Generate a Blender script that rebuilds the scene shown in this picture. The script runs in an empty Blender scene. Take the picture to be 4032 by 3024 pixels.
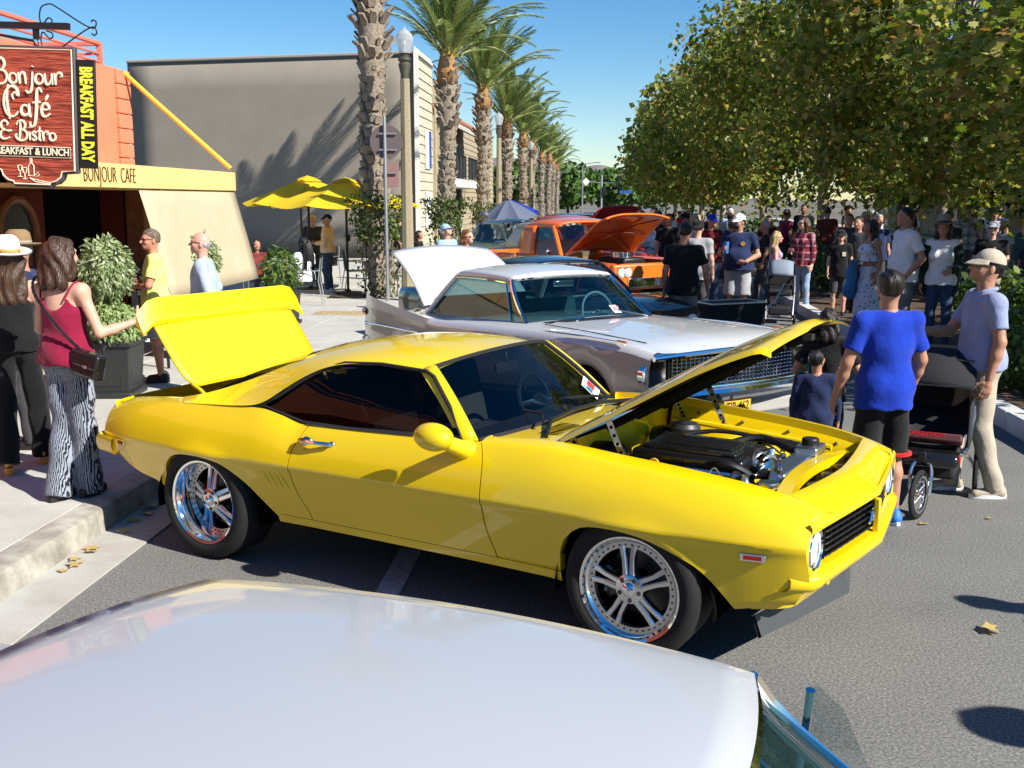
import bpy, bmesh, math, random
import numpy as np
from mathutils import Vector, Matrix, Euler
R = math.radians
scene = bpy.context.scene
COL = scene.collection
random.seed(7)
rng = np.random.default_rng(7)

# ---------------------------------------------------------------- camera
cam_d = bpy.data.cameras.new('camera'); cam = bpy.data.objects.new('camera', cam_d)
COL.objects.link(cam); scene.camera = cam
cam_d.sensor_width = 36.0; cam_d.lens = 37.76; cam_d.clip_start = 0.05; cam_d.clip_end = 9000
cam.location = (0, 0, 2.09)
cam.rotation_euler = (R(90 - 9.722), 0, R(4.470))

# ---------------------------------------------------------------- sky, sun, exposure
SUN_AZ, SUN_EL = 122.0, 36.0          # clockwise from the street direction (+Y)
w = bpy.data.worlds.new('World'); scene.world = w; w.use_nodes = True
nt = w.node_tree; bg = nt.nodes['Background']
sky = nt.nodes.new('ShaderNodeTexSky'); sky.sky_type = 'NISHITA'; sky.sun_disc = False
sky.sun_elevation = R(SUN_EL); sky.sun_rotation = R(SUN_AZ)
sky.altitude = 0; sky.air_density = 1.0; sky.dust_density = 0.0; sky.ozone_density = 4.0
hs0 = nt.nodes.new('ShaderNodeHueSaturation'); hs0.inputs['Saturation'].default_value = 1.32; hs0.inputs['Hue'].default_value = .502
nt.links.new(sky.outputs[0], hs0.inputs['Color']); nt.links.new(hs0.outputs[0], bg.inputs[0]); bg.inputs[1].default_value = 0.076
sun_d = bpy.data.lights.new('sun', 'SUN'); sun_d.energy = 5.0; sun_d.angle = R(0.53); sun_d.color = (1.0, 0.955, 0.88)
sun = bpy.data.objects.new('sun', sun_d); COL.objects.link(sun)
sv = Vector((math.sin(R(SUN_AZ)) * math.cos(R(SUN_EL)), math.cos(R(SUN_AZ)) * math.cos(R(SUN_EL)), math.sin(R(SUN_EL))))
sun.rotation_euler = (-sv).to_track_quat('-Z', 'Y').to_euler(); sun.location = sv * 60
vs = scene.view_settings
scene.display_settings.display_device = 'sRGB'
vs.view_transform = 'Standard'; vs.look = 'None'; vs.exposure = 0.80; vs.gamma = 1.0; vs.use_curve_mapping = False
cy = scene.cycles
cy.max_bounces = 7; cy.diffuse_bounces = 3; cy.glossy_bounces = 4; cy.transmission_bounces = 6; cy.transparent_max_bounces = 10
cy.caustics_reflective = False; cy.caustics_refractive = False
try: cy.use_denoising = True; cy.denoiser = 'OPENIMAGEDENOISE'
except Exception: pass

# ---------------------------------------------------------------- helpers
def tag(o, label=None, cat=None, group=None, kind=None):
    if label: o['label'] = label
    if cat: o['category'] = cat
    if group: o['group'] = group
    if kind: o['kind'] = kind
    return o

def empty(name, loc=(0, 0, 0), rz=0.0, label=None, cat=None, group=None, parent=None):
    o = bpy.data.objects.new(name, None); COL.objects.link(o)
    o.location = loc; o.rotation_euler = (0, 0, rz); o.empty_display_size = 0.2
    if parent: o.parent = parent
    return tag(o, label, cat, group)

class MB:
    """collects geometry for one mesh"""
    def __init__(s): s.V = []; s.F = []; s.M = []; s.n = 0
    def add(s, V, F, mi=0):
        b = s.n
        V = [tuple(v) for v in V]
        s.V.extend(V); s.n += len(V)
        s.F.extend([tuple(i + b for i in f) for f in F]); s.M.extend([mi] * len(F)); return s
    def box(s, c, d, rz=0.0, mi=0, M=None):
        hx, hy, hz = d[0] / 2, d[1] / 2, d[2] / 2
        V = [Vector((x, y, z)) for z in (-hz, hz) for x, y in ((-hx, -hy), (hx, -hy), (hx, hy), (-hx, hy))]
        if M is None: M = Matrix.Rotation(rz, 3, 'Z')
        V = [M @ v + Vector(c) for v in V]
        return s.add(V, [(3, 2, 1, 0), (4, 5, 6, 7), (0, 1, 5, 4), (1, 2, 6, 5), (2, 3, 7, 6), (3, 0, 4, 7)], mi)
    def tube(s, P, r, n=8, cap=True, mi=0, closed=False):
        P = [Vector(p) for p in P]; m = len(P)
        rr = r if hasattr(r, '__len__') else [r] * m
        V = []; up = None
        for i in range(m):
            if closed: t = P[(i + 1) % m] - P[i - 1]
            else: t = P[min(i + 1, m - 1)] - P[max(i - 1, 0)]
            t = t.normalized() if t.length > 1e-9 else Vector((0, 0, 1))
            if up is None:
                up = Vector((0, 0, 1)) if abs(t.z) < 0.9 else Vector((1, 0, 0))
            a = (up - t * up.dot(t)); a = a.normalized() if a.length > 1e-6 else t.orthogonal().normalized()
            up = a; b = t.cross(a)
            for k in range(n):
                q = 2 * math.pi * k / n
                V.append(P[i] + (a * math.cos(q) + b * math.sin(q)) * rr[i])
        F = []
        for i in range(m if closed else m - 1):
            j = (i + 1) % m
            for k in range(n):
                l = (k + 1) % n
                F.append((i * n + k, j * n + k, j * n + l, i * n + l))
        if cap and not closed:
            F.append(tuple(range(n))); F.append(tuple((m - 1) * n + k for k in reversed(range(n))))
        return s.add(V, F, mi)
    def lathe(s, prof, n=24, c=(0, 0, 0), M=None, mi=0, a0=0.0, a1=2 * math.pi):
        full = abs(a1 - a0 - 2 * math.pi) < 1e-6
        m = n if full else n + 1
        V = []
        for r, z in prof:
            for k in range(m):
                q = a0 + (a1 - a0) * k / n
                v = Vector((r * math.cos(q), r * math.sin(q), z))
                if M is not None: v = M @ v
                V.append(v + Vector(c))
        F = []
        for i in range(len(prof) - 1):
            for k in range(n if full else n):
                l = (k + 1) % m
                F.append((i * m + k, i * m + l, (i + 1) * m + l, (i + 1) * m + k))
        return s.add(V, F, mi)
    def grid(s, fn, nu, nv, mi=0, flip=False):
        V = [fn(i / (nu - 1), j / (nv - 1)) for i in range(nu) for j in range(nv)]
        F = []
        for i in range(nu - 1):
            for j in range(nv - 1):
                q = (i * nv + j, (i + 1) * nv + j, (i + 1) * nv + j + 1, i * nv + j + 1)
                F.append(q[::-1] if flip else q)
        return s.add(V, F, mi)
    def prism(s, poly, fn0, fn1, mi=0, caps=True):
        """poly: 2D outline; fn0/fn1 map (a,b) to the two faces"""
        n = len(poly)
        V = [fn0(*p) for p in poly] + [fn1(*p) for p in poly]
        F = [(i, (i + 1) % n, n + (i + 1) % n, n + i) for i in range(n)]
        if caps: F += [tuple(reversed(range(n))), tuple(range(n, 2 * n))]
        return s.add(V, F, mi)
    def ball(s, c, r, nu=14, nv=10, mi=0, M=None, z0=-1.0, z1=1.0):
        rx, ry, rz = (r, r, r) if not hasattr(r, '__len__') else r
        a0, a1 = math.asin(z0), math.asin(z1)
        V = []
        for j in range(nv + 1):
            p = a0 + (a1 - a0) * j / nv
            for i in range(nu):
                q = 2 * math.pi * i / nu
                v = Vector((rx * math.cos(p) * math.cos(q), ry * math.cos(p) * math.sin(q), rz * math.sin(p)))
                if M is not None: v = M @ v
                V.append(v + Vector(c))
        F = [(j * nu + i, j * nu + (i + 1) % nu, (j + 1) * nu + (i + 1) % nu, (j + 1) * nu + i) for j in range(nv) for i in range(nu)]
        return s.add(V, F, mi)
    def xform(s, M):
        s.V = [tuple(M @ Vector(v)) for v in s.V]; return s

def finish(me, angle):
    me.validate()
    if angle is not None:
        me.shade_smooth()
        if angle < 179: me.set_sharp_from_angle(angle=R(angle))
    return me

def obj(name, mb, mats, parent=None, ang=35, loc=None, rot=None, bevel=0, sub=0, solid=0, label=None, cat=None, group=None, kind=None, mirror=False):
    if isinstance(mb, MB):
        me = bpy.data.meshes.new(name); me.from_pydata(mb.V, [], mb.F)
        if len(set(mb.M)) > 1 or (mb.M and mb.M[0]): me.polygons.foreach_set('material_index', mb.M)
    else: me = mb
    if not isinstance(mats, (list, tuple)): mats = [mats]
    if not me.materials:
        for m in mats: me.materials.append(MAT[m] if isinstance(m, str) else m)
    if isinstance(mb, MB): finish(me, ang)
    o = bpy.data.objects.new(name, me); COL.objects.link(o)
    if parent is not None: o.parent = parent
    if loc is not None: o.location = loc
    if rot is not None: o.rotation_euler = rot
    if mirror:
        m = o.modifiers.new('mirror', 'MIRROR'); m.use_axis = (False, True, False); m.merge_threshold = 1e-4
    if sub:
        m = o.modifiers.new('sub', 'SUBSURF'); m.levels = m.render_levels = sub; m.boundary_smooth = 'PRESERVE_CORNERS'
    if solid:
        m = o.modifiers.new('solid', 'SOLIDIFY'); m.thickness = solid; m.offset = -1
    if bevel:
        m = o.modifiers.new('bevel', 'BEVEL'); m.width = bevel; m.segments = 2; m.limit_method = 'ANGLE'; m.angle_limit = R(40)
    return tag(o, label, cat, group, kind)

def dup(o, parent=None, loc=None, rz=None, label=None, group=None, name=None, top=True):
    c = o.copy(); COL.objects.link(c); c.parent = parent
    if name: c.name = name
    if loc is not None: c.location = loc
    if rz is not None: c.rotation_euler = (0, 0, rz)
    if label: c['label'] = label
    if group: c['group'] = group
    for ch in [x for x in list(KIDS.get(o.name, [])) or o.children]: dup(ch, c)
    return c
KIDS = {}

def pch(xs, ys):
    """monotone-ish smooth 1-D interpolation (Catmull-Rom on non-uniform knots)"""
    xs = np.asarray(xs, float); ys = np.asarray(ys, float)
    h = np.diff(xs); d = np.diff(ys) / h
    m = np.zeros(len(xs)); m[0] = d[0]; m[-1] = d[-1]
    for i in range(1, len(xs) - 1):
        m[i] = 0 if d[i - 1] * d[i] <= 0 else (d[i - 1] * h[i] + d[i] * h[i - 1]) / (h[i - 1] + h[i])
        lim = 3 * min(abs(d[i - 1]), abs(d[i])); m[i] = max(-lim, min(lim, m[i]))
    def f(x):
        x = np.clip(x, xs[0], xs[-1]); i = np.clip(np.searchsorted(xs, x) - 1, 0, len(h) - 1)
        t = (x - xs[i]) / h[i]
        r = (2 * t**3 - 3 * t**2 + 1) * ys[i] + (t**3 - 2 * t**2 + t) * h[i] * m[i] + (-2 * t**3 + 3 * t**2) * ys[i + 1] + (t**3 - t**2) * h[i] * m[i + 1]
        return float(r) if np.ndim(r) == 0 else r
    return f

def crom(P, k=6, closed=False):
    """Catmull-Rom polyline through points"""
    P = [Vector(p) for p in P]; n = len(P); out = []
    for i in range(n if closed else n - 1):
        p0 = P[i - 1] if (closed or i > 0) else P[0]; p1 = P[i]; p2 = P[(i + 1) % n]; p3 = P[(i + 2) % n] if (closed or i + 2 < n) else P[-1]
        for j in range(k):
            t = j / k
            out.append(0.5 * ((2 * p1) + (p2 - p0) * t + (2 * p0 - 5 * p1 + 4 * p2 - p3) * t * t + (3 * p1 - p0 - 3 * p2 + p3) * t**3))
    if not closed: out.append(P[-1])
    return out

def text_mesh(s, size=1.0, extrude=0.005, bold=0.0, sx=1.0, align='CENTER', spacing=1.0):
    cu = bpy.data.curves.new('txt', 'FONT'); cu.body = s; cu.size = size; cu.extrude = extrude; cu.offset = bold
    cu.align_x = align; cu.align_y = 'CENTER'; cu.space_character = spacing; cu.resolution_u = 3
    o = bpy.data.objects.new('txt', cu); COL.objects.link(o)
    dg = bpy.context.evaluated_depsgraph_get(); me = bpy.data.meshes.new_from_object(o.evaluated_get(dg))
    bpy.data.objects.remove(o); bpy.data.curves.remove(cu)
    me.materials.clear()
    if sx != 1.0: me.transform(Matrix.Diagonal((sx, 1, 1, 1)))
    return me

# ---------------------------------------------------------------- materials
MAT = {}
def rgb(r, g, b):
    f = lambda c: (c / 255 / 12.92) if c / 255 <= 0.04045 else ((c / 255 + 0.055) / 1.055) ** 2.4
    return (f(r), f(g), f(b))

def mat(name, col, rough=0.5, metal=0.0, coat=0.0, spec=0.5, var=0.0, vscale=6.0, bump=0.0, bscale=80.0, emit=0.0, trans=0.0, alpha=1.0, sheen=0.0, col2=None, coatr=0.03, detail=4.0, ior=1.45, sss=0.0):
    m = bpy.data.materials.new(name); m.use_nodes = True; t = m.node_tree; b = t.nodes['Principled BSDF']
    b.inputs['Base Color'].default_value = (*col, 1); b.inputs['Roughness'].default_value = rough; b.inputs['Metallic'].default_value = metal
    b.inputs['Specular IOR Level'].default_value = spec; b.inputs['Coat Weight'].default_value = coat; b.inputs['Coat Roughness'].default_value = coatr
    b.inputs['IOR'].default_value = ior; b.inputs['Transmission Weight'].default_value = trans; b.inputs['Alpha'].default_value = alpha
    if sheen: b.inputs['Sheen Weight'].default_value = sheen
    if sss:
        b.inputs['Subsurface Weight'].default_value = sss; b.inputs['Subsurface Radius'].default_value = (0.012, 0.005, 0.003)
    if var or col2 or bump:
        tc = t.nodes.new('ShaderNodeTexCoord')
    if var or col2:
        nz = t.nodes.new('ShaderNodeTexNoise'); nz.inputs['Scale'].default_value = vscale; nz.inputs['Detail'].default_value = detail
        t.links.new(tc.outputs['Object'], nz.inputs['Vector'])
        rp = t.nodes.new('ShaderNodeValToRGB'); rp.color_ramp.elements[0].position = 0.32; rp.color_ramp.elements[1].position = 0.68
        c2 = col2 if col2 else tuple(min(1, c * (1 + var)) for c in col); c1 = col if col2 else tuple(c * (1 - var) for c in col)
        rp.color_ramp.elements[0].color = (*c1, 1); rp.color_ramp.elements[1].color = (*c2, 1)
        t.links.new(nz.outputs['Fac'], rp.inputs[0]); t.links.new(rp.outputs[0], b.inputs['Base Color'])
    if bump:
        n2 = t.nodes.new('ShaderNodeTexNoise'); n2.inputs['Scale'].default_value = bscale; n2.inputs['Detail'].default_value = 3
        t.links.new(tc.outputs['Object'], n2.inputs['Vector'])
        bp = t.nodes.new('ShaderNodeBump'); bp.inputs['Strength'].default_value = bump; bp.inputs['Distance'].default_value = 0.02
        t.links.new(n2.outputs['Fac'], bp.inputs['Height']); t.links.new(bp.outputs[0], b.inputs['Normal'])
    MAT[name] = m; return m

def nodes_of(name):
    m = MAT[name]; return m.node_tree, m.node_tree.nodes['Principled BSDF']

def leaf_mat(name, cols, trans=0.25, rough=0.5):
    """leaf colours picked per leaf (random per island)"""
    m = mat(name, cols[0], rough, spec=0.35); t, b = nodes_of(name)
    g = t.nodes.new('ShaderNodeNewGeometry'); rp = t.nodes.new('ShaderNodeValToRGB'); rp.color_ramp.interpolation = 'CONSTANT'
    els = rp.color_ramp.elements
    while len(els) < len(cols): els.new(0.5)
    acc = 0
    for i, c in enumerate(cols):
        els[i].position = i / len(cols); els[i].color = (*c, 1)
    t.links.new(g.outputs['Random Per Island'], rp.inputs[0]); t.links.new(rp.outputs[0], b.inputs['Base Color'])
    if trans:
        tr = t.nodes.new('ShaderNodeBsdfTranslucent'); mx = t.nodes.new('ShaderNodeMixShader'); mx.inputs[0].default_value = trans
        hs = t.nodes.new('ShaderNodeHueSaturation'); hs.inputs['Value'].default_value = 1.5; hs.inputs['Saturation'].default_value = 1.15
        t.links.new(rp.outputs[0], hs.inputs['Color']); t.links.new(hs.outputs[0], tr.inputs['Color'])
        out = t.nodes['Material Output']
        t.links.new(b.outputs[0], mx.inputs[1]); t.links.new(tr.outputs[0], mx.inputs[2]); t.links.new(mx.outputs[0], out.inputs['Surface'])
    return m

# paints and metals
mat('yellow_paint', (0.80, 0.56, 0.002), 0.42, coat=1.0, coatr=0.02, spec=0.4)
mat('pale_paint', (0.42, 0.435, 0.45), 0.45, coat=.6, coatr=0.05)
mat('white_paint', (0.60, 0.61, 0.61), 0.4, coat=1.0, coatr=0.02)
mat('orange_paint', (0.80, 0.15, 0.008), 0.4, coat=1.0, coatr=0.03)
mat('red_paint', (0.55, 0.02, 0.015), 0.4, coat=1.0, coatr=0.03)
mat('black_paint', (0.008, 0.009, 0.012), 0.3, coat=1.0)
mat('navy_paint', (0.01, 0.015, 0.04), 0.3, coat=1.0)
mat('beige_paint', (0.62, 0.55, 0.40), 0.4, coat=1.0)
mat('taupe_paint', (0.38, 0.365, 0.335), 0.35, coat=1.0)
mat('cream_yellow_paint', (0.72, 0.62, 0.22), 0.4, coat=1.0)
mat('pale_blue_paint', (0.45, 0.55, 0.62), 0.4, coat=1.0)
mat('silver_paint', (0.45, 0.46, 0.47), 0.35, metal=0.5, coat=0.6)
mat('chrome', (0.86, 0.87, 0.88), 0.06, metal=1.0)
mat('polished', (0.74, 0.74, 0.75), 0.20, metal=1.0)
mat('brushed', (0.55, 0.56, 0.57), 0.34, metal=1.0)
mat('steel_dark', (0.10, 0.10, 0.105), 0.4, metal=0.8)
mat('tyre', (0.010, 0.010, 0.0105), 0.85, var=0.2, vscale=30, bump=0.15, bscale=120)
mat('black_plastic', (0.012, 0.012, 0.013), 0.45)
mat('black_gloss', (0.010, 0.010, 0.011), 0.15, coat=0.6)
mat('black_matte', (0.008, 0.008, 0.008), 0.9, spec=0.1)
mat('gap_black', (0.004, 0.004, 0.004), 1.0, spec=0.0)
mat('rubber', (0.015, 0.015, 0.016), 0.7)
mat('red_leather', (0.38, 0.02, 0.015), 0.5)
mat('tan_leather', (0.35, 0.22, 0.12), 0.55)
mat('dark_cloth', (0.015, 0.016, 0.018), 0.85)
mat('teal_vinyl', (0.03, 0.09, 0.10), 0.5)
mat('red_lens', (0.30, 0.01, 0.008), 0.2, coat=0.5)
mat('red_plastic', (0.5, 0.015, 0.015), 0.35)
mat('amber_lens', (0.7, 0.2, 0.02), 0.2, coat=0.5)
mat('lamp_glass', (0.75, 0.78, 0.8), 0.05, metal=0.0, coat=1.0, spec=0.8)
mat('white_plastic', (0.8, 0.8, 0.8), 0.4)
mat('paper', (0.82, 0.83, 0.80), 0.7)
mat('print_red', (0.62, 0.04, 0.05), 0.6)
mat('print_teal', (0.03, 0.22, 0.28), 0.6)
mat('print_black', (0.01, 0.01, 0.01), 0.6)
mat('plate_yellow', (0.75, 0.42, 0.03), 0.5)
mat('wire_black', (0.01, 0.01, 0.01), 0.5)
mat('hose_black', (0.012, 0.012, 0.013), 0.4)

def glass(name, tint=(0.5, 0.6, 0.62), refl=1.0, rough=0.02, base=0.6):
    m = bpy.data.materials.new(name); m.use_nodes = True; t = m.node_tree; t.nodes.remove(t.nodes['Principled BSDF'])
    out = t.nodes['Material Output']; tr = t.nodes.new('ShaderNodeBsdfTransparent'); tr.inputs[0].default_value = (*tint, 1)
    gl = t.nodes.new('ShaderNodeBsdfGlossy'); gl.inputs['Roughness'].default_value = rough
    lw = t.nodes.new('ShaderNodeLayerWeight'); pw = t.nodes.new('ShaderNodeMath'); pw.operation = 'POWER'; pw.inputs[1].default_value = 4.5; t.links.new(lw.outputs['Facing'], pw.inputs[0])
    fr = t.nodes.new('ShaderNodeMath'); fr.operation = 'MULTIPLY_ADD'; fr.inputs[1].default_value = 1 - base; fr.inputs[2].default_value = base; t.links.new(pw.outputs[0], fr.inputs[0])
    mx = t.nodes.new('ShaderNodeMixShader')
    t.links.new(fr.outputs[0], mx.inputs[0]); t.links.new(tr.outputs[0], mx.inputs[1]); t.links.new(gl.outputs[0], mx.inputs[2])
    t.links.new(mx.outputs[0], out.inputs['Surface']); MAT[name] = m; return m
glass('glass_clear', (0.66, 0.74, 0.74), base=0.06)
glass('glass_teal', (0.30, 0.46, 0.48), base=0.06)
glass('glass_tint', (0.10, 0.11, 0.12), base=0.02)
glass('glass_globe', (0.80, 0.84, 0.86), base=0.05)
t = MAT['glass_globe'].node_tree; tl = t.nodes.new('ShaderNodeBsdfTranslucent'); df = t.nodes.new('ShaderNodeBsdfDiffuse'); ad = t.nodes.new('ShaderNodeMixShader'); m3 = t.nodes.new('ShaderNodeMixShader'); m3.inputs[0].default_value = .55
o_ = t.nodes['Material Output']; src = o_.inputs['Surface'].links[0].from_socket
t.links.new(tl.outputs[0], ad.inputs[1]); t.links.new(df.outputs[0], ad.inputs[2]); t.links.new(src, m3.inputs[1]); t.links.new(ad.outputs[0], m3.inputs[2]); t.links.new(m3.outputs[0], o_.inputs['Surface'])
# ================================================================ setting
def asphalt():
    m = mat('asphalt', (0.10, 0.10, 0.098), 0.85, spec=0.3); t, b = nodes_of('asphalt')
    tc = t.nodes.new('ShaderNodeTexCoord')
    v = t.nodes.new('ShaderNodeTexVoronoi'); v.inputs['Scale'].default_value = 75; v.inputs['Randomness'].default_value = 1
    n1 = t.nodes.new('ShaderNodeTexNoise'); n1.inputs['Scale'].default_value = 75; n1.inputs['Detail'].default_value = 8; n1.inputs['Roughness'].default_value = .82
    n2 = t.nodes.new('ShaderNodeTexNoise'); n2.inputs['Scale'].default_value = 0.9; n2.inputs['Detail'].default_value = 6
    for n in (v, n1, n2): t.links.new(tc.outputs['Object'], n.inputs['Vector'])
    r1 = t.nodes.new('ShaderNodeValToRGB'); e = r1.color_ramp.elements
    e[0].position = .36; e[0].color = (0.05, 0.05, 0.05, 1); e[1].position = .64; e[1].color = (0.36, 0.35, 0.32, 1); e.new(.5).color = (0.165, 0.162, 0.152, 1)
    t.links.new(n1.outputs['Fac'], r1.inputs[0])
    mx = t.nodes.new('ShaderNodeMixRGB'); mx.blend_type = 'MULTIPLY'; mx.inputs[0].default_value = 0.75
    r2 = t.nodes.new('ShaderNodeValToRGB'); e = r2.color_ramp.elements; e[0].position = .28; e[0].color = (.55, .55, .56, 1); e[1].position = .62; e[1].color = (1.1, 1.09, 1.06, 1); e.new(.4).color = (.92, .92, .92, 1)
    t.links.new(n2.outputs['Fac'], r2.inputs[0]); t.links.new(r1.outputs[0], mx.inputs[1]); t.links.new(r2.outputs[0], mx.inputs[2])
    m2 = t.nodes.new('ShaderNodeMixRGB'); m2.blend_type = 'MIX'
    r3 = t.nodes.new('ShaderNodeValToRGB'); e = r3.color_ramp.elements; e[0].position = 0.0; e[0].color = (1, 1, 1, 1); e[1].position = .06; e[1].color = (0, 0, 0, 1)
    vc = t.nodes.new('ShaderNodeTexVoronoi'); vc.inputs['Scale'].default_value = 40; t.links.new(tc.outputs['Object'], vc.inputs['Vector'])
    t.links.new(vc.outputs['Distance'], r3.inputs[0]); t.links.new(r3.outputs[0], m2.inputs[0]); t.links.new(mx.outputs[0], m2.inputs[1]); m2.inputs[2].default_value = (.42, .41, .37, 1)
    t.links.new(m2.outputs[0], b.inputs['Base Color'])
    bp = t.nodes.new('ShaderNodeBump'); bp.inputs['Strength'].default_value = .3; bp.inputs['Distance'].default_value = .006
    t.links.new(n1.outputs['Fac'], bp.inputs['Height']); t.links.new(bp.outputs[0], b.inputs['Normal'])
asphalt()

def concrete(name, c, dirt=(0.20, 0.18, 0.14), amt=.5, sc=2.2):
    mat(name, c, 0.8, spec=0.3); t, b = nodes_of(name)
    tc = t.nodes.new('ShaderNodeTexCoord'); gm = t.nodes.new('ShaderNodeNewGeometry')
    n1 = t.nodes.new('ShaderNodeTexNoise'); n1.inputs['Scale'].default_value = sc; n1.inputs['Detail'].default_value = 8; n1.inputs['Roughness'].default_value = .62
    n2 = t.nodes.new('ShaderNodeTexNoise'); n2.inputs['Scale'].default_value = 140; n2.inputs['Detail'].default_value = 2
    t.links.new(gm.outputs['Position'], n1.inputs['Vector']); t.links.new(gm.outputs['Position'], n2.inputs['Vector'])
    rp = t.nodes.new('ShaderNodeValToRGB'); e = rp.color_ramp.elements
    e[0].position = .30; e[0].color = (*[c[i] * (1 - amt) + dirt[i] * amt for i in range(3)], 1); e[1].position = .60; e[1].color = (*c, 1)
    t.links.new(n1.outputs['Fac'], rp.inputs[0])
    mx = t.nodes.new('ShaderNodeMixRGB'); mx.blend_type = 'OVERLAY'; mx.inputs[0].default_value = .22
    t.links.new(rp.outputs[0], mx.inputs[1]); t.links.new(n2.outputs['Fac'], mx.inputs[2]); t.links.new(mx.outputs[0], b.inputs['Base Color'])
    bp = t.nodes.new('ShaderNodeBump'); bp.inputs['Strength'].default_value = .2; bp.inputs['Distance'].default_value = .005
    t.links.new(n2.outputs['Fac'], bp.inputs['Height']); t.links.new(bp.outputs[0], b.inputs['Normal'])
concrete('concrete', (0.50, 0.485, 0.435), amt=.30)
concrete('concrete_joint', (0.10, 0.095, 0.08))
concrete('curb_concrete', (0.46, 0.44, 0.38), dirt=(0.12, 0.095, 0.07), amt=.85, sc=3.2)
concrete('gutter_concrete', (0.46, 0.45, 0.41), dirt=(0.28, 0.22, 0.15), amt=.5)
concrete('curb_white', (0.62, 0.62, 0.60), dirt=(0.3, 0.3, 0.28), amt=.5)
mat('mulch', (0.09, 0.055, 0.035), 0.9, var=.5, vscale=18, bump=.8, bscale=60)
mat('soil', (0.06, 0.045, 0.035), 0.95, var=.4, vscale=22, bump=.6, bscale=50)
mat('straw_litter', (0.42, 0.31, 0.17), 0.9, var=.4, vscale=26, bump=.5, bscale=70)
mat('road_paint', (0.50, 0.50, 0.49), 0.7, var=.25, vscale=20, bump=.3, bscale=130)
mat('terrain', (0.16, 0.14, 0.10), 0.95, var=.3, vscale=.02)
mat('hill_dry', (0.205, 0.165, 0.155), 0.95, var=.28, vscale=.012, detail=8)

def struct(name, mb, m, **k): return obj(name, mb, m, kind='structure', **k)
struct('ground', MB().add([(-3000, -400, -.06), (3000, -400, -.06), (3000, 5000, -.06), (-3000, 5000, -.06)], [(0, 1, 2, 3)]), 'terrain')
road = struct('road', MB().add([(-2.75, -14, 0), (18, -14, 0), (18, 260, 0), (-2.75, 260, 0)], [(0, 1, 2, 3)]), 'asphalt')
obj('parking_line', MB().add([(-1.165, 1.0, .004), (-1.035, 1.0, .004), (-1.03, 6.32, .004), (-1.165, 6.32, .004)], [(0, 1, 2, 3)]), 'road_paint', parent=road)
obj('parking_line', MB().add([(-2.6, 9.0, .004), (1.8, 6.85, .004), (1.85, 6.97, .004), (-2.55, 9.12, .004)], [(0, 1, 2, 3)]), 'road_paint', parent=road)
obj('parking_line', MB().add([(-2.6, 12.6, .004), (1.8, 10.4, .004), (1.85, 10.52, .004), (-2.55, 12.72, .004)], [(0, 1, 2, 3)]), 'road_paint', parent=road)
# gutter pan and kerb in cast lengths
gut = empty('gutter'); gut['kind'] = 'structure'
krb = empty('kerb'); krb['kind'] = 'structure'
y = -12.0
prof = [(-3.30, .05), (-3.30, .153), (-3.16, .155), (-3.128, .147), (-3.118, .125), (-3.10, .0), (-3.10, -.05)]
while y < 120:
    L = 3.05 if y < 30 else 12.2
    m = MB(); a, b_ = y + .003, y + L - .003
    m.add([(-3.10, a, .006), (-2.75, a, .010), (-2.75, b_, .010), (-3.10, b_, .006), (-3.10, a, -.04), (-2.75, a, -.04), (-2.75, b_, -.04), (-3.10, b_, -.04)], [(0, 1, 2, 3), (4, 5, 1, 0), (2, 6, 7, 3), (1, 5, 6, 2)])
    obj('gutter_pan', m, 'gutter_concrete', parent=gut)
    m = MB(); n = len(prof)
    V = [(px, a, pz) for px, pz in prof] + [(px, b_, pz) for px, pz in prof]
    m.add(V, [(i, i + 1, n + i + 1, n + i) for i in range(n - 1)] + [tuple(reversed(range(n))), tuple(range(n, 2 * n))])
    m.F = [f[::-1] for f in m.F]
    obj('kerb_length', m, 'curb_concrete', parent=krb)
    y += L
# pavement: base sheet and separate cast slabs
walk = struct('pavement', MB().box((-8.9, 55, .065), (11.2, 136, .13)), 'concrete_joint')
xs = [-6.52, -5.45, -4.38, -3.31]
slab_cache = {}
def slab(x0, x1, y0, y1, zoff, m='concrete'):
    key = (round(x1 - x0, 3), round(y1 - y0, 3))
    if key not in slab_cache:
        w_, l_ = key; c = .003; s = MB()
        hx, hy = w_ / 2 - .004, l_ / 2 - .004
        ring = lambda e, z: [(-hx + e, -hy + e, z), (hx - e, -hy + e, z), (hx - e, hy - e, z), (-hx + e, hy - e, z)]
        V = ring(0, -.03) + ring(0, -.006) + ring(c, 0)
        F = [(8, 9, 10, 11)]
        for k in range(2):
            for i in range(4): F.append((4 * k + i, 4 * k + (i + 1) % 4, 4 * k + 4 + (i + 1) % 4, 4 * k + 4 + i))
        s.add(V, F); me = bpy.data.meshes.new('paving_slab'); me.from_pydata(s.V, [], s.F); me.materials.append(MAT[m]); slab_cache[key] = me
    o = bpy.data.objects.new('paving_slab', slab_cache[key]); COL.objects.link(o); o.parent = walk
    o.location = ((x0 + x1) / 2, (y0 + y1) / 2, .15 + zoff); return o
for j in range(26):
    y0 = 1.6 + j * 1.22
    for i in range(3):
        if i >= 1 and abs((y0 + .61) - 21.9) < .7 and i == 1: continue
        slab(xs[i], xs[i + 1], y0, y0 + 1.22, random.uniform(-.002, .002))
for j in range(8):
    for i in range(3): slab(-6.52 - 2.3 * (i + 1), -6.52 - 2.3 * i, 15.6 + j * 2.4, 15.6 + (j + 1) * 2.4, 0)
struct('far_pavement', MB().box((-4.9, 76, .075), (3.2, 86, .149)), 'concrete')
struct('patio_edge', MB().box((-9.6, 35.4, .08), (6.0, 1.0, .15)), 'concrete')
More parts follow.
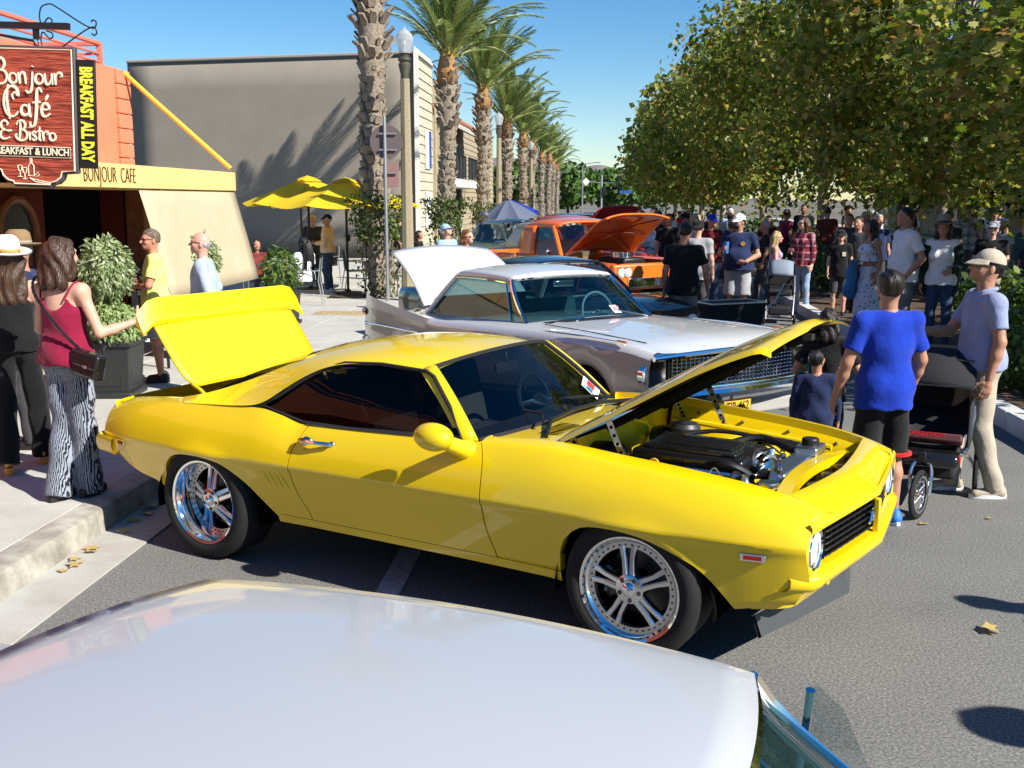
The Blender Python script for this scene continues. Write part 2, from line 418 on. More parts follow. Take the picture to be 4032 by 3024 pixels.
struct('planting_bed', MB().grid(lambda u, v: (-5.42 + 1.02 * u, 21.3 + 1.2 * v, .145 + .03 * math.sin(7 * u + 3 * v) * math.sin(5 * v)), 9, 9), 'soil')
struct('leaf_litter', MB().grid(lambda u, v: (-5.0 + 1.5 * u, 17.9 + .8 * v, .157 + .012 * max(0, math.sin(3.1 * u) * math.sin(3.1 * v)) - (.03 if u in (0, 1) or v in (0, 1) else 0)), 10, 8), 'straw_litter')
# median planter
med = struct('median_bed', MB().box((6.3, 74, .06), (4.7, 140, .20)), 'mulch')
mk = empty('median_kerb'); mk['kind'] = 'structure'
y = 4.0
while y < 60:
    L = 3.0
    for x in (3.86, 8.74):
        obj('kerb_length', MB().box((x, y + L / 2, .085), (.2, L - .008, .19)), 'curb_white', parent=mk, bevel=.018)
    y += L
# far hill
def hill(u, v):
    x = -520 + 900 * u
    ridge = 118 * math.exp(-((x + 150) / 190) ** 2) + 66 * math.exp(-((x - 60) / 150) ** 2) * .62 + 9 * math.sin(x * .021) + 6 * math.sin(x * .06 + 1)
    return (x, 1750 + 500 * v, -2 + .72 * max(0, ridge) * math.sin(math.pi * min(1, v * 1.0) * .5) * (1 if v < .99 else .96))
struct('hill', MB().grid(hill, 90, 14), 'hill_dry')
# ================================================================ buildings
def stucco(name, c, var=.08):
    mat(name, c, 0.85, spec=.25, var=var, vscale=1.1, bump=.35, bscale=28, detail=7)
stucco('coral_stucco', (0.66, 0.205, 0.115))
stucco('grey_stucco', (0.265, 0.232, 0.19), .05)
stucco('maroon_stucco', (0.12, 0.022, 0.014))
mat('rail_coral', (0.62, 0.18, 0.13), .5)
mat('fascia_yellow', (0.80, 0.52, 0.20), .6, var=.05, vscale=2)
mat('pole_yellow', (0.80, 0.44, 0.04), .45)
mat('canvas_beige', (0.46, 0.385, 0.25), .85, var=.05, vscale=3, bump=.15, bscale=8)
mat('wood_brown', (0.20, 0.075, 0.03), .55, var=.3, vscale=9)
mat('siding_cream', (0.52, 0.47, 0.35), .7, var=.05, vscale=2)
mat('siding_tan', (0.36, 0.30, 0.20), .7, var=.06, vscale=2)
mat('trim_white', (0.70, 0.68, 0.62), .6)
mat('roof_tile', (0.34, 0.11, 0.06), .8, var=.3, vscale=5)
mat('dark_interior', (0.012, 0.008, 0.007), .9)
mat('letter_brown', (0.05, 0.03, 0.01), .6)
mat('iron_black', (0.012, 0.012, 0.014), .45)
mat('window_dark', (0.015, 0.02, 0.025), .08, coat=1.0)
mat('balcony_mesh', (0.03, 0.035, 0.04), .5)
mat('sign_blue', (0.03, 0.09, 0.35), .5)
mat('stucco_cap', (0.34, 0.33, 0.31), .6)

cafe = empty('cafe_building', (-6.5, 12, 0), 0, 'coral stucco cafe with yellow canopy, dark doorway and rooftop railing', 'building')
def P(o, dx=0, dy=0, dz=0): return o
def part(name, mb, m, parent, **k):
    # world-space geometry under a parent that stands away from the origin
    o = obj(name, mb, m, parent=parent, **k); o.matrix_parent_inverse = Matrix.Translation(parent.location).inverted() if parent.parent is None else parent.matrix_parent_inverse.copy()
    return o
part('upper_wall', MB().box((-9.0, 9.2, 3.15), (5.0, 12.4, 1.40)), 'coral_stucco', cafe, bevel=.02)
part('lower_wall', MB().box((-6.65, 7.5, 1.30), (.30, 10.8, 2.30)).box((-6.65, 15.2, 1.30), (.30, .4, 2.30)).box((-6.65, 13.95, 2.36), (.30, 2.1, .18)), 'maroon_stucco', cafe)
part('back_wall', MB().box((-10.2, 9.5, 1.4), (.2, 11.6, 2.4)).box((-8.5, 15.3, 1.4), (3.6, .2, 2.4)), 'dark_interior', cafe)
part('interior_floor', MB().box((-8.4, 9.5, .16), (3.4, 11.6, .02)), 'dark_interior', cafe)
# edge quoins
for k in range(7):
    part('quoin', MB().box((-6.482, 15.22, 2.56 + .196 * k), (.07, .40, .186)), 'coral_stucco', cafe, bevel=.012)
# arched niche
am = MB()
for rr, mi in ((.40, 0),):
    pts = [(-rr, 0)] + [(rr * math.cos(q), .75 + rr * math.sin(q)) for q in np.linspace(math.pi, 0, 15)] + [(rr, 0)]
    am.tube([(-6.47, 12.25 + a, .95 + b) for a, b in pts], .045, 6)
part('arch_frame', am, 'wood_brown', cafe)
part('arch_pane', MB().prism([(-.37, 0)] + [(.37 * math.cos(q), .75 + .37 * math.sin(q)) for q in np.linspace(math.pi, 0, 13)] + [(.37, 0)], lambda a, b: (-6.495, 12.25 + a, .95 + b), lambda a, b: (-6.485, 12.25 + a, .95 + b)), 'window_dark', cafe)
part('column', MB().box((-6.33, 15.2, 1.2), (.26, .34, 2.1)), 'wood_brown', cafe, bevel=.015)
can = part('canopy', MB().box((-5.78, 12.6, 2.43), (1.44, 5.68, .05)).box((-5.78, 12.6, 2.23), (1.40, 5.6, .02)), 'fascia_yellow', cafe)
for a, b in ((9.78, 10.46), (10.46, 11.67), (11.67, 12.87), (12.87, 14.10), (14.10, 15.42)):
    part('fascia_panel', MB().box((-5.045, (a + b) / 2, 2.34), (.05, b - a - .012, .25)), 'fascia_yellow', cafe, bevel=.006)
part('fascia_panel', MB().box((-5.78, 15.445, 2.34), (1.42, .05, .25)), 'fascia_yellow', cafe, bevel=.006)
tm = text_mesh('BONJOUR  CAFE', .235, .004, -.006, .70)
o = obj('lettering', tm, 'letter_brown', parent=cafe, kind='stuff'); o.matrix_parent_inverse = Matrix.Translation(cafe.location).inverted()
o.location = (-5.015, 11.50, 2.34); o.rotation_euler = (R(90), 0, R(90))
part('canopy_strut', MB().tube([(-6.46, 15.25, 3.80), (-6.1, 15.28, 3.46), (-5.08, 15.40, 2.52)], .032, 8), 'pole_yellow', cafe)
part('shade_canvas', MB().grid(lambda u, v: (-5.06 + .31 * v+ .008 * math.sin(math.pi * v), 12.25 + 3.17 * u, 2.22 - 1.22 * v), 12, 8), 'canvas_beige', cafe, solid=.006)
for z, r in ((4.13, .032), (4.0, .018), (3.895, .018)):
    part('rail', MB().tube([(-6.6, 3, z), (-6.6, 14.85, z), (-9.5, 14.85, z)], r, 6), 'rail_coral', cafe)
for yy in (14.85, 12.2, 9.5):
    part('rail_post', MB().box((-6.6, yy, 3.97), (.06, .06, .36)), 'rail_coral', cafe)

cafe.location.y -= .55
# ---- grey stucco building with a sided front return
gb = empty('grey_building', (-11, 37, 0), 0, 'tall blank grey stucco building with cream siding on its street corner', 'building')
gx0, gy0, gx1, gy1 = -16.4, 37.63, -5.98, 36.0
def gwall(u, v): return (gx0 + (gx1 - gx0) * u, gy0 + (gy1 - gy0) * u, .05 + 6.76 * v)
part('stucco_wall', MB().grid(gwall, 12, 8), 'grey_stucco', gb, solid=.3)
part('parapet_cap', MB().tube([(gx0, gy0 - .03, 6.84), (gx1 + .02, gy1 - .03, 6.84)], .055, 6), 'stucco_cap', gb)
part('corner_trim', MB().box((-5.96, 35.98, 3.45), (.14, .14, 6.85)), 'trim_white', gb)
part('side_wall', MB().box((-6.16, 38.0, 3.4), (.2, 3.9, 6.7)), 'siding_tan', gb)
part('rear_mass', MB().box((-11.2, 40.6, 3.3), (10, 4.6, 6.5)), 'siding_tan', gb)
for k in range(22):
    z = .25 + k * .31
    part('siding_board', MB().add([(-6.05, 36.06, z), (-6.05, 39.9, z), (-6.012, 39.9, z + .005), (-6.012, 36.06, z + .005), (-6.045, 36.06, z + .305), (-6.045, 39.9, z + .305)], [(3, 2, 5, 4), (0, 1, 2, 3)]), 'siding_cream', gb)
part('parapet_cap', MB().box((-6.1, 38.0, 6.86), (.3, 3.95, .06)), 'trim_white', gb)
part('downpipe', MB().tube([(-5.92, 39.85, .2), (-5.92, 39.85, 5.6)], .05, 6).box((-5.92, 39.85, 5.7), (.22, .22, .3)), 'siding_tan', gb)
sb = obj('wall_sign', MB().box((-5.99, 38.6, 3.85), (.03, 1.15, 1.35)), 'paper', label='white and blue poster sign high on the cream siding', cat='sign')
sb2 = obj('blue_half', MB().box((-5.968, 38.9, 3.85), (.012, .5, 1.3)), 'sign_blue', parent=sb)
sb3 = obj('wall_sign', MB().box((-5.99, 38.45, 1.75), (.03, 1.0, 1.25)), 'paper', label='white framed notice sign lower on the cream siding', cat='sign')
obj('sign_print', MB().box((-5.968, 38.45, 1.75), (.006, .6, .05)).box((-5.968, 38.45, 1.6), (.006, .7, .05)).box((-5.968, 38.45, 2.0), (.006, .3, .12)), 'sign_blue', parent=sb3)

# ---- apartment house with balconies
ap = empty('apartment_house', (-9, 56, 0), 0, 'tan sided apartment house with balcony, tiled eave and white trim', 'building')
part('wall', MB().box((-10.2, 58.0, 2.9), (6.0, 34.0, 5.9)), 'siding_tan', ap)
part('upper_storey', MB().box((-10.6, 52.0, 6.0), (6.0, 9.0, 1.9)), 'siding_tan', ap)
for k in range(21):
    z = .2 + k * .29
    part('siding_board', MB().add([(-7.19, 41.2, z), (-7.19, 75, z), (-7.15, 75, z + .005), (-7.15, 41.2, z + .005), (-7.185, 41.2, z + .285), (-7.185, 75, z + .285)], [(3, 2, 5, 4), (0, 1, 2, 3)]), 'siding_tan', ap)
    if z < 6.1: part('siding_board', MB().add([(-13.2, 40.99, z), (-7.2, 40.99, z), (-7.2, 40.95, z + .005), (-13.2, 40.95, z + .005), (-13.2, 40.985, z + .285), (-7.2, 40.985, z + .285)], [(3, 2, 5, 4), (0, 1, 2, 3)]), 'siding_tan', ap)
part('eave', MB().add([(-7.3, 41, 5.95), (-7.3, 58, 5.95), (-6.0, 58, 5.40), (-6.0, 41, 5.40), (-7.3, 41, 6.07), (-7.3, 58, 6.07), (-6.0, 58, 5.52), (-6.0, 41, 5.52)], [(3, 2, 1, 0), (4, 5, 6, 7), (0, 4, 7, 3), (2, 6, 5, 1), (3, 7, 6, 2)]), 'roof_tile', ap)
for k in range(14): part('rafter_tail', MB().box((-6.3, 41.5 + 1.2 * k, 5.38), (.9, .12, .16), M=Euler((0, R(23), 0)).to_matrix()), 'trim_white', ap)
for y0, y1 in ((43.6, 49.5), (50.6, 57.0)):
    part('balcony_slab', MB().box((-6.6, (y0 + y1) / 2, 2.82), (1.3, y1 - y0, .34)), 'trim_white', ap)
    bl = part('balcony_rail', MB().box((-5.98, (y0 + y1) / 2, 4.02), (.06, y1 - y0, .06)), 'iron_black', ap)
    part('balcony_screen', MB().box((-5.99, (y0 + y1) / 2, 3.52), (.02, y1 - y0, .94)), 'balcony_mesh', ap)
    for k in range(6): part('rail_post', MB().box((-5.97, y0 + .03 + (y1 - y0 - .06) * k / 5, 3.5), (.05, .05, 1.0)), 'iron_black', ap)
    wn = part('window', MB().box((-7.14, (y0 + y1) / 2, 4.1), (.08, 1.9, 2.0)), 'trim_white', ap)
    for d in (-.45, .45): part('pane', MB().box((-7.09, (y0 + y1) / 2 + d, 4.1), (.03, .78, 1.85)), 'window_dark', ap)
part('recess_shade_panel', MB().box((-7.12, 52, 1.45), (.05, 9, 2.4)), 'dark_interior', ap)  # flat near-black panel on the wall, standing in for a recess's shade

# ---- shops across the street, seen under the trees
fb = empty('shop_building', (21, 40, 0), 0, 'beige sided shop row across the street behind the trees', 'building')
part('wall', MB().box((22.5, 46, 3.2), (6, 62, 6.4)), 'siding_tan', fb)
for k in range(10): part('siding_board', MB().box((19.45, 46, 3.0 + k * .33), (.06, 62, .3)), 'siding_cream', fb, bevel=.02)
for k in range(9):
    part('awning', MB().add([(19.4, 18 + 7 * k, 3.0), (19.4, 22.5 + 7 * k, 3.0), (17.9, 22.5 + 7 * k, 2.45), (17.9, 18 + 7 * k, 2.45)], [(0, 1, 2, 3)]), 'dark_cloth', fb, solid=.05)
    wn = part('window', MB().box((19.46, 20.2 + 7 * k, 1.5), (.1, 4.0, 2.3)), 'trim_white', fb)
    for d in (-1, 1): part('pane', MB().box((19.39, 20.2 + 7 * k + d, 1.5), (.05, 1.8, 2.1)), 'window_dark', fb)
    part('upper_window', MB().box((19.40, 20.2 + 7 * k, 4.9), (.1, 1.6, 1.2)), 'window_dark', fb)
struct('far_side_pavement', MB().box((18.7, 60, .075), (1.8, 130, .15)), 'concrete')
# ================================================================ vegetation
leaf_mat('sycamore_leaf', [(0.22, 0.28, 0.05), (0.13, 0.19, 0.03), (0.34, 0.34, 0.07), (0.09, 0.14, 0.03), (0.38, 0.33, 0.08), (0.15, 0.21, 0.04), (0.30, 0.18, 0.055), (0.23, 0.27, 0.05), (0.12, 0.17, 0.04), (0.46, 0.41, 0.14), (0.12, 0.16, 0.035), (0.28, 0.29, 0.08)], .46)
leaf_mat('palm_leaf', [(0.14, 0.20, 0.06), (0.19, 0.25, 0.08), (0.10, 0.16, 0.05), (0.26, 0.31, 0.12)], .3, .35)
leaf_mat('olive_leaf', [(0.22, 0.28, 0.11), (0.33, 0.39, 0.20), (0.15, 0.21, 0.07), (0.42, 0.47, 0.28)], .2)
leaf_mat('ivy_leaf', [(0.045, 0.08, 0.015), (0.07, 0.11, 0.02), (0.035, 0.06, 0.012), (0.10, 0.13, 0.03)], .15)
leaf_mat('shrub_leaf', [(0.10, 0.17, 0.025), (0.06, 0.11, 0.02), (0.15, 0.22, 0.04), (0.05, 0.09, 0.02)], .2)
leaf_mat('spurge_leaf', [(0.28, 0.37, 0.14), (0.36, 0.44, 0.20), (0.21, 0.29, 0.10)], .25)
leaf_mat('far_leaf', [(0.06, 0.12, 0.02), (0.09, 0.16, 0.025), (0.04, 0.085, 0.018)], .15)
leaf_mat('dry_leaf', [(0.45, 0.28, 0.09), (0.36, 0.20, 0.07), (0.50, 0.36, 0.13), (0.28, 0.15, 0.06)], .1)
mat('sycamore_bark', (0.42, 0.38, 0.30), .8, col2=(0.20, 0.17, 0.12), vscale=7, bump=.3, bscale=14)
mat('twig', (0.12, 0.085, 0.055), .85)
mat('palm_bark', (0.17, 0.13, 0.095), .9, col2=(0.34, 0.285, 0.215), vscale=16, bump=.9, bscale=40)
mat('palm_fibre', (0.42, 0.20, 0.06), .9, col2=(0.22, 0.12, 0.05), vscale=22, bump=.8, bscale=40)
mat('palm_stalk', (0.30, 0.30, 0.08), .5)

def np_mesh(name, V, K, mats):
    """V (n,3); K (m,k) polygon indices"""
    me = bpy.data.meshes.new(name); n = len(V); m, k = K.shape
    me.vertices.add(n); me.vertices.foreach_set('co', np.ascontiguousarray(V, dtype=np.float32).ravel())
    me.loops.add(m * k); me.loops.foreach_set('vertex_index', np.ascontiguousarray(K, dtype=np.int32).ravel())
    me.polygons.add(m); me.polygons.foreach_set('loop_start', np.arange(0, m * k, k, dtype=np.int32))
    me.update(); me.validate()
    for x in (mats if isinstance(mats, (list, tuple)) else [mats]): me.materials.append(MAT[x])
    return me
LOBED = np.array([(0, 0), (.16, .10), (.50, .12), (.34, .34), (.46, .66), (.19, .60), (0, 1.0), (-.19, .60), (-.46, .66), (-.34, .34), (-.50, .12), (-.16, .10)])
OVAL = np.array([(0, 0), (.30, .35), (.22, .75), (0, 1.0), (-.22, .75), (-.30, .35)])
NARROW = np.array([(0, 0), (.12, .4), (0, 1.0), (-.12, .4)])
QUAD = np.array([(-.45, 0), (.45, .1), (.4, .9), (-.4, 1.0)])
def leaves(C, N, size, shape, curl=.15, seed=1):
    """leaf polygons at centres C with normals N"""
    g = np.random.default_rng(seed); n = len(C)
    N = N / np.linalg.norm(N, axis=1, keepdims=True)
    a = g.normal(size=(n, 3)); a[:, 2] -= .6; a -= N * np.sum(a * N, 1, keepdims=True); a /= np.linalg.norm(a, axis=1, keepdims=True) + 1e-9
    b = np.cross(N, a); s = (size * g.uniform(.65, 1.25, n))[:, None, None]
    sh = shape[None]; k = len(shape)
    bend = curl * (sh[..., 0:1] ** 2 * 2 - (sh[..., 1:2] - .4) ** 2)
    V = C[:, None] + s * (sh[..., 0:1] * b[:, None] + (sh[..., 1:2] - .4) * a[:, None] + bend * g.uniform(-1.5, 1.5, (n, 1, 1)) * N[:, None])
    return V.reshape(-1, 3), np.arange(n * k).reshape(n, k)
def crown_points(n, rx, ry, rz, seed, clump=.42, nclump=260, hollow=.35, keep=None):
    g = np.random.default_rng(seed)
    d = g.normal(size=(nclump * 3, 3)); d /= np.linalg.norm(d, axis=1, keepdims=True)
    r = g.uniform(hollow, 1.0, len(d)) ** .55
    cc = d * r[:, None] * np.array([rx, ry, rz])
    # lumpy outline and gaps
    f = np.sin(cc[:, 0] * 1.3 + seed) + np.sin(cc[:, 1] * 1.5 + 2 * seed) + np.sin(cc[:, 2] * 1.9 + .5 * seed)
    cc = cc[f > -1.1][:nclump]; cc *= (1 + .10 * g.normal(size=(len(cc), 1)))
    if keep is not None: cc = cc[keep(cc)]
    i = g.integers(0, len(cc), n); P_ = cc[i] + g.normal(size=(n, 3)) * clump * g.uniform(.5, 1.15, len(cc))[i][:, None]
    N = P_ / np.array([rx, ry, rz]) ** 2; N /= np.linalg.norm(N, axis=1, keepdims=True) + 1e-9
    N = N * .45 + np.array([.12, -.1, .35]) + g.normal(size=(n, 3)) * .75
    return P_, N, cc
def branches(cc, base, top, r0, seed, nb=26):
    g = random.Random(seed); m = MB(); B = Vector(base); Tp = Vector(top)
    m.tube([B, B + (Tp - B) * .25 + Vector((.05, .03, 0)), B + (Tp - B) * .55 + Vector((-.05, .05, 0)), Tp], [r0 * 1.15, r0, r0 * .75, r0 * .25], 10)
    l = MB()
    for k in range(nb):
        e = Vector(cc[g.randrange(len(cc))]); t = g.uniform(.3, .9); s = B + (Tp - B) * t
        mid = s + (e - s) * .5 + Vector((g.uniform(-.3, .3), g.uniform(-.3, .3), g.uniform(.1, .5)))
        l.tube(crom([s, mid, e], 3), [r0 * .38 * (1 - t * .5), r0 * .3, r0 * .22, r0 * .16, r0 * .11, r0 * .07, r0 * .03], 5)
        for q in range(3):
            e2 = e + Vector((g.uniform(-.7, .7), g.uniform(-.7, .7), g.uniform(-.5, .6))); l.tube([mid + (e - mid) * .4, (mid + e2) * .5 + Vector((0, 0, .1)), e2], [r0 * .1, r0 * .07, r0 * .03], 4)
    return m, l
syc = {}
def sycamore_meshes(kind):
    if kind == 'near': n, sz, shp, ncl, cl = 27000, .15, LOBED, 300, .36
    elif kind == 'mid': n, sz, shp, ncl, cl = 24000, .19, OVAL, 300, .45
    else: n, sz, shp, ncl, cl = 8000, .27, QUAD, 220, .5
    seed = {'near': 3, 'mid': 5, 'far': 9}[kind]
    Pn, N, cc = crown_points(n, 4.0, 3.9, 3.6, seed, cl, ncl, .3)
    V, K = leaves(Pn, N, sz, shp, seed=seed)
    me = np_mesh('crown', V, K, 'sycamore_leaf')
    tr, lb = branches(cc + np.array([0, 0, 5.4]), (0, 0, -.1), (0, 0, 7.6), .15, seed, 30 if kind != 'far' else 12)
    mt = bpy.data.meshes.new('trunk'); mt.from_pydata(tr.V, [], tr.F); mt.materials.append(MAT['sycamore_bark']); finish(mt, 180)
    ml = bpy.data.meshes.new('limbs'); ml.from_pydata(lb.V, [], lb.F); ml.materials.append(MAT['sycamore_bark']); finish(ml, 180)
    syc[kind] = (me, mt, ml)
for k in ('near', 'mid', 'far'): sycamore_meshes(k)
def sycamore(x, y, kind, rz, sc, label):
    t = empty('sycamore_tree', (x, y, .15), rz, label, 'tree', 'sycamores in the median'); t.scale = (sc, sc, sc)
    me, mt, ml = syc[kind]
    for nm, q in (('trunk', mt), ('limb', ml)):
        o = obj(nm, q, [], parent=t)
        if nm == 'limb': o['kind'] = 'stuff'
    o = obj('crown', me, [], parent=t); o['kind'] = 'stuff'; o.location = (0, 0, 5.4)
    return t
t1 = sycamore(7.5, 11.8, 'near', .4, 1.0, 'nearest sycamore whose big yellowing leaves fill the upper right corner')
sycamore(7.0, 22.6, 'near', 2.6, .98, 'large sycamore with a pale bare trunk above the median crowd')
sycamore(6.8, 33.5, 'mid', 1.1, 1.0, 'sycamore third along the median, behind the crowd')
sycamore(6.7, 44.5, 'mid', 3.6, .98, 'sycamore fourth along the median from the camera')
sycamore(6.3, 55.5, 'far', .3, 1.0, 'sycamore fifth along the median from the camera')
for i, yy in enumerate((66.5, 77.5, 88.5, 100)):
    sycamore(6.3, yy, 'far', 1.7 * i + .5, 1.0, ['sycamore sixth along the median, fading into the row', 'sycamore seventh along the median, fading into the row', 'sycamore eighth along the median, fading into the row', 'last sycamore at the far end of the median row'][i])

t1.scale = (.92, .92, .66)
for i, (yy, lb) in enumerate(((20, 'added sycamore across the street, nearest of the far row'), (33, 'second sycamore of the added row across the street'), (46, 'third sycamore of the added row across the street'), (60, 'fourth sycamore of the added row across the street'))):  # row added to shade and darken the background behind the median trees
    q_ = sycamore(16.2, yy, 'far', 1.3 * i, 1.05, lb); q_['group'] = 'added sycamores across the street'; q_.scale.z = .85
# ---- date palms
def frond_mesh(seed, L=2.9, nl=62, droop=1.0):
    g = random.Random(seed); V = []; K = []
    pts = []; z = 0; x = 0; an = R(80)
    n = 24
    for i in range(n + 1):
        pts.append(Vector((x, 0, z))); t = i / n; an = R(84) - droop * R(70) * t ** 1.7
        x += L / n * math.cos(an); z += L / n * math.sin(an)
    Vq = []; 
    for side in (-1, 1):
        for k in range(nl):
            t = .16 + .84 * (k + g.random() * .6) / nl; f = t * n; i = min(n - 1, int(f)); p = pts[i].lerp(pts[i + 1], f - i); tg = (pts[i + 1] - pts[i]).normalized()
            up = Vector((0, 1, 0)).cross(tg) * -1
            ll = (.50 * math.sin(math.pi * min(1, .22 + t * .80)) ** .7 + .06) * g.uniform(.85, 1.1)
            d = (tg * .85 + Vector((0, side, 0)) * (.62 - .25 * t) + up * g.uniform(-.28, -.02)).normalized()
            e = p + d * ll + Vector((0, 0, -.05 * ll)); w_ = tg.cross(d).cross(d).normalized() * .016
            Vq += [p - w_ * .6, p + w_ * .6, p.lerp(e, .55) + w_, e, ]
    Vn = np.array([tuple(v) for v in Vq]); me = np_mesh('frond', Vn, np.arange(len(Vn)).reshape(-1, 4), ['palm_leaf', 'palm_stalk'])
    st = MB().tube(pts[::3] + [pts[-1]], list(np.linspace(.035, .005, len(pts[::3]) + 1)), 5)
    bm = bmesh.new(); bm.from_mesh(me); vs_ = [bm.verts.new(v) for v in st.V]
    for f in st.F:
        try: q = bm.faces.new([vs_[i] for i in f]); q.material_index = 1
        except Exception: pass
    bm.to_mesh(me); bm.free(); return me
FR = [frond_mesh(11, 2.9, droop=.62), frond_mesh(12, 3.1, droop=.9), frond_mesh(13, 2.6, droop=.35), frond_mesh(14, 2.8, droop=1.25)]
# leaf base (boot)
def boot_mesh():
    m = MB(); pr = [(-.055, 0), (-.075, .06), (-.05, .15), (.05, .16), (.075, .07), (.055, 0)]
    m.prism(pr, lambda a, b: (a, .0 + .18 * b, b), lambda a, b: (a * .8, .035 + .42 * b + (.02 if abs(a) < .06 else 0), b * .96))
    me = bpy.data.meshes.new('leaf_base'); me.from_pydata(m.V, [], [f[::-1] for f in m.F]); me.materials.append(MAT['palm_bark']); finish(me, 30); return me
BOOT = boot_mesh()
def palm(x, y, h, label, seed, near=False, nf=36, lean=(0, 0)):
    g = random.Random(seed); t = empty('date_palm', (x, y, .15), 0, label, 'palm tree', 'date palms along the pavement')
    rad = lambda z: .235 + .012 * math.sin(z * 3) + (.07 * max(0, min(1, (z - h * .55) / (h * .2)))) - (.16 * max(0, (z - h + .55) / .55))
    zs = np.linspace(-.1, h, 60); cxy = lambda z: (lean[0] * z / h + .02 * math.sin(z * 1.3 + seed), lean[1] * z / h + .02 * math.sin(z * 1.7))
    m = MB().tube([(*cxy(z), z) for z in zs], [rad(z) - .02 + .018 * ((i % 2) * 2 - 1) for i, z in enumerate(zs)], 14)
    obj('trunk', m, 'palm_bark', parent=t, ang=180)
    cap = MB().tube([(*cxy(h - .9), h - .9), (*cxy(h - .5), h - .5), (*cxy(h - .15), h - .15), (*cxy(h), h + .25)], [rad(h - .9) + .012, rad(h - .5) + .02, rad(h - .15) + .03, .10], 14)
    obj('crown_shaft', cap, 'palm_fibre', parent=t, ang=180)
    step, per = (.205, 9) if near else (.23, 8)
    big = MB(); nb = 0; z = .15; row = 0
    while z < h - .35:
        for k in range(per):
            if g.random() < .10: continue
            q = 2 * math.pi * (k + .5 * (row % 2)) / per + g.uniform(-.2, .2); r_ = rad(z) - .035 + g.uniform(-.01, .015); c = cxy(z)
            sc = g.uniform(.62, 1.4) * (1.2 if z < h * .5 else .95); tilt = g.uniform(-.15, .4) + (.35 if z > h * .62 else 0)
            Mx = Matrix.Translation((c[0] + r_ * math.cos(q), c[1] + r_ * math.sin(q), z + g.uniform(-.07, .07))) @ Matrix.Rotation(q - math.pi / 2, 4, 'Z') @ Matrix.Rotation(-tilt, 4, 'X') @ Matrix.Diagonal((sc, sc * .5, sc * (1.5 if z > h * .62 else .85), 1))
            if near and nb < 297:
                o = bpy.data.objects.new('leaf_base', BOOT); COL.objects.link(o); o.parent = t; o.matrix_local = Mx; nb += 1
            else:
                b0 = big.n; big.V.extend([tuple(Mx @ v.co) for v in BOOT.vertices]); big.n += len(BOOT.vertices)
                for p in BOOT.polygons: big.F.append(tuple(b0 + i for i in p.vertices)); big.M.append(0)
        z += step; row += 1
    if big.n: obj('leaf_base_cover', big, 'palm_bark', parent=t, ang=30, kind='stuff')
    for k in range(nf):
        q = k * 2.39996 + g.uniform(-.2, .2); lev = k / nf
        tilt = R(3 + 42 * lev ** 1.25) + g.uniform(-.06, .06)
        me = FR[3 if lev > .8 else (1 if lev > .5 else (0 if lev > .2 else 2))]
        o = bpy.data.objects.new('frond', me); COL.objects.link(o); o.parent = t
        wind = Matrix.Rotation(R(9), 4, 'Y')
        o.matrix_local = Matrix.Translation((*cxy(h), h - .05 - .25 * lev)) @ wind @ Matrix.Rotation(q, 4, 'Z') @ Matrix.Rotation(tilt, 4, 'Y') @ Matrix.Translation((.05, 0, 0)) @ Matrix.Scale(g.uniform(.95, 1.22), 4)
    return t
PL = ['nearest date palm, thick scaly trunk rising out of the frame', 'date palm beside the lamp post, second in the row', 'date palm in front of the balcony, third in the row', 'fourth date palm in the row along the pavement', 'fifth date palm in the row along the pavement', 'sixth date palm in the row along the pavement', 'seventh date palm in the row along the pavement', 'eighth date palm in the row along the pavement', 'ninth date palm in the row along the pavement', 'farthest date palm at the end of the pavement row']
PY = [21.65, 32.2, 43.4, 54.6, 66.0, 77.2, 88.5, 99.6, 111, 122]
PH = [7.3, 6.2, 6.35, 5.9, 6.0, 6.1, 5.8, 6.2, 5.9, 6.0]
for i in range(10): palm((-4.40 if i == 0 else -4.52) + .07 * math.sin(i * 2.1), PY[i], PH[i], PL[i], 20 + i, near=(i == 0), nf=38 if i < 5 else 26, lean=((-.12, 0) if i == 0 else (.06 * math.sin(i), 0)))

# ---- climbing ivy on the palm feet
def foliage(name, label, cat, centre, pts_fn, n, size, shape, m, seed, stem=None, group=None, parent=None):
    g = np.random.default_rng(seed); C_, N = pts_fn(g, n); V, K = leaves(C_, N, size, shape, seed=seed)
    me = np_mesh('foliage', V, K, m); t = empty(name, centre, 0, label, cat, group)
    o = obj('foliage', me, [], parent=t); o['kind'] = 'stuff'
    if stem is not None: obj('stem', stem, 'twig', parent=t, ang=180)
    return t
def column(r0, h, seed=0):
    def f(g, n):
        q = g.uniform(0, 2 * math.pi, n); z = g.uniform(0, h, n); rr = (.33 + r0 * np.abs(np.sin(z * 2.2 + q)) * (z / h) ** .8 + g.normal(size=n) * .07)
        k = (z > h * .55) | (g.uniform(size=n) < .22); q, z, rr = q[k], z[k], rr[k]
        d = np.stack([np.cos(q), np.sin(q), 0 * q], 1); return d * rr[:, None] + np.stack([0 * z, 0 * z, z], 1), d + g.normal(size=d.shape) * .5
    return f
vs1 = MB()
for k in range(5):
    a = k * 1.3; vs1.tube(crom([(.36 * math.cos(a), .36 * math.sin(a), 0), (.38 * math.cos(a + .3), .38 * math.sin(a + .3), .7), (.36 * math.cos(a), .36 * math.sin(a), 1.5)], 4), .012, 5)
foliage('climbing_vine', 'leafy green vine climbing the foot of the nearest palm', 'vine', (-4.40, 21.65, .15), column(.30, 2.05), 2600, .085, OVAL, 'ivy_leaf', 31, vs1)
foliage('climbing_vine', 'leafy green vine climbing the foot of the second palm', 'vine', (-4.5, 32.2, .15), column(.36, 2.0), 1900, .11, OVAL, 'ivy_leaf', 32)
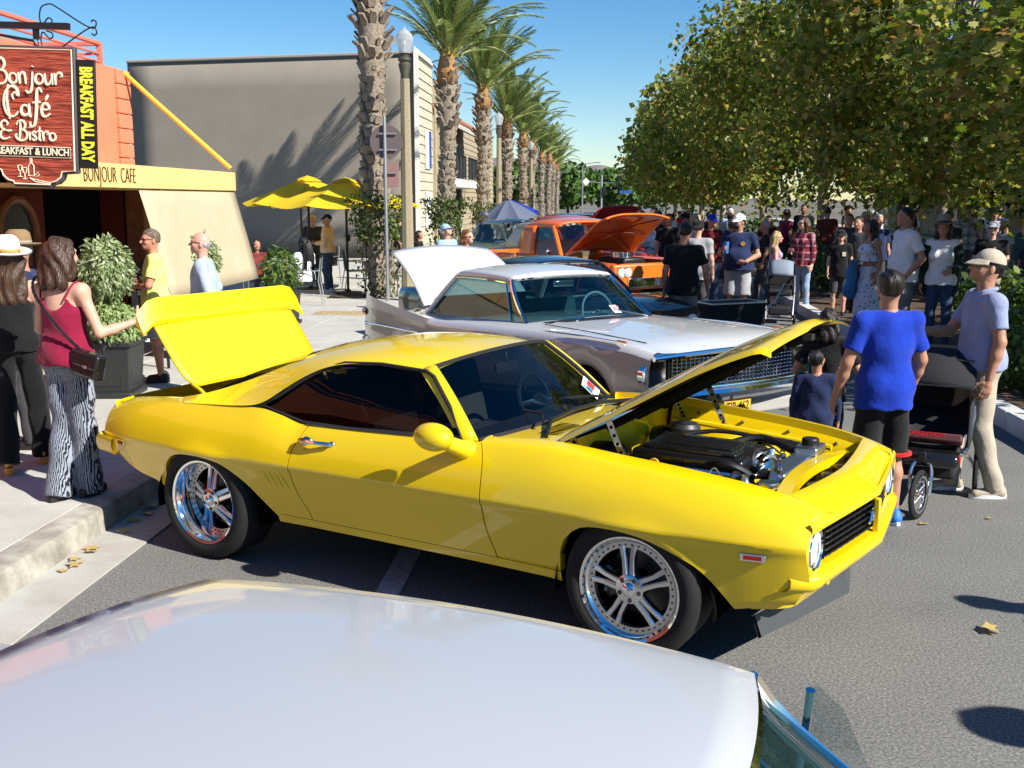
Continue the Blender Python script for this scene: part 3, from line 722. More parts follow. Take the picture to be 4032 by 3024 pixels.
foliage('climbing_vine', 'leafy green vine climbing the foot of the third palm', 'vine', (-4.5, 43.4, .15), column(.3, 1.8), 1000, .13, OVAL, 'ivy_leaf', 33)
def blob(rx, ry, rz, hollow=.6):
    def f(g, n):
        d = g.normal(size=(n, 3)); d /= np.linalg.norm(d, axis=1, keepdims=True); r = g.uniform(hollow, 1.05, n) ** .5
        lump = 1 + .12 * np.sin(d[:, 0] * 7) * np.sin(d[:, 1] * 6 + 1) + .06 * g.normal(size=n)
        return d * (r * lump)[:, None] * np.array([rx, ry, rz]), d + g.normal(size=d.shape) * .6 + np.array([0, 0, .3])
    return f
# olive topiaries in square pots
mat('planter_black', (0.022, 0.025, 0.024), .45)
def pot(x, y, w, h, label, rz):
    t = empty('square_planter', (x, y, .15), rz, label, 'planter')
    obj('body', MB().prism([(-.5, -.5), (.5, -.5), (.5, .5), (-.5, .5)], lambda a, b: (a * w * .86, b * w * .86, .05), lambda a, b: (a * w, b * w, h)), 'planter_black', parent=t, bevel=.01)
    obj('plinth', MB().box((0, 0, .03), (w * 1.02, w * 1.02, .06)), 'planter_black', parent=t, bevel=.012)
    obj('rim', MB().box((0, 0, h), (w * 1.1, w * 1.1, .05)), 'planter_black', parent=t, bevel=.012)
    obj('soil', MB().box((0, 0, h + .012), (w * .95, w * .95, .04)), 'soil', parent=t)
    for k in range(4):
        q = k * math.pi / 2; fr_ = MB(); e = w * .475
        for (a, b, c, d_) in ((-.3, .12, .3, .12), (-.3, h - .08, .3, h - .08), (-.3, .12, -.3, h - .08), (.3, .12, .3, h - .08)):
            fr_.tube([(a * w, -e * (.9 + .1 * b / h), b), (c * w, -e * (.9 + .1 * d_ / h), d_)], .008, 4)
        o = obj('panel_moulding', fr_, 'planter_black', parent=t); o.rotation_euler = (0, 0, q)
    return t
pot(-4.84, 10.35, .50, .54, 'black panelled square planter beside the maroon-top woman', .1)
foliage('olive_topiary', 'round clipped olive topiary on a bare stem in the black planter', 'topiary', (-4.86, 10.35, 1.40), blob(.25, .25, .31), 5200, .052, NARROW * np.array([1.7, 1]), 'olive_leaf', 41, MB().tube([(0, 0, -.75), (.01, 0, -.4), (0, 0, .0)], .022, 8).tube([(.02, 0, -.7), (.05, .01, -.5)], .008, 5))
foliage('spurge_plant', 'pale green bushy spurge filling the black planter', 'plant', (-4.80, 10.3, .86), blob(.30, .30, .21, .5), 5200, .045, NARROW * np.array([2.0, 1]), 'spurge_leaf', 42)
pot(-4.86, 12.9, .46, .5, 'black square planter behind the yellow-shirt man', .1)
foliage('olive_topiary', 'olive topiary behind the two men by the beige canvas', 'topiary', (-4.86, 12.9, 1.36), blob(.24, .24, .30), 3600, .052, NARROW * np.array([1.7, 1]), 'olive_leaf', 43, MB().tube([(0, 0, -.75), (.01, 0, -.4), (0, 0, .0)], .02, 8))
pot(-4.95, 16.6, .5, .5, 'low dark planter at the end of the beige canvas', 0)
foliage('rosemary_bush', 'feathery green bush in the planter beside the seated diners', 'shrub', (-4.95, 16.6, .95), blob(.30, .30, .42, .4), 1500, .11, NARROW, 'shrub_leaf', 44)
# median shrubs
SH = [(4.75, 11.4, .78, .75, 'low clipped shrub in the median behind the man in the tan cap'), (5.6, 13.2, 1.0, .7, 'broad low shrub in the median behind the hatted woman'), (5.3, 9.2, .8, .7, 'shrub at the right edge behind the tan-capped man'), (6.6, 17.5, 1.1, .75, 'median shrub below the pale sycamore trunk'), (5.3, 28, 1.2, 1.1, 'bright green median hedge clump behind the bearded man'), (4.9, 33, 1.1, 1.15, 'bright green hedge clump further down the median'), (5.6, 24, 1.0, .9, 'median shrub behind the plaid-shirt woman'), (5.2, 40, 1.3, 1.3, 'distant hedge clump in the median row')]
for i, (x, y, r_, h, lb) in enumerate(SH):
    foliage('median_shrub', lb, 'shrub', (x, y, .15 + h * .5), blob(r_, r_, h * .62, .5), 2600 if y < 16 else 1500, .085 if y < 16 else .13, OVAL, 'shrub_leaf', 50 + i, MB().tube([(0, 0, -h * .5), (.05, 0, .1)], .03, 6), group='shrubs in the median')
# trees closing the far end of the street
for i, (x, y, r_, h, lb) in enumerate([(-4.5, 168, 4.6, 7.2, 'round green tree at the street end, left of the signal'), (2.5, 172, 4.4, 6.6, 'green tree at the street end behind the signal pole'), (9, 176, 4.5, 7.4, 'green tree at the street end, right of the signal'), (-12, 160, 4.5, 7.0, 'green tree far behind the palm row'), (16, 150, 5, 8, 'green tree far behind the sycamore row')]):
    t = foliage('street_tree', lb, 'tree', (x, y, h * .6), blob(r_, r_, h * .45, .5), 1500, .62, QUAD, 'far_leaf', 70 + i, group='trees at the end of the street')
    obj('trunk', MB().tube([(0, 0, -h * .6), (0, 0, 0)], [.25, .15], 7), 'twig', parent=t)
# fallen leaves
def fallen(x, y, z, s, label, seed):
    g = np.random.default_rng(seed); V, K = leaves(np.array([[0, 0, .02]]), np.array([[.1, .1, 1.]]) + g.normal(size=(1, 3)) * .2, s, LOBED, curl=.9, seed=seed)
    V[:, 2] *= .3; V[:, 2] += .002 - V[:, 2].min()
    o = obj('fallen_leaf', np_mesh('fallen_leaf', V, K, 'dry_leaf'), []); o.location = (x, y, z); return tag(o, label, 'leaf', 'fallen leaves')
# ================================================================ street furniture and cafe things
mat('sign_wood', (0.36, 0.055, 0.028), .6); t, b = nodes_of('sign_wood')
tc = t.nodes.new('ShaderNodeTexCoord'); mp = t.nodes.new('ShaderNodeMapping'); mp.inputs['Scale'].default_value = (2.2, 2.2, 26)
nz = t.nodes.new('ShaderNodeTexNoise'); nz.inputs['Scale'].default_value = 1.6; nz.inputs['Detail'].default_value = 5; nz.inputs['Distortion'].default_value = .6
t.links.new(tc.outputs['Object'], mp.inputs[0]); t.links.new(mp.outputs[0], nz.inputs['Vector'])
rp = t.nodes.new('ShaderNodeValToRGB'); rp.color_ramp.elements[0].position = .36; rp.color_ramp.elements[0].color = (.16, .02, .012, 1); rp.color_ramp.elements[1].position = .58; rp.color_ramp.elements[1].color = (.42, .075, .038, 1)
t.links.new(nz.outputs['Fac'], rp.inputs[0]); t.links.new(rp.outputs[0], b.inputs['Base Color'])
bp = t.nodes.new('ShaderNodeBump'); bp.inputs['Strength'].default_value = .9; bp.inputs['Distance'].default_value = .03; t.links.new(nz.outputs['Fac'], bp.inputs['Height']); t.links.new(bp.outputs[0], b.inputs['Normal'])
mat('sign_cream', (0.78, 0.70, 0.50), .6)
mat('sign_edge', (0.07, 0.065, 0.07), .6)
mat('sign_black', (0.010, 0.010, 0.010), .5)
mat('letter_lime', (0.72, 0.74, 0.05), .5)
mat('umbrella_yellow', (0.86, 0.60, 0.02), .8)
for nm, c in (('umbrella_yellow', (0.86, 0.60, 0.02)), ('umbrella_blue', (0.01, 0.05, 0.42))):
    if nm not in MAT: mat(nm, c, .8)
    t, b = nodes_of(nm); tr = t.nodes.new('ShaderNodeBsdfTranslucent'); tr.inputs[0].default_value = (*c, 1); mx = t.nodes.new('ShaderNodeMixShader'); mx.inputs[0].default_value = .35
    t.links.new(b.outputs[0], mx.inputs[1]); t.links.new(tr.outputs[0], mx.inputs[2]); t.links.new(mx.outputs[0], t.nodes['Material Output'].inputs['Surface'])
mat('umbrella_grey', (0.10, 0.12, 0.18), .8)
mat('lamp_concrete', (0.30, 0.25, 0.16), .85, var=.25, vscale=60, bump=.3, bscale=120)
mat('bronze_green', (0.10, 0.095, 0.075), .5, metal=.4)
mat('galvanised', (0.38, 0.39, 0.40), .45, metal=.7)
mat('sign_back', (0.16, 0.125, 0.12), .55, metal=.2)
mat('sign_back_red', (0.30, 0.17, 0.15), .55)
mat('alu', (0.55, 0.56, 0.57), .35, metal=.9)
mat('table_top', (0.10, 0.13, 0.14), .3)

# hanging cafe sign (one thing: board, letters, side plaque); bracket is another
SG = empty('hanging_cafe_sign', (-4.88, 9.15, 2.20), 0, 'carved red wood cafe sign with cream script hanging by the canopy', 'sign')
SG.rotation_euler = (0, R(2.2), 0); SG.scale = (.955, 1, .955)
hw, hh = .425, 1.24
half = [(hw, hh), (hw, .135), (.30, .125), (.285, .075), (.24, .035), (.185, .022), (.175, 0)]
outl = half + [(-a, b) for a, b in reversed(half)]
obj('board', MB().prism(outl, lambda a, b: (a, -.03, b), lambda a, b: (a, .03, b)), 'sign_edge', parent=SG, bevel=.008, ang=30)
inn = [(a * .955, .022 + b * .964) for a, b in outl]
obj('carved_field', MB().prism(inn, lambda a, b: (a, -.040, b), lambda a, b: (a, -.028, b)), 'sign_wood', parent=SG)
obj('border', MB().tube([(a * .945, -.041, .028 + b * .952) for a, b in outl], .0075, 5, closed=True), 'sign_cream', parent=SG)
circ = lambda cx, cy, r, n=14: [(cx + r * math.cos(q), cy + r * math.sin(q)) for q in np.linspace(1.2, 1.2 + 2 * math.pi, n)]
GL = {
 'B': ([[(.10, -.05), (.2, .5), (.22, 1.08)], [(-.05, .80), (.1, 1.0), (.42, 1.0), (.55, .8), (.42, .58), (.15, .53)], [(.15, .53), (.52, .5), (.66, .25), (.5, .02), (.2, -.02), (-.05, .1), (-.12, .26), (0, .30)]], .74),
 'o': ([circ(.22, .22, .2)], .50),
 'n': ([[(0, .46), (.06, .0)], [(.05, .28), (.18, .46), (.32, .38), (.36, .0)]], .46),
 'j': ([[(.26, .5), (.2, -.15), (.05, -.36), (-.12, -.25)], [(.27, .70), (.29, .73)]], .38),
 'u': ([[(0, .45), (.05, .08), (.18, .0), (.32, .14), (.36, .45)], [(.36, .45), (.40, .0)]], .50),
 'r': ([[(0, .46), (.05, .0)], [(.04, .28), (.16, .45), (.32, .47), (.38, .36), (.28, .32)]], .44),
 'C': ([[(.42, .58), (.36, .72), (.5, .84), (.62, .72), (.58, .95), (.35, 1.05), (.08, .85), (-.02, .45), (.12, .06), (.40, -.02), (.62, .16)], [(.2, 1.12), (.1, .6), (.22, -.12)]], .72),
 'a': ([circ(.2, .21, .18), [(.38, .45), (.40, .05), (.48, .0)]], .52),
 'f': ([[(.46, .86), (.36, 1.0), (.24, .88), (.2, .3), (.1, -.28), (-.08, -.36), (-.12, -.2)], [(.02, .48), (.38, .52)]], .42),
 'e': ([[(.03, .24), (.34, .28), (.28, .44), (.12, .46), (.01, .28), (.05, .06), (.2, .0), (.38, .12)]], .44),
 'E': ([[(.03, .24), (.34, .28), (.28, .44), (.12, .46), (.01, .28), (.05, .06), (.2, .0), (.38, .12)], [(.18, .58), (.32, .78)]], .46),
 '&': ([[(.62, .12), (.3, .02), (.02, .14), (.06, .42), (.34, .52)], [(.34, .52), (.1, .62), (.08, .88), (.3, 1.0), (.5, .88), (.44, .76)], [(.40, .48), (.6, .46), (.76, .5)]], .84),
 'i': ([[(.06, .45), (.1, .0)], [(.08, .66), (.1, .69)]], .24),
 's': ([[(.3, .38), (.16, .47), (.04, .36), (.2, .22), (.28, .08), (.12, .0), (0, .10)]], .38),
 't': ([[(.14, .74), (.12, .1), (.24, .0)], [(-.04, .48), (.30, .5)]], .34), ' ': ([], .3)}
def script(word, h, cx, z0, r):
    wf = .84; wid = sum(GL[c][1] for c in word) * h * wf; x = cx - wid / 2
    for c in word:
        if GL[c][0]:
            m = MB()
            for st in GL[c][0]:
                p = crom([(x + a * h * wf, -.046, z0 + b_ * h) for a, b_ in st], 5); n = len(p)
                m.tube(p, [r * (1.0 + .55 * math.sin(math.pi * i / max(1, n - 1))) for i in range(n)], 6)
            obj('letter', m, 'sign_cream', parent=SG, ang=60)
        x += GL[c][1] * h * wf
script('Bonjour', .215, .005, .905, .0085)
script('CafE', .245, -.01, .625, .0095)
script('& Bistro', .165, -.015, .415, .0075)
obj('plaque', MB().box((0, -.043, .315), (.73, .012, .088)), 'sign_black', parent=SG)
obj('plaque_border', MB().tube([(-.37, -.046, .27), (.37, -.046, .27), (.37, -.046, .36), (-.37, -.046, .36)], .005, 4, closed=True), 'sign_cream', parent=SG)
def letters(txt, size, parent, m, loc, rot, bold=0, sx=1.0, ex=.003, sp=1.0):
    o = obj('lettering', text_mesh(txt, size, ex, bold, sx, spacing=sp), m, parent=parent); o.location = loc; o.rotation_euler = rot; o['kind'] = 'stuff'; return o
letters('BREAKFAST & LUNCH', .088, SG, 'sign_cream', (0, -.051, .315), (R(90), 0, 0), .0022, .84)
em = MB()
for pth in ([(.0, .08), (.0, .17), (.018, .19), (.018, .24), (.034, .24), (.034, .19), (.052, .17), (.052, .08), (.0, .08)], [(-.10, .17), (-.095, .13), (-.08, .12), (-.065, .13), (-.06, .17), (-.10, .17)], [(-.08, .12), (-.08, .07)], [(-.10, .07), (-.06, .07)], [(-.055, .15), (-.05, .11), (-.035, .10), (-.02, .11), (-.015, .15), (-.055, .15)], [(-.035, .10), (-.035, .05)], [(-.055, .05), (-.015, .05)], [(.01, .06), (.08, .045), (.20, .025), (.19, .012), (.06, .03), (.01, .06)], [(.06, .09), (.09, .115), (.10, .09), (.075, .075)]):
    em.tube([(a - .03, -.043, b_ + .02) for a, b_ in pth], .0045, 4)
obj('bottle_and_glass_emblem', em, 'sign_cream', parent=SG, kind='stuff')
obj('side_board', MB().box((.515, 0, .66), (.165, .03, .95)), 'sign_black', parent=SG, bevel=.004)
letters('BREAKFAST ALL DAY', .150, SG, 'letter_lime', (.515, -.019, .66), (R(90), R(90), 0), .0075, .585)
BK = empty('sign_bracket', (-6.45, 9.15, 3.525), 0, 'black iron bracket beam with scrolls holding the cafe sign', 'bracket')
def bpart(nm, mb, m='iron_black'):
    o = obj(nm, mb, m, parent=BK); o.matrix_parent_inverse = Matrix.Translation((-6.4, 9.6, 3.6)).inverted(); return o
bpart('beam', MB().box((-5.45, 9.6, 3.645), (2.05, .05, .055), M=Euler((0, R(1.9), 0)).to_matrix()))
bpart('stay_rod', MB().tube([(-6.45, 9.62, 3.80), (-4.75, 9.60, 3.50), (-4.72, 9.6, 3.44)], .012, 6))
for s_ in (1, -1):
    z0 = 3.60; q = [(-4.63, 0.02), (-4.58, .04), (-4.575, .07), (-4.60, .085), (-4.62, .07), (-4.66, .03), (-4.68, .09), (-4.66, .17), (-4.60, .195), (-4.54, .18), (-4.32, .04), (-4.22, -.005), (-4.19, .02), (-4.19, .05), (-4.215, .062), (-4.23, .045)]
    bpart('scroll', MB().tube(crom([(a, 9.6, z0 + s_ * b_ * 1.0) for a, b_ in q], 4), .0065, 5))
bpart('hook', MB().box((-4.72, 9.6, 3.565), (.045, .03, .11)).tube(crom([(-4.72, 9.6, 3.52), (-4.705, 9.6, 3.48), (-4.715, 9.6, 3.45), (-4.725, 9.6, 3.47)], 4), .005, 5))

# lamp posts
def lamp(x, y, label):
    t = empty('street_lamp', (x, y, .15), 0, label, 'street lamp', 'street lamps on the pavement')
    obj('post', MB().tube([(0, 0, 0), (0, 0, .5), (0, 0, 4.2)], [.15, .125, .088], 8), 'lamp_concrete', parent=t, ang=20)
    obj('neck', MB().lathe([(.07, 4.18), (.085, 4.22), (.08, 4.28), (.12, 4.44), (.12, 4.47), (.095, 4.5), (.125, 4.54), (.125, 4.57), (.09, 4.60), (.10, 4.64), (.13, 4.66)], 20, (0, 0, 0)), 'bronze_green', parent=t)
    obj('globe', MB().lathe([(.105, 4.66), (.125, 4.74), (.165, 4.88), (.170, 4.94), (.150, 4.995), (.150, 5.0), (.10, 5.06), (.04, 5.10), (.018, 5.13), (0, 5.17)], 24, (0, 0, 0)), 'glass_globe', parent=t)
    obj('bulb', MB().ball((0, 0, 4.84), (.04, .04, .07), 10, 8).tube([(0, 0, 4.64), (0, 0, 4.8)], .025, 8), 'white_plastic', parent=t)
lamp(-3.66, 20.8, 'nearest street lamp, concrete post with clear acorn globe beside the palm')
lamp(-3.66, 40.6, 'street lamp between the third and fourth palms'); lamp(-3.66, 60.4, 'farthest street lamp glimpsed among the palm trunks')
# road sign seen from behind
rs = empty('road_sign', (-4.03, 20.6, .15), 0, 'road sign seen from behind, round disc above a small plate', 'sign')
obj('pole', MB().tube([(0, 0, 0), (0, 0, 3.5)], .032, 8), 'galvanised', parent=rs)
obj('disc', MB().lathe([(0, -.006), (.315, -.006), (.315, .006), (0, .006)], 36, (.02, .04, 3.03), Matrix.Rotation(R(90), 3, 'X')), 'sign_back', parent=rs)
obj('plate', MB().box((.10, .04, 2.42), (.30, .01, .46)), 'sign_back_red', parent=rs, bevel=.004)
for z in (3.18, 2.88, 2.45): obj('clamp', MB().box((.06, .0, z), (.34, .02, .03)), 'alu', parent=rs)
s2 = empty('road_sign', (-5.1, 24.5, .15), 0, 'small round sign on a thin pole left of the nearest palm', 'sign')
obj('pole', MB().tube([(0, 0, 0), (0, 0, 2.6)], .02, 6), 'steel_dark', parent=s2); obj('disc', MB().lathe([(0, -.005), (.17, -.005), (.17, .005), (0, .005)], 20, (-.02, -.03, 2.5), Matrix.Rotation(R(90), 3, 'X')), 'white_plastic', parent=s2)
# umbrellas
def umbrella(x, y, r_, ztop, zed, label, m='umbrella_yellow', n=8, tilt=(0, 0), m2=None, vent=True, rz=.2, val=.0):
    t = empty('parasol', (x, y, .15), rz, label, 'parasol', 'parasols by the cafe' if m == 'umbrella_yellow' else None)
    zt, ze = ztop - .15, zed - .15
    K = Matrix.Rotation(tilt[0], 3, 'X') @ Matrix.Rotation(tilt[1], 3, 'Y')
    def pt(k, s): # along rib
        q = 2 * math.pi * k / n; rr = r_ * s; z = zt - (zt - ze) * (s ** 1.12)
        return Vector((rr * math.cos(q), rr * math.sin(q), z))
    for k in range(n):
        def f(u, v, k=k):
            a = pt(k, .10 + .90 * v); b_ = pt(k + 1, .10 + .90 * v); p = a.lerp(b_, u); p.z -= .07 * math.sin(math.pi * u) * v; return K @ (p - Vector((0, 0, zt))) + Vector((0, 0, zt))
        obj('canopy_panel', MB().grid(f, 7, 8, flip=True), m if (m2 is None or k in (0, 7, 1)) else m2, parent=t, ang=60)
        obj('rib', MB().tube([K @ (pt(k, s) - Vector((0, 0, zt + .02))) + Vector((0, 0, zt)) for s in (.05, .5, 1.0)], .008, 4), 'steel_dark', parent=t)
    if vent: obj('vent_cap', MB().lathe([(r_ * .22, zt - .07), (r_ * .12, zt + .005), (.02, zt + .05), (0, zt + .06)], 16, (0, 0, 0)), m, parent=t)
    obj('pole', MB().tube([(0, 0, 0), (0, 0, zt)], .028, 8), 'iron_black', parent=t)
    obj('crank', MB().box((.02, 0, 1.15), (.09, .09, .14)), 'iron_black', parent=t, bevel=.01)
    obj('base', MB().lathe([(0, .07), (.05, .07), (.07, .03), (.30, .02), (.32, 0)], 24, (0, 0, 0)), 'iron_black', parent=t)
umbrella(-6.30, 23.4, 1.42, 2.56, 2.02, 'yellow parasol over the seated diners, nearer the cafe', rz=.15)
umbrella(-5.25, 22.5, 1.62, 2.50, 1.98, 'wide yellow parasol partly behind the nearest palm trunk', rz=.5)
umbrella(-7.6, 27.5, 1.4, 2.5, 2.0, 'yellow parasol farther back on the patio', rz=.3)
umbrella(-2.75, 33.5, .95, 2.12, 1.62, 'blue and grey beach umbrella above people sitting by the cars', 'umbrella_blue', 8, (R(6), R(-8)), 'umbrella_grey', False, .4)
# tables and chairs
def chair(x, y, rz, label):
    t = empty('patio_chair', (x, y, .15), rz, label, 'chair', 'patio chairs')
    obj('seat', MB().box((0, 0, .44), (.46, .44, .02)), 'dark_cloth', parent=t, bevel=.008)
    obj('backrest', MB().box((0, -.23, .66), (.44, .02, .42), M=Euler((R(8), 0, 0)).to_matrix()), 'dark_cloth', parent=t, bevel=.008)
    for s_ in (-1, 1):
        obj('side_frame', MB().tube(crom([(s_ * .26, .22, 0), (s_ * .26, .21, .62), (s_ * .26, .14, .65), (s_ * .26, -.16, .65), (s_ * .26, -.24, .66)], 3), .013, 6), 'alu', parent=t)
        obj('leg', MB().tube([(s_ * .25, -.30, 0), (s_ * .25, -.22, .46), (s_ * .24, -.27, .88)], .013, 6), 'alu', parent=t)
    return t
def table(x, y, label):
    t = empty('patio_table', (x, y, .15), 0, label, 'table', 'patio tables')
    obj('top', MB().lathe([(0, .73), (.36, .73), (.375, .74), (.36, .75), (0, .75)], 28, (0, 0, 0)), 'table_top', parent=t)
    obj('stem', MB().tube([(0, 0, .02), (0, 0, .73)], .03, 8), 'alu', parent=t)
    obj('foot', MB().lathe([(0, .05), (.06, .04), (.24, .015), (.25, 0)], 20, (0, 0, 0)), 'alu', parent=t)
table(-6.05, 20.0, 'round patio table in front of the person with long dreadlocks'); table(-6.6, 23.9, 'round patio table under the yellow parasol')
chair(-5.38, 19.75, 1.75, 'aluminium patio chair holding the person with long dreadlocks')
chair(-5.15, 22.9, -1.2, 'empty dark patio chair behind the man in the peach jacket'); chair(-6.55, 20.55, -2.6, 'patio chair across the near table'); chair(-6.3, 24.7, 2.9, 'patio chair under the nearer yellow parasol')
gl_ = obj('water_glass', MB().lathe([(.03, .0), (.036, .12), (.033, .12), (.028, .01)], 14, (0, 0, 0)), 'glass_clear', loc=(-5.95, 19.85, .905), label='clear water glass on the near patio table', cat='glass')
# waiting board
wb = empty('waiting_board', (-5.13, 12.0, .15), R(12), 'black waiting sign on a stand behind the yellow-shirt man', 'sign')
obj('panel', MB().box((0, 0, .98), (.40, .03, .52)), 'sign_black', parent=wb, bevel=.006)
for i, s_ in enumerate(('PLEASE', 'WAIT', 'TO BE', 'SEATED')): letters(s_, .072, wb, 'paper', (0, -.018, 1.14 - .085 * i), (R(90), 0, 0), .0006, 1.0, .001)
obj('poster', MB().box((.06, -.004, .50), (.26, .012, .36)), 'paper', parent=wb)
obj('bottle_print', MB().box((.05, -.013, .48), (.10, .006, .22)).box((.05, -.013, .63), (.04, .006, .08)), 'print_black', parent=wb, kind='stuff')
for s_ in (-1, 1): obj('leg', MB().box((s_ * .17, .03, .37), (.03, .03, .74)), 'sign_black', parent=wb)
# traffic signal at the crossing far away
ts = empty('traffic_signal', (.55, 140, 0), 0, 'traffic signal on a mast arm at the far crossing', 'traffic light')
obj('pole', MB().tube([(0, 0, 0), (0, 0, 5.2)], .12, 8), 'galvanised', parent=ts); obj('mast_arm', MB().tube([(0, 0, 4.2), (-2.2, 0, 4.5)], .07, 6).tube([(0, 0, 4.2), (2.6, 0, 4.3)], .05, 6), 'galvanised', parent=ts)
for x, z in ((2.1, 4.45), (.3, 3.2)): obj('signal_head', MB().box((x, -.2, z), (.42, .3, 1.15)), 'black_plastic', parent=ts, bevel=.03)
obj('street_name_board', MB().box((3.1, -.1, 3.1), (1.6, .05, .42)), 'sign_blue', parent=ts); obj('sign_plate', MB().box((-2.0, -.1, 4.4), (.7, .05, .7), M=Euler((0, R(45), 0)).to_matrix()), 'white_plastic', parent=ts)
sl = empty('street_light', (-1.6, 118, 0), 0, 'cobra head street light beyond the palms', 'street lamp')
obj('pole', MB().tube([(0, 0, 0), (0, 0, 5.6), (.2, 0, 5.9), (1.4, 0, 6.05)], [.09, .07, .05, .04], 6), 'galvanised', parent=sl); obj('lamp_head', MB().box((1.6, 0, 6.05), (.6, .2, .1)), 'galvanised', parent=sl, bevel=.03)
# leaves on the road and in the gutter
FL = [(2.22, 5.31, .13, 'fallen leaf beside the splitter of the yellow coupe'), (1.95, 5.15, .12, 'second fallen leaf beside the splitter of the yellow coupe'), (2.66, 6.35, .10, 'dry leaf on the road in front of the stroller'), (2.28, 4.15, .10, 'curled dry leaf on the asphalt at lower right'), (1.75, 3.70, .075, 'small dry leaf alone on the lower asphalt'), (2.15, 6.95, .10, 'dry leaf beside the stroller front wheel'), (2.62, 7.1, .05, 'tiny leaf fragment on the road behind the stroller'), (2.2, 4.55, .05, 'twig-like leaf fragment on the right asphalt'), (1.85, 4.2, .05, 'tiny brown leaf below the splitter')]
for i, (x, y, s_, lb) in enumerate(FL): fallen(x, y, .003, s_, lb, 200 + i)
GLF = [(-3.02, 6.02, 'dry leaf in the sunny gutter'), (-2.99, 5.95, 'second dry leaf in the sunny gutter'), (-3.03, 5.82, 'third dry leaf in the sunny gutter'), (-2.98, 5.72, 'fourth dry leaf in the sunny gutter'), (-3.0, 5.62, 'fifth dry leaf in the sunny gutter'), (-3.02, 6.6, 'dry leaf in the shaded gutter behind the rear wheel'), (-2.98, 6.75, 'second dry leaf in the shaded gutter'), (-3.03, 6.9, 'third dry leaf in the shaded gutter'), (-2.97, 6.35, 'pale leaf in the shaded gutter')]
for i, (x, y, lb) in enumerate(GLF): fallen(x, y, .012, .085 + .01 * (i % 4), lb, 230 + i)
for i, (x, y) in enumerate(((-4.05, 5.95), (-4.6, 7.5))): fallen(x, y, .152, .05, ['small dark leaf on the sunny pavement', 'tiny leaf on the pavement further back'][i], 250 + i)
obj('paper_scrap', MB().add([(0, 0, .004), (.05, .01, .02), (.06, .06, .004), (.01, .05, .03)], [(0, 1, 2), (0, 2, 3)]), 'paper', loc=(2.38, 4.85, 0), label='crumpled white paper scrap on the right asphalt', cat='paper')
# ================================================================ the yellow coupe
CAR = empty('yellow_coupe', (.569, 5.493, 0), -.468, 'bright yellow classic coupe with bonnet and boot lid raised', 'car')
W_ = pch([-3.72, -3.5, -3.1, -2.7, -2.3, -1.9, -1.3, -.7, -.3, 0, .35, .6, .75, .84], [.80, .862, .912, .93, .925, .915, .915, .922, .932, .935, .925, .895, .86, .82])
T_ = pch([-3.72, -3.55, -3.3, -3.0, -2.75, -2.5, -2.34, -2.18, -2.03, -1.8, -1.3, -.94, -.5, -.1, .3, .575, .75, .84], [.815, .845, .872, .895, .912, .925, .93, .905, .872, .876, .893, .906, .925, .897, .862, .823, .778, .742])
YT_ = pch([-3.72, -3.3, -2.75, -2.34, -2.05, -1.3, -.9, -.4, .2, .6, .84], [.70, .775, .80, .80, .80, .80, .80, .795, .79, .765, .72])
CR = lambda x: .645
def Yside(x, z):
    W = W_(x); T = T_(x); yt = YT_(x); c = CR(x)
    if z >= c:
        s = min(1.0, (z - c) / max(.02, T - c)); y = W - (W - yt) * (.40 * s + .60 * s ** 2.5)
    else:
        s = (c - z) / (c - .30); y = W - .012 * min(1, s * 9) - .085 * s ** 1.1
    for cxw, R0 in ((0.0, .345), (-2.743, .36)):
        d = math.hypot((x - cxw), (z - .31) * 1.08); y += .016 * math.exp(-((d - R0) / .055) ** 2) * (1 if z < c + .05 else math.exp(-((z - c - .05) / .05) ** 2))
    return y
FA = pch([-.376, -.368, -.350, -.31, -.255, -.17, -.08, 0, .12, .228, .338, .40, .45, .478], [.30, .42, .49, .55, .593, .617, .622, .616, .59, .55, .487, .42, .355, .318])
RA = pch([-3.075, -3.066, -3.048, -3.01, -2.95, -2.882, -2.75, -2.65, -2.56, -2.48, -2.40, -2.289, -2.175], [.372, .46, .52, .57, .605, .622, .628, .62, .603, .566, .512, .405, .30])
ZB = pch([-3.72, -3.60, -3.5, -3.405, -3.212, -3.075], [.56, .53, .48, .443, .404, .372])
def zlow(x):
    if x <= -3.075: return ZB(x)
    if x <= -2.175: return RA(x)
    if x < -.376: return .345
    if x <= .478: return FA(x)
    return .32 + .06 * min(1, (x - .478) / .25)
DR = pch([.30, .371, .477, .64, .733, .80, .865, .94], [-1.95, -1.955, -2.01, -2.045, -2.035, -2.01, -1.985, -1.93])      # door rear gap
DF = pch([.30, .346, .509, .64, .875, .93], [-.735, -.742, -.785, -.793, -.835, -.875])                                 # door front gap
def side_panel(xL, xR, nu, flange=True, zb=None, top=None, dens=None):
    """rows: lower (to crease), upper (to shoulder). returns MB for the right side"""
    nl, nup = 9, 13
    rows = [('l', i / nl) for i in range(nl)] + [('u', i / nup) for i in range(nup + 1)]
    V = []
    us = dens if dens is not None else np.linspace(0, 1, nu)
    for u in us:
        colv = []
        for k, t in rows:
            z = .3 + .6 * t
            for _ in range(4):
                a, b = xL(z), xR(z); x = a + (b - a) * u
                lo = zlow(x) if zb is None else zb(x); c = CR(x); tp = T_(x) if top is None else top(x)
                z = lo + (c - lo) * t if k == 'l' else c + (tp - c) * t
            colv.append((x, -Yside(x, z), z))
        V.append(colv)
    return V, len(us), len(rows)
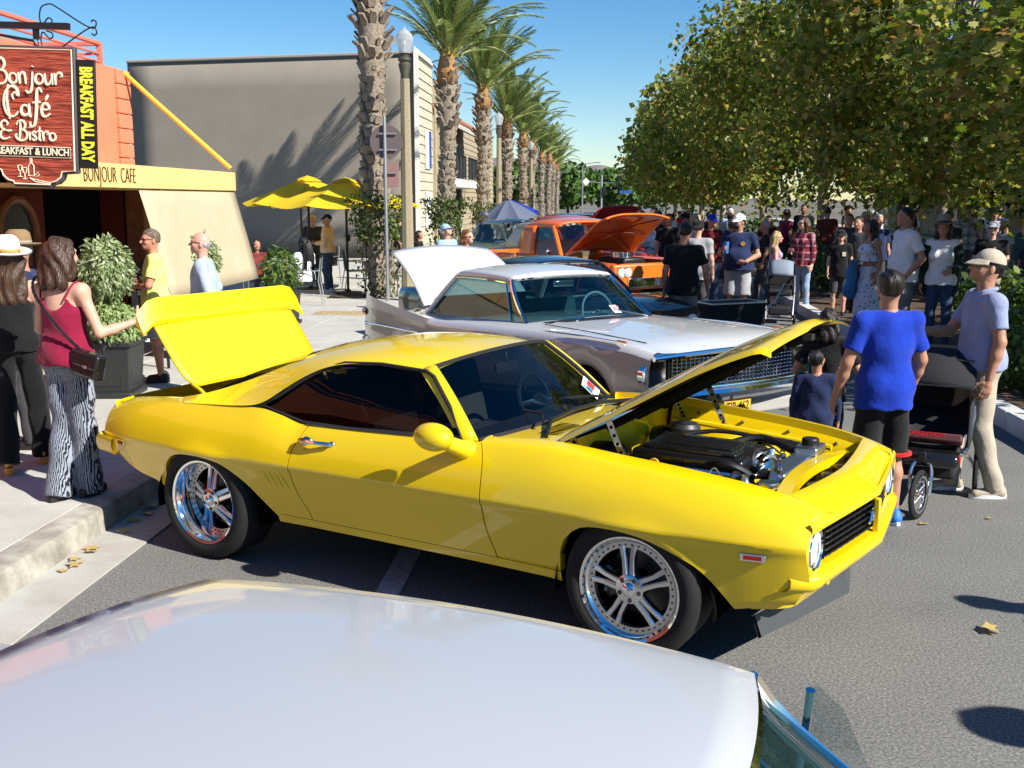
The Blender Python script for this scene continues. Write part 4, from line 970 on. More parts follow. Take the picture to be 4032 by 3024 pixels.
def panel_mb(V, nu, nv, roll=True):
    m = MB(); W2 = []
    for i, colv in enumerate(V):
        col2 = list(colv)
        if roll:  # returned lower edge
            x, y, z = colv[0]; col2 = [(x, y + .05, z + .004), (x, y + .006, z - .002)] + col2
        W2.append(col2)
    nv = len(W2[0])
    if roll:      # returned end flanges
        f0 = [(x + .004, y + .03, z) for x, y, z in W2[0]]; f1 = [(x - .004, y + .03, z) for x, y, z in W2[-1]]
        W2 = [f0] + W2 + [f1]
    nu = len(W2)
    Vv = [p for c in W2 for p in c]
    F = [(i * nv + j, (i + 1) * nv + j, (i + 1) * nv + j + 1, i * nv + j + 1) for i in range(nu - 1) for j in range(nv - 1)]
    return m.add(Vv, F)
def mirrored(m):
    q = MB(); q.add([(x, -y, z) for x, y, z in m.V], [f[::-1] for f in m.F]); return q
def both(name, m, mt, **k):
    a = obj(name, m, mt, parent=CAR, **k); b = obj(name, mirrored(m), mt, parent=CAR, **k); return a, b
def dens(knots, n):  # clustered parameter list
    out = []
    for (a, b), k in zip(zip(knots[:-1], knots[1:]), n): out += list(np.linspace(a, b, k, endpoint=False))
    return out + [knots[-1]]
# rear quarter
L = lambda z: -3.70 + .08 * max(0, (.62 - z) / .3) + .05 * max(0, (z - .72) / .15) ** 2
xr = lambda z: DR(z) - .004
ln = -3.70; span = -2.02 - ln
U = lambda x: (x - ln) / span
q, a, b = side_panel(L, xr, 0, dens=dens([0, U(-3.12), U(-2.93), U(-2.4), U(-2.12), 1], [12, 16, 16, 14, 6]))
both('rear_quarter', panel_mb(q, a, b), 'yellow_paint', ang=50)
d, a, b = side_panel(lambda z: DR(z) + .003, lambda z: DF(z) - .003, 40)
DOORS = both('door', panel_mb(d, a, b), 'yellow_paint', ang=50)
ff, a, b = side_panel(lambda z: DF(z) + .004, lambda z: .795 - .02 * max(0, (z - .70) / .1) - .012 * math.exp(-((z - .61) / .06) ** 2) - .10 * max(0, (.50 - z) / .2), 0, dens=dens([0, .22, .32, .80, .87, 1], [10, 14, 18, 12, 12]))
# fender: continue over the shoulder to the bonnet opening
HY = pch([-.9, -.47, 0, .4, .66, .84], [.735, .715, .70, .685, .665, .64])
def over(V):
    out = []
    for colv in V:
        x, y, z = colv[-1]; yt = -y; hy = HY(x); add = []
        for t in np.linspace(0, 1, 7)[1:]:
            yy = yt + (hy - yt) * t; zz = z + .016 * math.sin(t * math.pi / 2)
            add.append((x, -yy, zz))
        add.append((x, -hy + .004, z - .03)); out.append(colv + add)
    return out
ff = over(ff)
both('front_fender', panel_mb(ff, a, b + 7), 'yellow_paint', ang=60)
# rocker
def rock(u, v):
    x = -2.20 + (2.20 - .37) * u; z0 = [(.300, .02), (.296, .0), (.318, -.004), (.342, 0.0)][round(v * 3)]
    return (x, -(Yside(x, max(.30, z0[0])) - z0[1]), z0[0])
both('rocker', MB().grid(rock, 30, 4), 'yellow_paint')
# dark shell behind the gaps, wheel wells and floor
sh = MB()
for s_ in (-1, 1):
    sh.box((-1.35, s_ * .765, .60), (1.5, .05, .50)); sh.box((-2.02, s_ * .775, .60), (.2, .05, .46)); sh.box((-.80, s_ * .765, .60), (.2, .05, .46))
sh.box((-1.35, 0, .30), (2.6, 1.55, .06))
obj('inner_shell', sh, 'gap_black', parent=CAR)
for cxw, w0, r0 in ((0.0, .60, .40), (-2.743, .56, .42)):
    for s_ in (-1, 1):
        V = []; n = 20
        for q in np.linspace(-.15, math.pi + .15, n):
            V += [(cxw + r0 * math.cos(q), s_ * w0, .30 + r0 * .82 * math.sin(q)), (cxw + r0 * math.cos(q), s_ * .865, .30 + r0 * .82 * math.sin(q))]
        F = [(2 * i, 2 * i + 1, 2 * i + 3, 2 * i + 2) for i in range(n - 1)] + [tuple(2 * i for i in range(n))]
        obj('wheel_well', MB().add(V, F), 'gap_black', parent=CAR)

# ---- greenhouse: roof with sail panels (cage, subdivided, mirrored)
rows = [
 [(-1.205, 0, 1.262), (-1.22, .30, 1.254), (-1.262, .54, 1.222), (-1.278, .600, 1.196)],
 [(-1.50, 0, 1.307), (-1.50, .31, 1.296), (-1.50, .57, 1.252), (-1.50, .632, 1.216)],
 [(-1.80, 0, 1.307), (-1.80, .31, 1.296), (-1.80, .575, 1.250), (-1.78, .648, 1.216)],
 [(-2.06, 0, 1.278), (-2.06, .31, 1.267), (-2.03, .572, 1.226), (-1.97, .672, 1.182)],
 [(-2.24, 0, 1.238), (-2.25, .30, 1.226), (-2.27, .545, 1.180), (-2.13, .715, 1.100)],
]
cg = MB(); V = [p for r_ in rows for p in r_]; F = []
for i in range(4):
    for j in range(3): F.append((i * 4 + j, i * 4 + j + 1, (i + 1) * 4 + j + 1, (i + 1) * 4 + j))
base = len(V)
sail = [[(-2.50, .575, 1.085), (-2.40, .69, 1.03), (-2.255, .770, 1.010)], [(-2.74, .61, .995), (-2.60, .725, .965), (-2.355, .806, .938)], [(-2.98, .64, .925), (-2.82, .745, .925), (-2.60, .812, .924)], [(-3.12, .655, .900), (-3.05, .755, .897), (-2.95, .800, .900)]]
V += [p for r_ in sail for p in r_]
V.append((-2.20, .635, 1.145)); mid = len(V) - 1
# connect roof rear corner (c2,c3 of last row) with sail rows: add mid column at last roof row
F[-1] = F[-1]
F += [(18, mid, base + 1, base), (mid, 19, base + 2, base + 1)]
# split quad between row3 c2-c3 and row4 c2-mid-c3
F.remove((14, 15, 19, 18)); F += [(14, 15, 19, mid), (14, mid, 18)]
for k in range(3):
    for j in range(2): F.append((base + 3 * k + j, base + 3 * k + j + 1, base + 3 * (k + 1) + j + 1, base + 3 * (k + 1) + j))
cg.add(V, [f[::-1] for f in F])
obj('roof', cg, 'yellow_paint', parent=CAR, mirror=True, sub=3, ang=180)
# deck strips beside the boot and tail panel
def deckside(u, v):
    x = -2.93 - .66 * u; yt = YT_(x) + .002; yi = .64 - .02 * u
    return (x, -(yt + (yi - yt) * v), T_(x) + .012 * math.sin(v * math.pi / 2) - .002 + (-.03 if v > .99 else 0))
both('deck_side', MB().grid(deckside, 14, 8, flip=True), 'yellow_paint')
def tail(u, v):
    y = -.80 + 1.6 * u; z = .50 + .335 * v; k = 1 - abs(2 * u - 1) ** 4
    return (-3.66 - .05 * k + .02 * (v - .5), y * .93, z - .0 + .01 * k)
obj('tail_panel', MB().grid(tail, 20, 6, flip=True), 'yellow_paint', parent=CAR)
obj('boot_floor', MB().box((-3.25, 0, .62), (.78, 1.25, .04)), 'black_matte', parent=CAR)
both('boot_gutter', MB().tube([(-3.02, -.62, .875), (-3.60, -.60, .835)], .016, 6), 'rubber')
# boot lid raised
lm = MB()
LA = R(53)
def lidp(s, y, h=0.0):  # s along lid from hinge, h above the outer face
    return (-3.13 - s * math.cos(LA) + h * math.sin(LA), y, .945 + s * math.sin(LA) + h * math.cos(LA))
def lidf(u, v):
    s = .50 * v; w = .615 - .05 * (1 - v) ** 6 - .0 * v
    if v < .12: w -= .05 * ((.12 - v) / .12) ** 2
    y = (2 * u - 1) * w; h = .016 * (1 - (2 * u - 1) ** 2)
    return lidp(s, y, h)
lid = obj('boot_lid', lm.grid(lidf, 24, 16), 'yellow_paint', parent=CAR, solid=.010)
spm = MB()
sprof = [(.462, .012), (.475, .040), (.53, .052), (.60, .085), (.615, .088), (.618, .075), (.585, .045), (.56, .005), (.50, -.004)]
n = len(sprof); Vs = []; ys = np.linspace(-1, 1, 26)
for t in ys:
    y = .66 * t + .06 * np.sign(t) * max(0, abs(t) - .82) / .18; k = max(0, (abs(t) - .86) / .14)
    for s_, h in sprof: Vs.append(lidp(s_ * (1 - .05 * k * k) - .035 * k * k, y, h * (1 - .55 * k * k) - .02 * k * k))
Fs = [(i * n + j, i * n + (j + 1) % n, (i + 1) * n + (j + 1) % n, (i + 1) * n + j) for i in range(25) for j in range(n)] + [tuple(range(n)), tuple(25 * n + j for j in reversed(range(n)))]
obj('spoiler', spm.add(Vs, Fs), 'yellow_paint', parent=lid, ang=40)
for s_ in (-1, 1):
    obj('boot_hinge', MB().tube(crom([(-3.02, s_ * .55, .83), (-3.06, s_ * .55, .90), (-3.10, s_ * .55, .93), lidp(.05, s_ * .55, -.02), lidp(.2, s_ * .55, -.02)], 4), .013, 6), 'yellow_paint', parent=CAR)
# bumpers
def bump_rear(u, v):
    q = 2 * math.pi * v; t = 2 * u - 1; x = -3.73 - .045 * (1 - t ** 4) + .22 * max(0, (abs(t) - .93) / .07) ** 1.5
    return (x + .035 * math.cos(q), t * .885, .585 + .052 * math.sin(q))
obj('rear_bumper', MB().grid(bump_rear, 40, 13), 'yellow_paint', parent=CAR)
# ---- nose
def noseX(y, z=.71): return .884 - .098 * (abs(y) / .80) ** 1.08
def openX(y):
    a = abs(y); return .703 - .055 * (a / .66) ** 1.5
def header(u, v):
    t = 2 * u - 1; y = t * .668; x0 = openX(min(.66, abs(y))); x1 = noseX(y)
    x = x0 + (x1 - x0) * v; y = t * (HY(x) - .002); k = max(0.0, 1 - (y / .70) ** 2); zf = T_(min(x, .84)) + .0155; z = zf * (1 - v * v) + (T_(min(x, .84)) + .0155) * v * v * (1 - k) + (.745) * v * v * k + (.014 * k) * math.sin(math.pi * v)
    if v > .99: z -= .012
    return (x, y, z)
hd = MB().grid(header, 41, 12)
obj('header_panel', hd, 'yellow_paint', parent=CAR, ang=60)
obj('header_edge', MB().grid(lambda u, v: (openX((2 * u - 1) * .66) + .003, (2 * u - 1) * .66, T_(openX((2 * u - 1) * .66)) + .012 - .06 * v), 31, 2), 'yellow_paint', parent=CAR)
def corner(u, v):
    y = .60 + .205 * u; x = .70 + (noseX(y) + .001 - .70) * v
    xc = min(x, .84); yt = YT_(xc); hy = HY(xc); T0 = T_(xc)
    z = T0 + .016 * math.sin(min(1, (yt - y) / (yt - hy)) * math.pi / 2) if y < yt else T0 - .9 * (y - yt)
    return (x, -y, z - .0016 - (.03 if v > .98 else 0))
both('nose_corner', MB().grid(corner, 12, 12, flip=True), 'yellow_paint', ang=60)
# grille surround: swept frame with opening, V in plan
def fr_x(y, z): return noseX(y) + .012 - .03 * (z - .62)
frm = MB()
zt, zb2 = .708, .44
sec_t = [(.0, .747), (.012, .730), (.010, .704), (-.03, .696)]
for sgn in (-1, 1):
    ysn = [sgn * k for k in np.linspace(0, .80, 22)]
    V = []
    for y in ysn:
        for dx, z in sec_t: V.append((fr_x(y, z) + dx - .010, y, z))
    F = [(i * 4 + j, i * 4 + j + 1, (i + 1) * 4 + j + 1, (i + 1) * 4 + j) for i in range(21) for j in range(3)]
    frm.add(V, [f[::-1] for f in F] if sgn < 0 else F)
    # end cheek beside the headlamp
    V = [(fr_x(sgn * .80, z) + dx, sgn * yy, z) for z in np.linspace(.70, .52, 8) for dx, yy in ((-.06, .80), (.0, .80), (.004, .785), (-.05, .775))]
    F = [(i * 4 + j, i * 4 + j + 1, (i + 1) * 4 + j + 1, (i + 1) * 4 + j) for i in range(7) for j in range(3)]
obj('grille_surround', frm, 'yellow_paint', parent=CAR, ang=50)
obj('centre_bar', MB().box((fr_x(0, .6) - .012, 0, .60), (.03, .035, .17)), 'yellow_paint', parent=CAR, bevel=.006)
def bump_front(u, v):
    t = 2 * u - 1; y = t * .812; q = [(-.05, .516), (.020, .520), (.034, .502), (.032, .470), (.014, .450), (-.04, .44)][round(v * 5)]
    x = noseX(y * .95) + q[0] - .10 * max(0, (abs(t) - .94) / .06) ** 1.5
    return (x, y * (1 + .02 * max(0, (abs(t) - .9) / .1)), q[1] - .006 * max(0, (abs(t) - .86) / .14))
obj('front_bumper', MB().grid(bump_front, 45, 6, flip=True), 'yellow_paint', parent=CAR, ang=60)
obj('lower_grille_lip', MB().grid(lambda u, v: (noseX((2 * u - 1) * .78) + .018 - .065 * v, (2 * u - 1) * .78, .516 + .008 * v), 31, 3), 'yellow_paint', parent=CAR)
def valance(u, v):
    t = 2 * u - 1; y = t * .785; x = noseX(y * .95) - .045 - .07 * v - .14 * max(0, (abs(t) - .82) / .18) ** 2
    return (x, y, .455 - .135 * v)
obj('valance', MB().grid(valance, 31, 6, flip=True), 'yellow_paint', parent=CAR)
for s_ in (-1, 1):
    obj('brake_duct_lip', MB().box((.765, s_ * .43, .405), (.05, .13, .05), rz=s_ * -.12), 'yellow_paint', parent=CAR, bevel=.012)
def split(u, v):
    t = 2 * u - 1; y = t * .80; x = .80 - .11 * abs(t) ** 1.6 + .055 * v
    return (x, y, .245 - .045 * v + .06 * (1 - v) - .09 * 0)
sp = MB(); o1 = [(.775 - .19 * abs(t) ** 1.05, t * .76) for t in np.linspace(-1, 1, 25)]; 
V = [(x, y, .19) for x, y in o1] + [(x - .035, y, .285) for x, y in o1] + [(x - .045, y, .28) for x, y in o1] + [(x - .015, y, .18) for x, y in o1]
F = [(i, i + 1, 25 + i + 1, 25 + i) for i in range(24)] + [(75 + i, 50 + i, 51 + i, 76 + i) for i in range(24)] + [(75 + i, 76 + i, i + 1, i) for i in range(24)]
mat('splitter_grey', (.055, .058, .062), .4)
obj('splitter', sp.add(V, F), 'splitter_grey', parent=CAR)
# grille mesh
gr = MB()
for k in range(6): gr.grid(lambda u, v, k=k: (noseX((2 * u - 1) * .58) - .035 + .02 * v, (2 * u - 1) * .58, .540 + .028 * k + .004 * v), 21, 2)
for k in range(17):
    y = -.56 + .07 * k; gr.box((noseX(y) - .045, y, .612), (.03, .006, .17))
obj('grille', gr, 'black_plastic', parent=CAR, solid=.004)
obj('grille_backing', MB().grid(lambda u, v: (noseX((2 * u - 1) * .80) - .08, (2 * u - 1) * .80, .44 + .27 * v), 21, 2), 'gap_black', parent=CAR)
bd = MB(); bx = noseX(-.13) + .008
for (a, b, c, d_) in ((-.07, .645, -.02, .645), (-.02, .645, -.07, .59), (-.07, .59, -.02, .59), (.0, .645, .045, .645), (.045, .645, .045, .62), (.045, .62, .0, .618), (.0, .618, .0, .59), (.0, .59, .045, .59)):
    bd.tube([(bx, -.05 + a, b), (bx, -.05 + c, d_)], .0065, 4)
obj('badge', bd, 'chrome', parent=CAR)
for s_ in (-1, 1):
    Mx = Matrix.Rotation(R(90), 3, 'Y'); c = (noseX(.70) - .018, s_ * .700, .608)
    hl = obj('headlight', MB().lathe([(0, .012), (.045, .008), (.078, -.010), (.086, -.03)], 28, c, Mx), 'lamp_glass', parent=CAR)
    obj('bezel', MB().lathe([(.084, -.03), (.086, .004), (.094, .012), (.100, .004), (.100, -.05)], 28, c, Mx), 'chrome', parent=hl)
    obj('headlight_surround', MB().lathe([(.098, -.03), (.100, .004), (.122, .000), (.122, -.04)], 28, c, Mx), 'yellow_paint', parent=hl)
    obj('reflector', MB().lathe([(0, -.075), (.05, -.06), (.082, -.02)], 24, c, Mx), 'polished', parent=hl)
# side markers
def marker(x0, x1, z, s_, mtl='red_lens'):
    y = s_ * (Yside((x0 + x1) / 2, z) + .003); an = math.atan2((Yside(x1, z) - Yside(x0, z)), x1 - x0) * s_
    o = obj('side_marker', MB().box(((x0 + x1) / 2, y, z), (x1 - x0, .014, .034), rz=an), 'chrome', parent=CAR, bevel=.004)
    obj('lens', MB().box(((x0 + x1) / 2, y + s_ * .006, z), ((x1 - x0) * .72, .008, .018), rz=an), mtl, parent=o)
for s_ in (-1, 1): marker(.515, .625, .588, s_); marker(-3.535, -3.455, .606, s_)
# ---- glass
def ws(u, v):
    t = 2 * u - 1; yb, ytp = .735, .585
    y = t * (yb + (ytp - yb) * v); k = 1 - abs(t) ** 2.2
    x = -.925 + .125 * k + (-1.285 + .075 * k + .925 - .125 * k) * v; z = .892 + .02 * k + (1.222 - .892 + .022 * k) * v + .018 * math.sin(math.pi * v)
    return (x, y, z)
obj('windscreen', MB().grid(ws, 21, 10), 'glass_clear', parent=CAR)
def frame_path(fn, pts): return [fn(*p) for p in pts]
wsf = MB()
wsf.tube([Vector(ws(0, v)) + Vector((0, 0, .004)) for v in np.linspace(0, 1, 8)], .012, 6); wsf.tube([Vector(ws(1, v)) + Vector((0, 0, .004)) for v in np.linspace(0, 1, 8)], .012, 6)
wsf.tube([Vector(ws(u, 1)) + Vector((0, 0, .002)) for u in np.linspace(0, 1, 20)], .012, 6); wsf.tube([Vector(ws(u, 0)) + Vector((.01, 0, .002)) for u in np.linspace(0, 1, 20)], .016, 6)
obj('windscreen_seal', wsf, 'rubber', parent=CAR)
# A pillars
for s_ in (-1, 1):
    V = []; n = 9
    for v in np.linspace(0, 1, n):
        x, y, z = ws(0, v); y = -y
        V += [(x + .012, s_ * (y + .006), z + .002), (x - .016, s_ * (y + .028), z + .004), (x - .055, s_ * (y + .040), z - .018), (x - .065, s_ * (y + .02), z - .03)]
    F = [(i * 4 + j, i * 4 + j + 1, (i + 1) * 4 + j + 1, (i + 1) * 4 + j) for i in range(n - 1) for j in range(3)]
    obj('windscreen_pillar', MB().add(V, F if s_ < 0 else [f[::-1] for f in F]), 'yellow_paint', parent=CAR, ang=60, solid=.012)
# side glass
DLO = [(-.985, .907), (-1.10, 1.05), (-1.245, 1.185), (-1.30, 1.205), (-1.60, 1.218), (-1.85, 1.205), (-1.98, 1.165), (-2.12, 1.09), (-2.25, 1.00), (-2.345, .936), (-2.2, .908), (-2.03, .876), (-1.7, .876), (-1.3, .893)]
def dlo_y(x, z): return .795 - (.155) * ((z - .88) / .33) ** 1.15
for s_ in (-1, 1):
    g = MB()
    pts = [Vector((x, 0, z)) for x, z in DLO]
    cen = (-1.62, 1.0)
    V = [(x, s_ * (dlo_y(x, max(.88, z)) - .012), z) for x, z in DLO] + [(cen[0], s_ * (dlo_y(*cen) - .004), cen[1])]
    V += [(cen[0] + (x - cen[0]) * .55, s_ * (dlo_y(0, max(.88, cen[1] + (z - cen[1]) * .55)) - .006), cen[1] + (z - cen[1]) * .55) for x, z in DLO]
    n = len(DLO); F = []
    for i in range(n):
        j = (i + 1) % n; F += [(i, j, n + 1 + j, n + 1 + i), (n + 1 + i, n + 1 + j, n)]
    obj('side_window', g.add(V, F if s_ > 0 else [f[::-1] for f in F]), 'glass_tint', parent=CAR)
    tr = [(x, s_ * (dlo_y(x, max(.88, z)) - .002), z + (.004 if z < .95 else 0)) for x, z in DLO]
    obj('window_seal', MB().tube(tr, .011, 6, closed=True), 'rubber', parent=CAR)
    obj('belt_trim', MB().tube([(-2.0, s_ * .803, .877), (-1.6, s_ * .804, .885), (-1.3, s_ * .804, .896), (-.99, s_ * .80, .908)], .005, 5), 'steel_dark', parent=CAR)
    obj('lock_knob', MB().tube([(-1.52, s_ * .755, .88), (-1.52, s_ * .755, .915)], .005, 6).ball((-1.52, s_ * .755, .918), .007, 8, 6), 'chrome', parent=CAR)
def rw(u, v):
    t = 2 * u - 1; y = t * (.62 - .09 * v); k = 1 - t * t
    return (-2.96 - .05 * k + (.70 + .02 * k) * v, y, .918 + .02 * k + .262 * v + .03 * math.sin(math.pi * v) + .028 * k * v)
obj('rear_window', MB().grid(rw, 15, 8, flip=True), 'glass_tint', parent=CAR)
# cowl
def cowl(u, v):
    t = 2 * u - 1; y = t * .735; k = 1 - abs(t) ** 2.2; x0 = -.915 + .125 * k; x1 = -.485 + .04 * k - .0 * abs(t)
    return (x0 + (x1 - x0) * v, y, .893 + .02 * k + .026 * v + .012 * v * k - .004 * v * abs(t))
obj('cowl', MB().grid(cowl, 25, 8), 'yellow_paint', parent=CAR, ang=60)
for s_ in (-1, 1):
    cl = MB()
    for k in range(9): cl.box((-.62 + .0 * k, s_ * (.30 + .028 * k), .9345 - .0012 * k), (.13, .007, .003), rz=0)
    obj('cowl_louvre', cl, 'gap_black', parent=CAR, kind='stuff')
    obj('wiper', MB().tube([(-.72, s_ * .42, .955), (-.80, s_ * .30, .975), (-.90, -.12 + s_ * .2, .985)], .008, 5), 'black_plastic', parent=CAR)
    obj('cowl_fence', MB().tube([(-.60, s_ * .60, .930), (-.74, s_ * .30, .944), (-.76, 0, .950)], .012, 5), 'black_plastic', parent=CAR)
# ---- bonnet raised about the cowl
HA = R(30.0)
def hoodp(s, y, h=0.0): return (-.475 + s * math.cos(HA) - h * math.sin(HA), y, .945 + s * math.sin(HA) + h * math.cos(HA))
def hlen(y): a = abs(y); return 1.205 - .055 * min(1, a / .36) - (.03 * (a - .36) / .33 if a > .36 else 0)
def hoodf(u, v):
    t = 2 * u - 1; wv = .712 - .045 * v; y = t * wv; s_ = hlen(y) * v
    h = .045 * (1 - abs(t) ** 2.2) * (1 - .35 * v) - .075 * max(0, v - .6) ** 2 / .16 * .6
    dy = abs(y)
    h += .014 * math.exp(-(max(0, dy - .13) / .05) ** 2) * min(1, v * 4) * (1 - v * .3)      # raised centre
    if v > .965: h -= .035 * ((v - .965) / .035)
    if abs(t) > .97: h -= .02 * (abs(t) - .97) / .03
    return hoodp(s_, y, h)
hood = obj('bonnet', MB().grid(hoodf, 49, 34, flip=True), 'yellow_paint', parent=CAR, ang=60)
obj('bonnet_underside', MB().grid(lambda u, v: hoodp(hlen((2 * u - 1) * .67) * (.015 + .955 * v), (2 * u - 1) * (.70 - .05 * v), -.012 - .05 * max(0, v - .6) ** 2 / .16 + (.02 * (1 - (2 * u - 1) ** 2))), 15, 12), 'black_matte', parent=hood)
ub = MB()
for y in (-.35, .0, .35): ub.tube([hoodp(s_, y * (1 - .1 * s_), -.04 - .05 * max(0, s_ / 1.2 - .6) ** 2 / .16) for s_ in np.linspace(.08, 1.08, 7)], .022, 6)
obj('bonnet_rib', ub, 'black_matte', parent=hood, kind='stuff')
obj('latch', MB().box(hoodp(1.10, .02, -.07), (.04, .06, .03)), 'steel_dark', parent=hood)
for s_ in (-1, 1):
    for (a, b) in (((-.40, .66, .90), (-.10)), ((-.18, .66, .88), .18)):
        x0 = a[0]; top = hoodp(x0 + .475 + .10 if s_ else 0, s_ * .64, -.03)
        p0 = Vector((x0 + (.06 if x0 > -.3 else .04), s_ * .645, .80)); p1 = Vector(hoodp(x0 + .44, s_ * .64, -.02))
        m = MB(); d_ = (p1 - p0); nrm = Vector((0, 1, 0)); side_v = d_.cross(nrm).normalized() * .016
        m.add([p0 - side_v, p0 + side_v, p1 + side_v, p1 - side_v, p0 - side_v + nrm * .006, p0 + side_v + nrm * .006, p1 + side_v + nrm * .006, p1 - side_v + nrm * .006], [(0, 1, 2, 3), (7, 6, 5, 4), (0, 4, 5, 1), (2, 6, 7, 3), (1, 5, 6, 2), (3, 7, 4, 0)])
        hg = obj('bonnet_hinge', m, 'polished', parent=CAR)
        hm = MB()
        for k in range(6):
            c = p0 + d_ * (.12 + .15 * k); hm.lathe([(0, .0), (.0085, .0), (.0085, .010), (0, .010)], 10, c + nrm * -.002, Matrix.Rotation(R(-90), 3, 'X'))
        obj('hinge_hole', hm, 'gap_black', parent=hg, kind='stuff')
# ---- engine bay
eb = empty('engine_bay', parent=CAR)
for s_ in (-1, 1):
    def inner(u, v, s_=s_):
        x = -.47 + 1.12 * u; a = HY(x) - .004
        prof = [(0, -.03), (-.02, -.06), (-.035, -.10), (-.05, -.20), (-.13, -.27), (-.2, -.30)][round(v * 5)]
        bul = .10 * math.exp(-((x - .0) / .3) ** 2) if v > .5 else 0
        return (x, s_ * (a + prof[0] - bul), T_(x) + prof[1] + bul * .8)
    obj('inner_fender', MB().grid(inner, 24, 6, flip=s_ > 0), 'yellow_paint', parent=eb, ang=50)
    obj('brace_tube', MB().tube([(-.42, s_ * .60, .83), (.0, s_ * .62, .80), (.50, s_ * .60, .765)], .018, 8), 'yellow_paint', parent=eb)
    for k in range(4): obj('fender_bolt', MB().ball((-.3 + .27 * k, s_ * (HY(-.3 + .27 * k) - .028), T_(-.3 + .27 * k) - .055), .010, 8, 6), 'steel_dark', parent=eb)
obj('firewall', MB().grid(lambda u, v: (-.50 + .03 * math.sin(math.pi * u), -.70 + 1.4 * u, .50 + .41 * v), 12, 6), 'yellow_paint', parent=eb)
obj('bay_floor', MB().box((.1, 0, .40), (1.25, 1.3, .03)), 'gap_black', parent=eb)
en = MB(); en.box((-.05, 0, .55), (.62, .52, .28)).box((-.05, .30, .62), (.60, .14, .20)).box((-.05, -.30, .62), (.60, .14, .20))
obj('engine_block', en, 'black_plastic', parent=eb, bevel=.02)
sc_ = obj('supercharger', MB().box((-.02, .0, .775), (.60, .42, .11)), 'black_gloss', parent=eb, bevel=.022)
obj('cover_plate', MB().box((-.02, .0, .838), (.50, .34, .022)), 'black_gloss', parent=sc_, bevel=.008)
for k in range(7): obj('cover_rib', MB().box((.02, -.10 + .03 * k, .853), (.34, .012, .012)), 'black_plastic', parent=sc_, bevel=.003)
for k in range(5):
    obj('fuel_injector', MB().tube([(-.24 + .12 * k, -.235, .74), (-.24 + .12 * k, -.27, .70)], .014, 8), 'polished', parent=eb)
    obj('coil_pack', MB().box((-.24 + .12 * k, -.33, .735), (.07, .06, .05)), 'black_plastic', parent=eb, bevel=.008)
obj('fuel_rail', MB().tube([(-.3, -.245, .765), (.28, -.245, .765)], .015, 8), 'polished', parent=eb)
dp = MB().tube([(-.10, -.40, .72), (-.10, -.41, .79)], .007, 6); dp.lathe([(.016, -.005), (.027, -.005), (.027, .005), (.016, .005), (.016, -.005)], 14, (-.10, -.41, .815), Matrix.Rotation(R(90), 3, 'X'))
obj('dipstick', dp, 'pole_yellow', parent=eb)
obj('master_cylinder', MB().lathe([(0, 0), (.10, 0), (.105, .05), (.09, .13), (0, .14)], 18, (-.44, .40, .72), Matrix.Rotation(R(80), 3, 'Y')), 'black_gloss', parent=eb)
obj('blower_motor', MB().lathe([(0, .14), (.10, .14), (.125, .11), (.125, .0), (0, 0)], 20, (-.46, -.30, .74), Matrix.Rotation(R(85), 3, 'Y')), 'black_plastic', parent=eb)
obj('fluid_tank', MB().lathe([(0, 0), (.09, 0), (.09, .17), (.075, .19), (0, .19)], 20, (-.28, .42, .66)), 'steel_dark', parent=eb)
it = MB().tube(crom([(.26, .0, .78), (.33, -.02, .775), (.39, -.10, .765), (.41, -.22, .755)], 5), .062, 14)
obj('intake_tube', it, 'chrome', parent=eb)
obj('throttle_body', MB().tube([(.22, 0, .78), (.28, 0, .78)], .078, 16), 'black_plastic', parent=eb)
for x in (.29, .34): obj('hose_clamp', MB().tube([(x, -.005 - (x - .29) * .5, .777), (x + .018, -.012 - (x - .29) * .5, .776)], .067, 16), 'brushed', parent=eb)
for pts, r in (([(.05, .28, .80), (.18, .36, .83), (.35, .33, .80), (.52, .30, .74)], .022), ([(.10, -.22, .79), (.22, -.26, .82), (.32, -.20, .76), (.36, -.16, .66)], .020), ([(.22, -.34, .70), (.36, -.38, .72), (.50, -.36, .70), (.58, -.30, .72)], .028), ([(-.30, .2, .80), (-.1, .33, .84), (.12, .38, .83), (.3, .42, .78)], .012), ([(.0, .30, .78), (.2, .44, .80), (.45, .48, .77)], .024), ([(-.2, -.36, .72), (.0, -.40, .68), (.2, -.38, .66)], .014)):
    obj('hose', MB().tube(crom(pts, 5), r, 8), 'hose_black', parent=eb)
g_ = random.Random(5)
for k in range(16):
    a_ = Vector((g_.uniform(-.32, .40), g_.choice((-1, 1)) * g_.uniform(.22, .46), g_.uniform(.70, .78))); b_ = a_ + Vector((g_.uniform(-.28, .28), g_.uniform(-.15, .15), g_.uniform(-.05, .05)))
    obj('wiring', MB().tube(crom([a_, (a_ + b_) / 2 + Vector((0, 0, g_.uniform(.02, .07))), b_], 5), g_.uniform(.004, .009), 6), g_.choice(('hose_black', 'hose_black', 'brushed', 'red_plastic')), parent=eb)
    if k % 2 == 0: obj('clip', MB().lathe([(0, .02), (.012, .02), (.016, .008), (.016, -.01)], 8, a_), 'polished', parent=eb)
for x, y, z, s3 in ((.30, .20, .72, (.10, .08, .12)), (.32, -.26, .66, (.12, .10, .10)), (.24, .34, .66, (.10, .12, .10)), (.12, -.40, .66, (.09, .07, .07)), (.36, .08, .66, (.10, .14, .12))):
    obj('accessory', MB().box((x, y, z), s3, rz=.3), 'black_plastic', parent=eb, bevel=.015)
for x, y, z in ((.31, .14, .79), (.26, -.14, .77), (.20, -.31, .74), (.33, -.31, .75)): obj('fitting', MB().lathe([(0, .04), (.018, .04), (.022, .01), (.03, .0), (.03, -.02)], 10, (x, y, z)), 'polished', parent=eb)
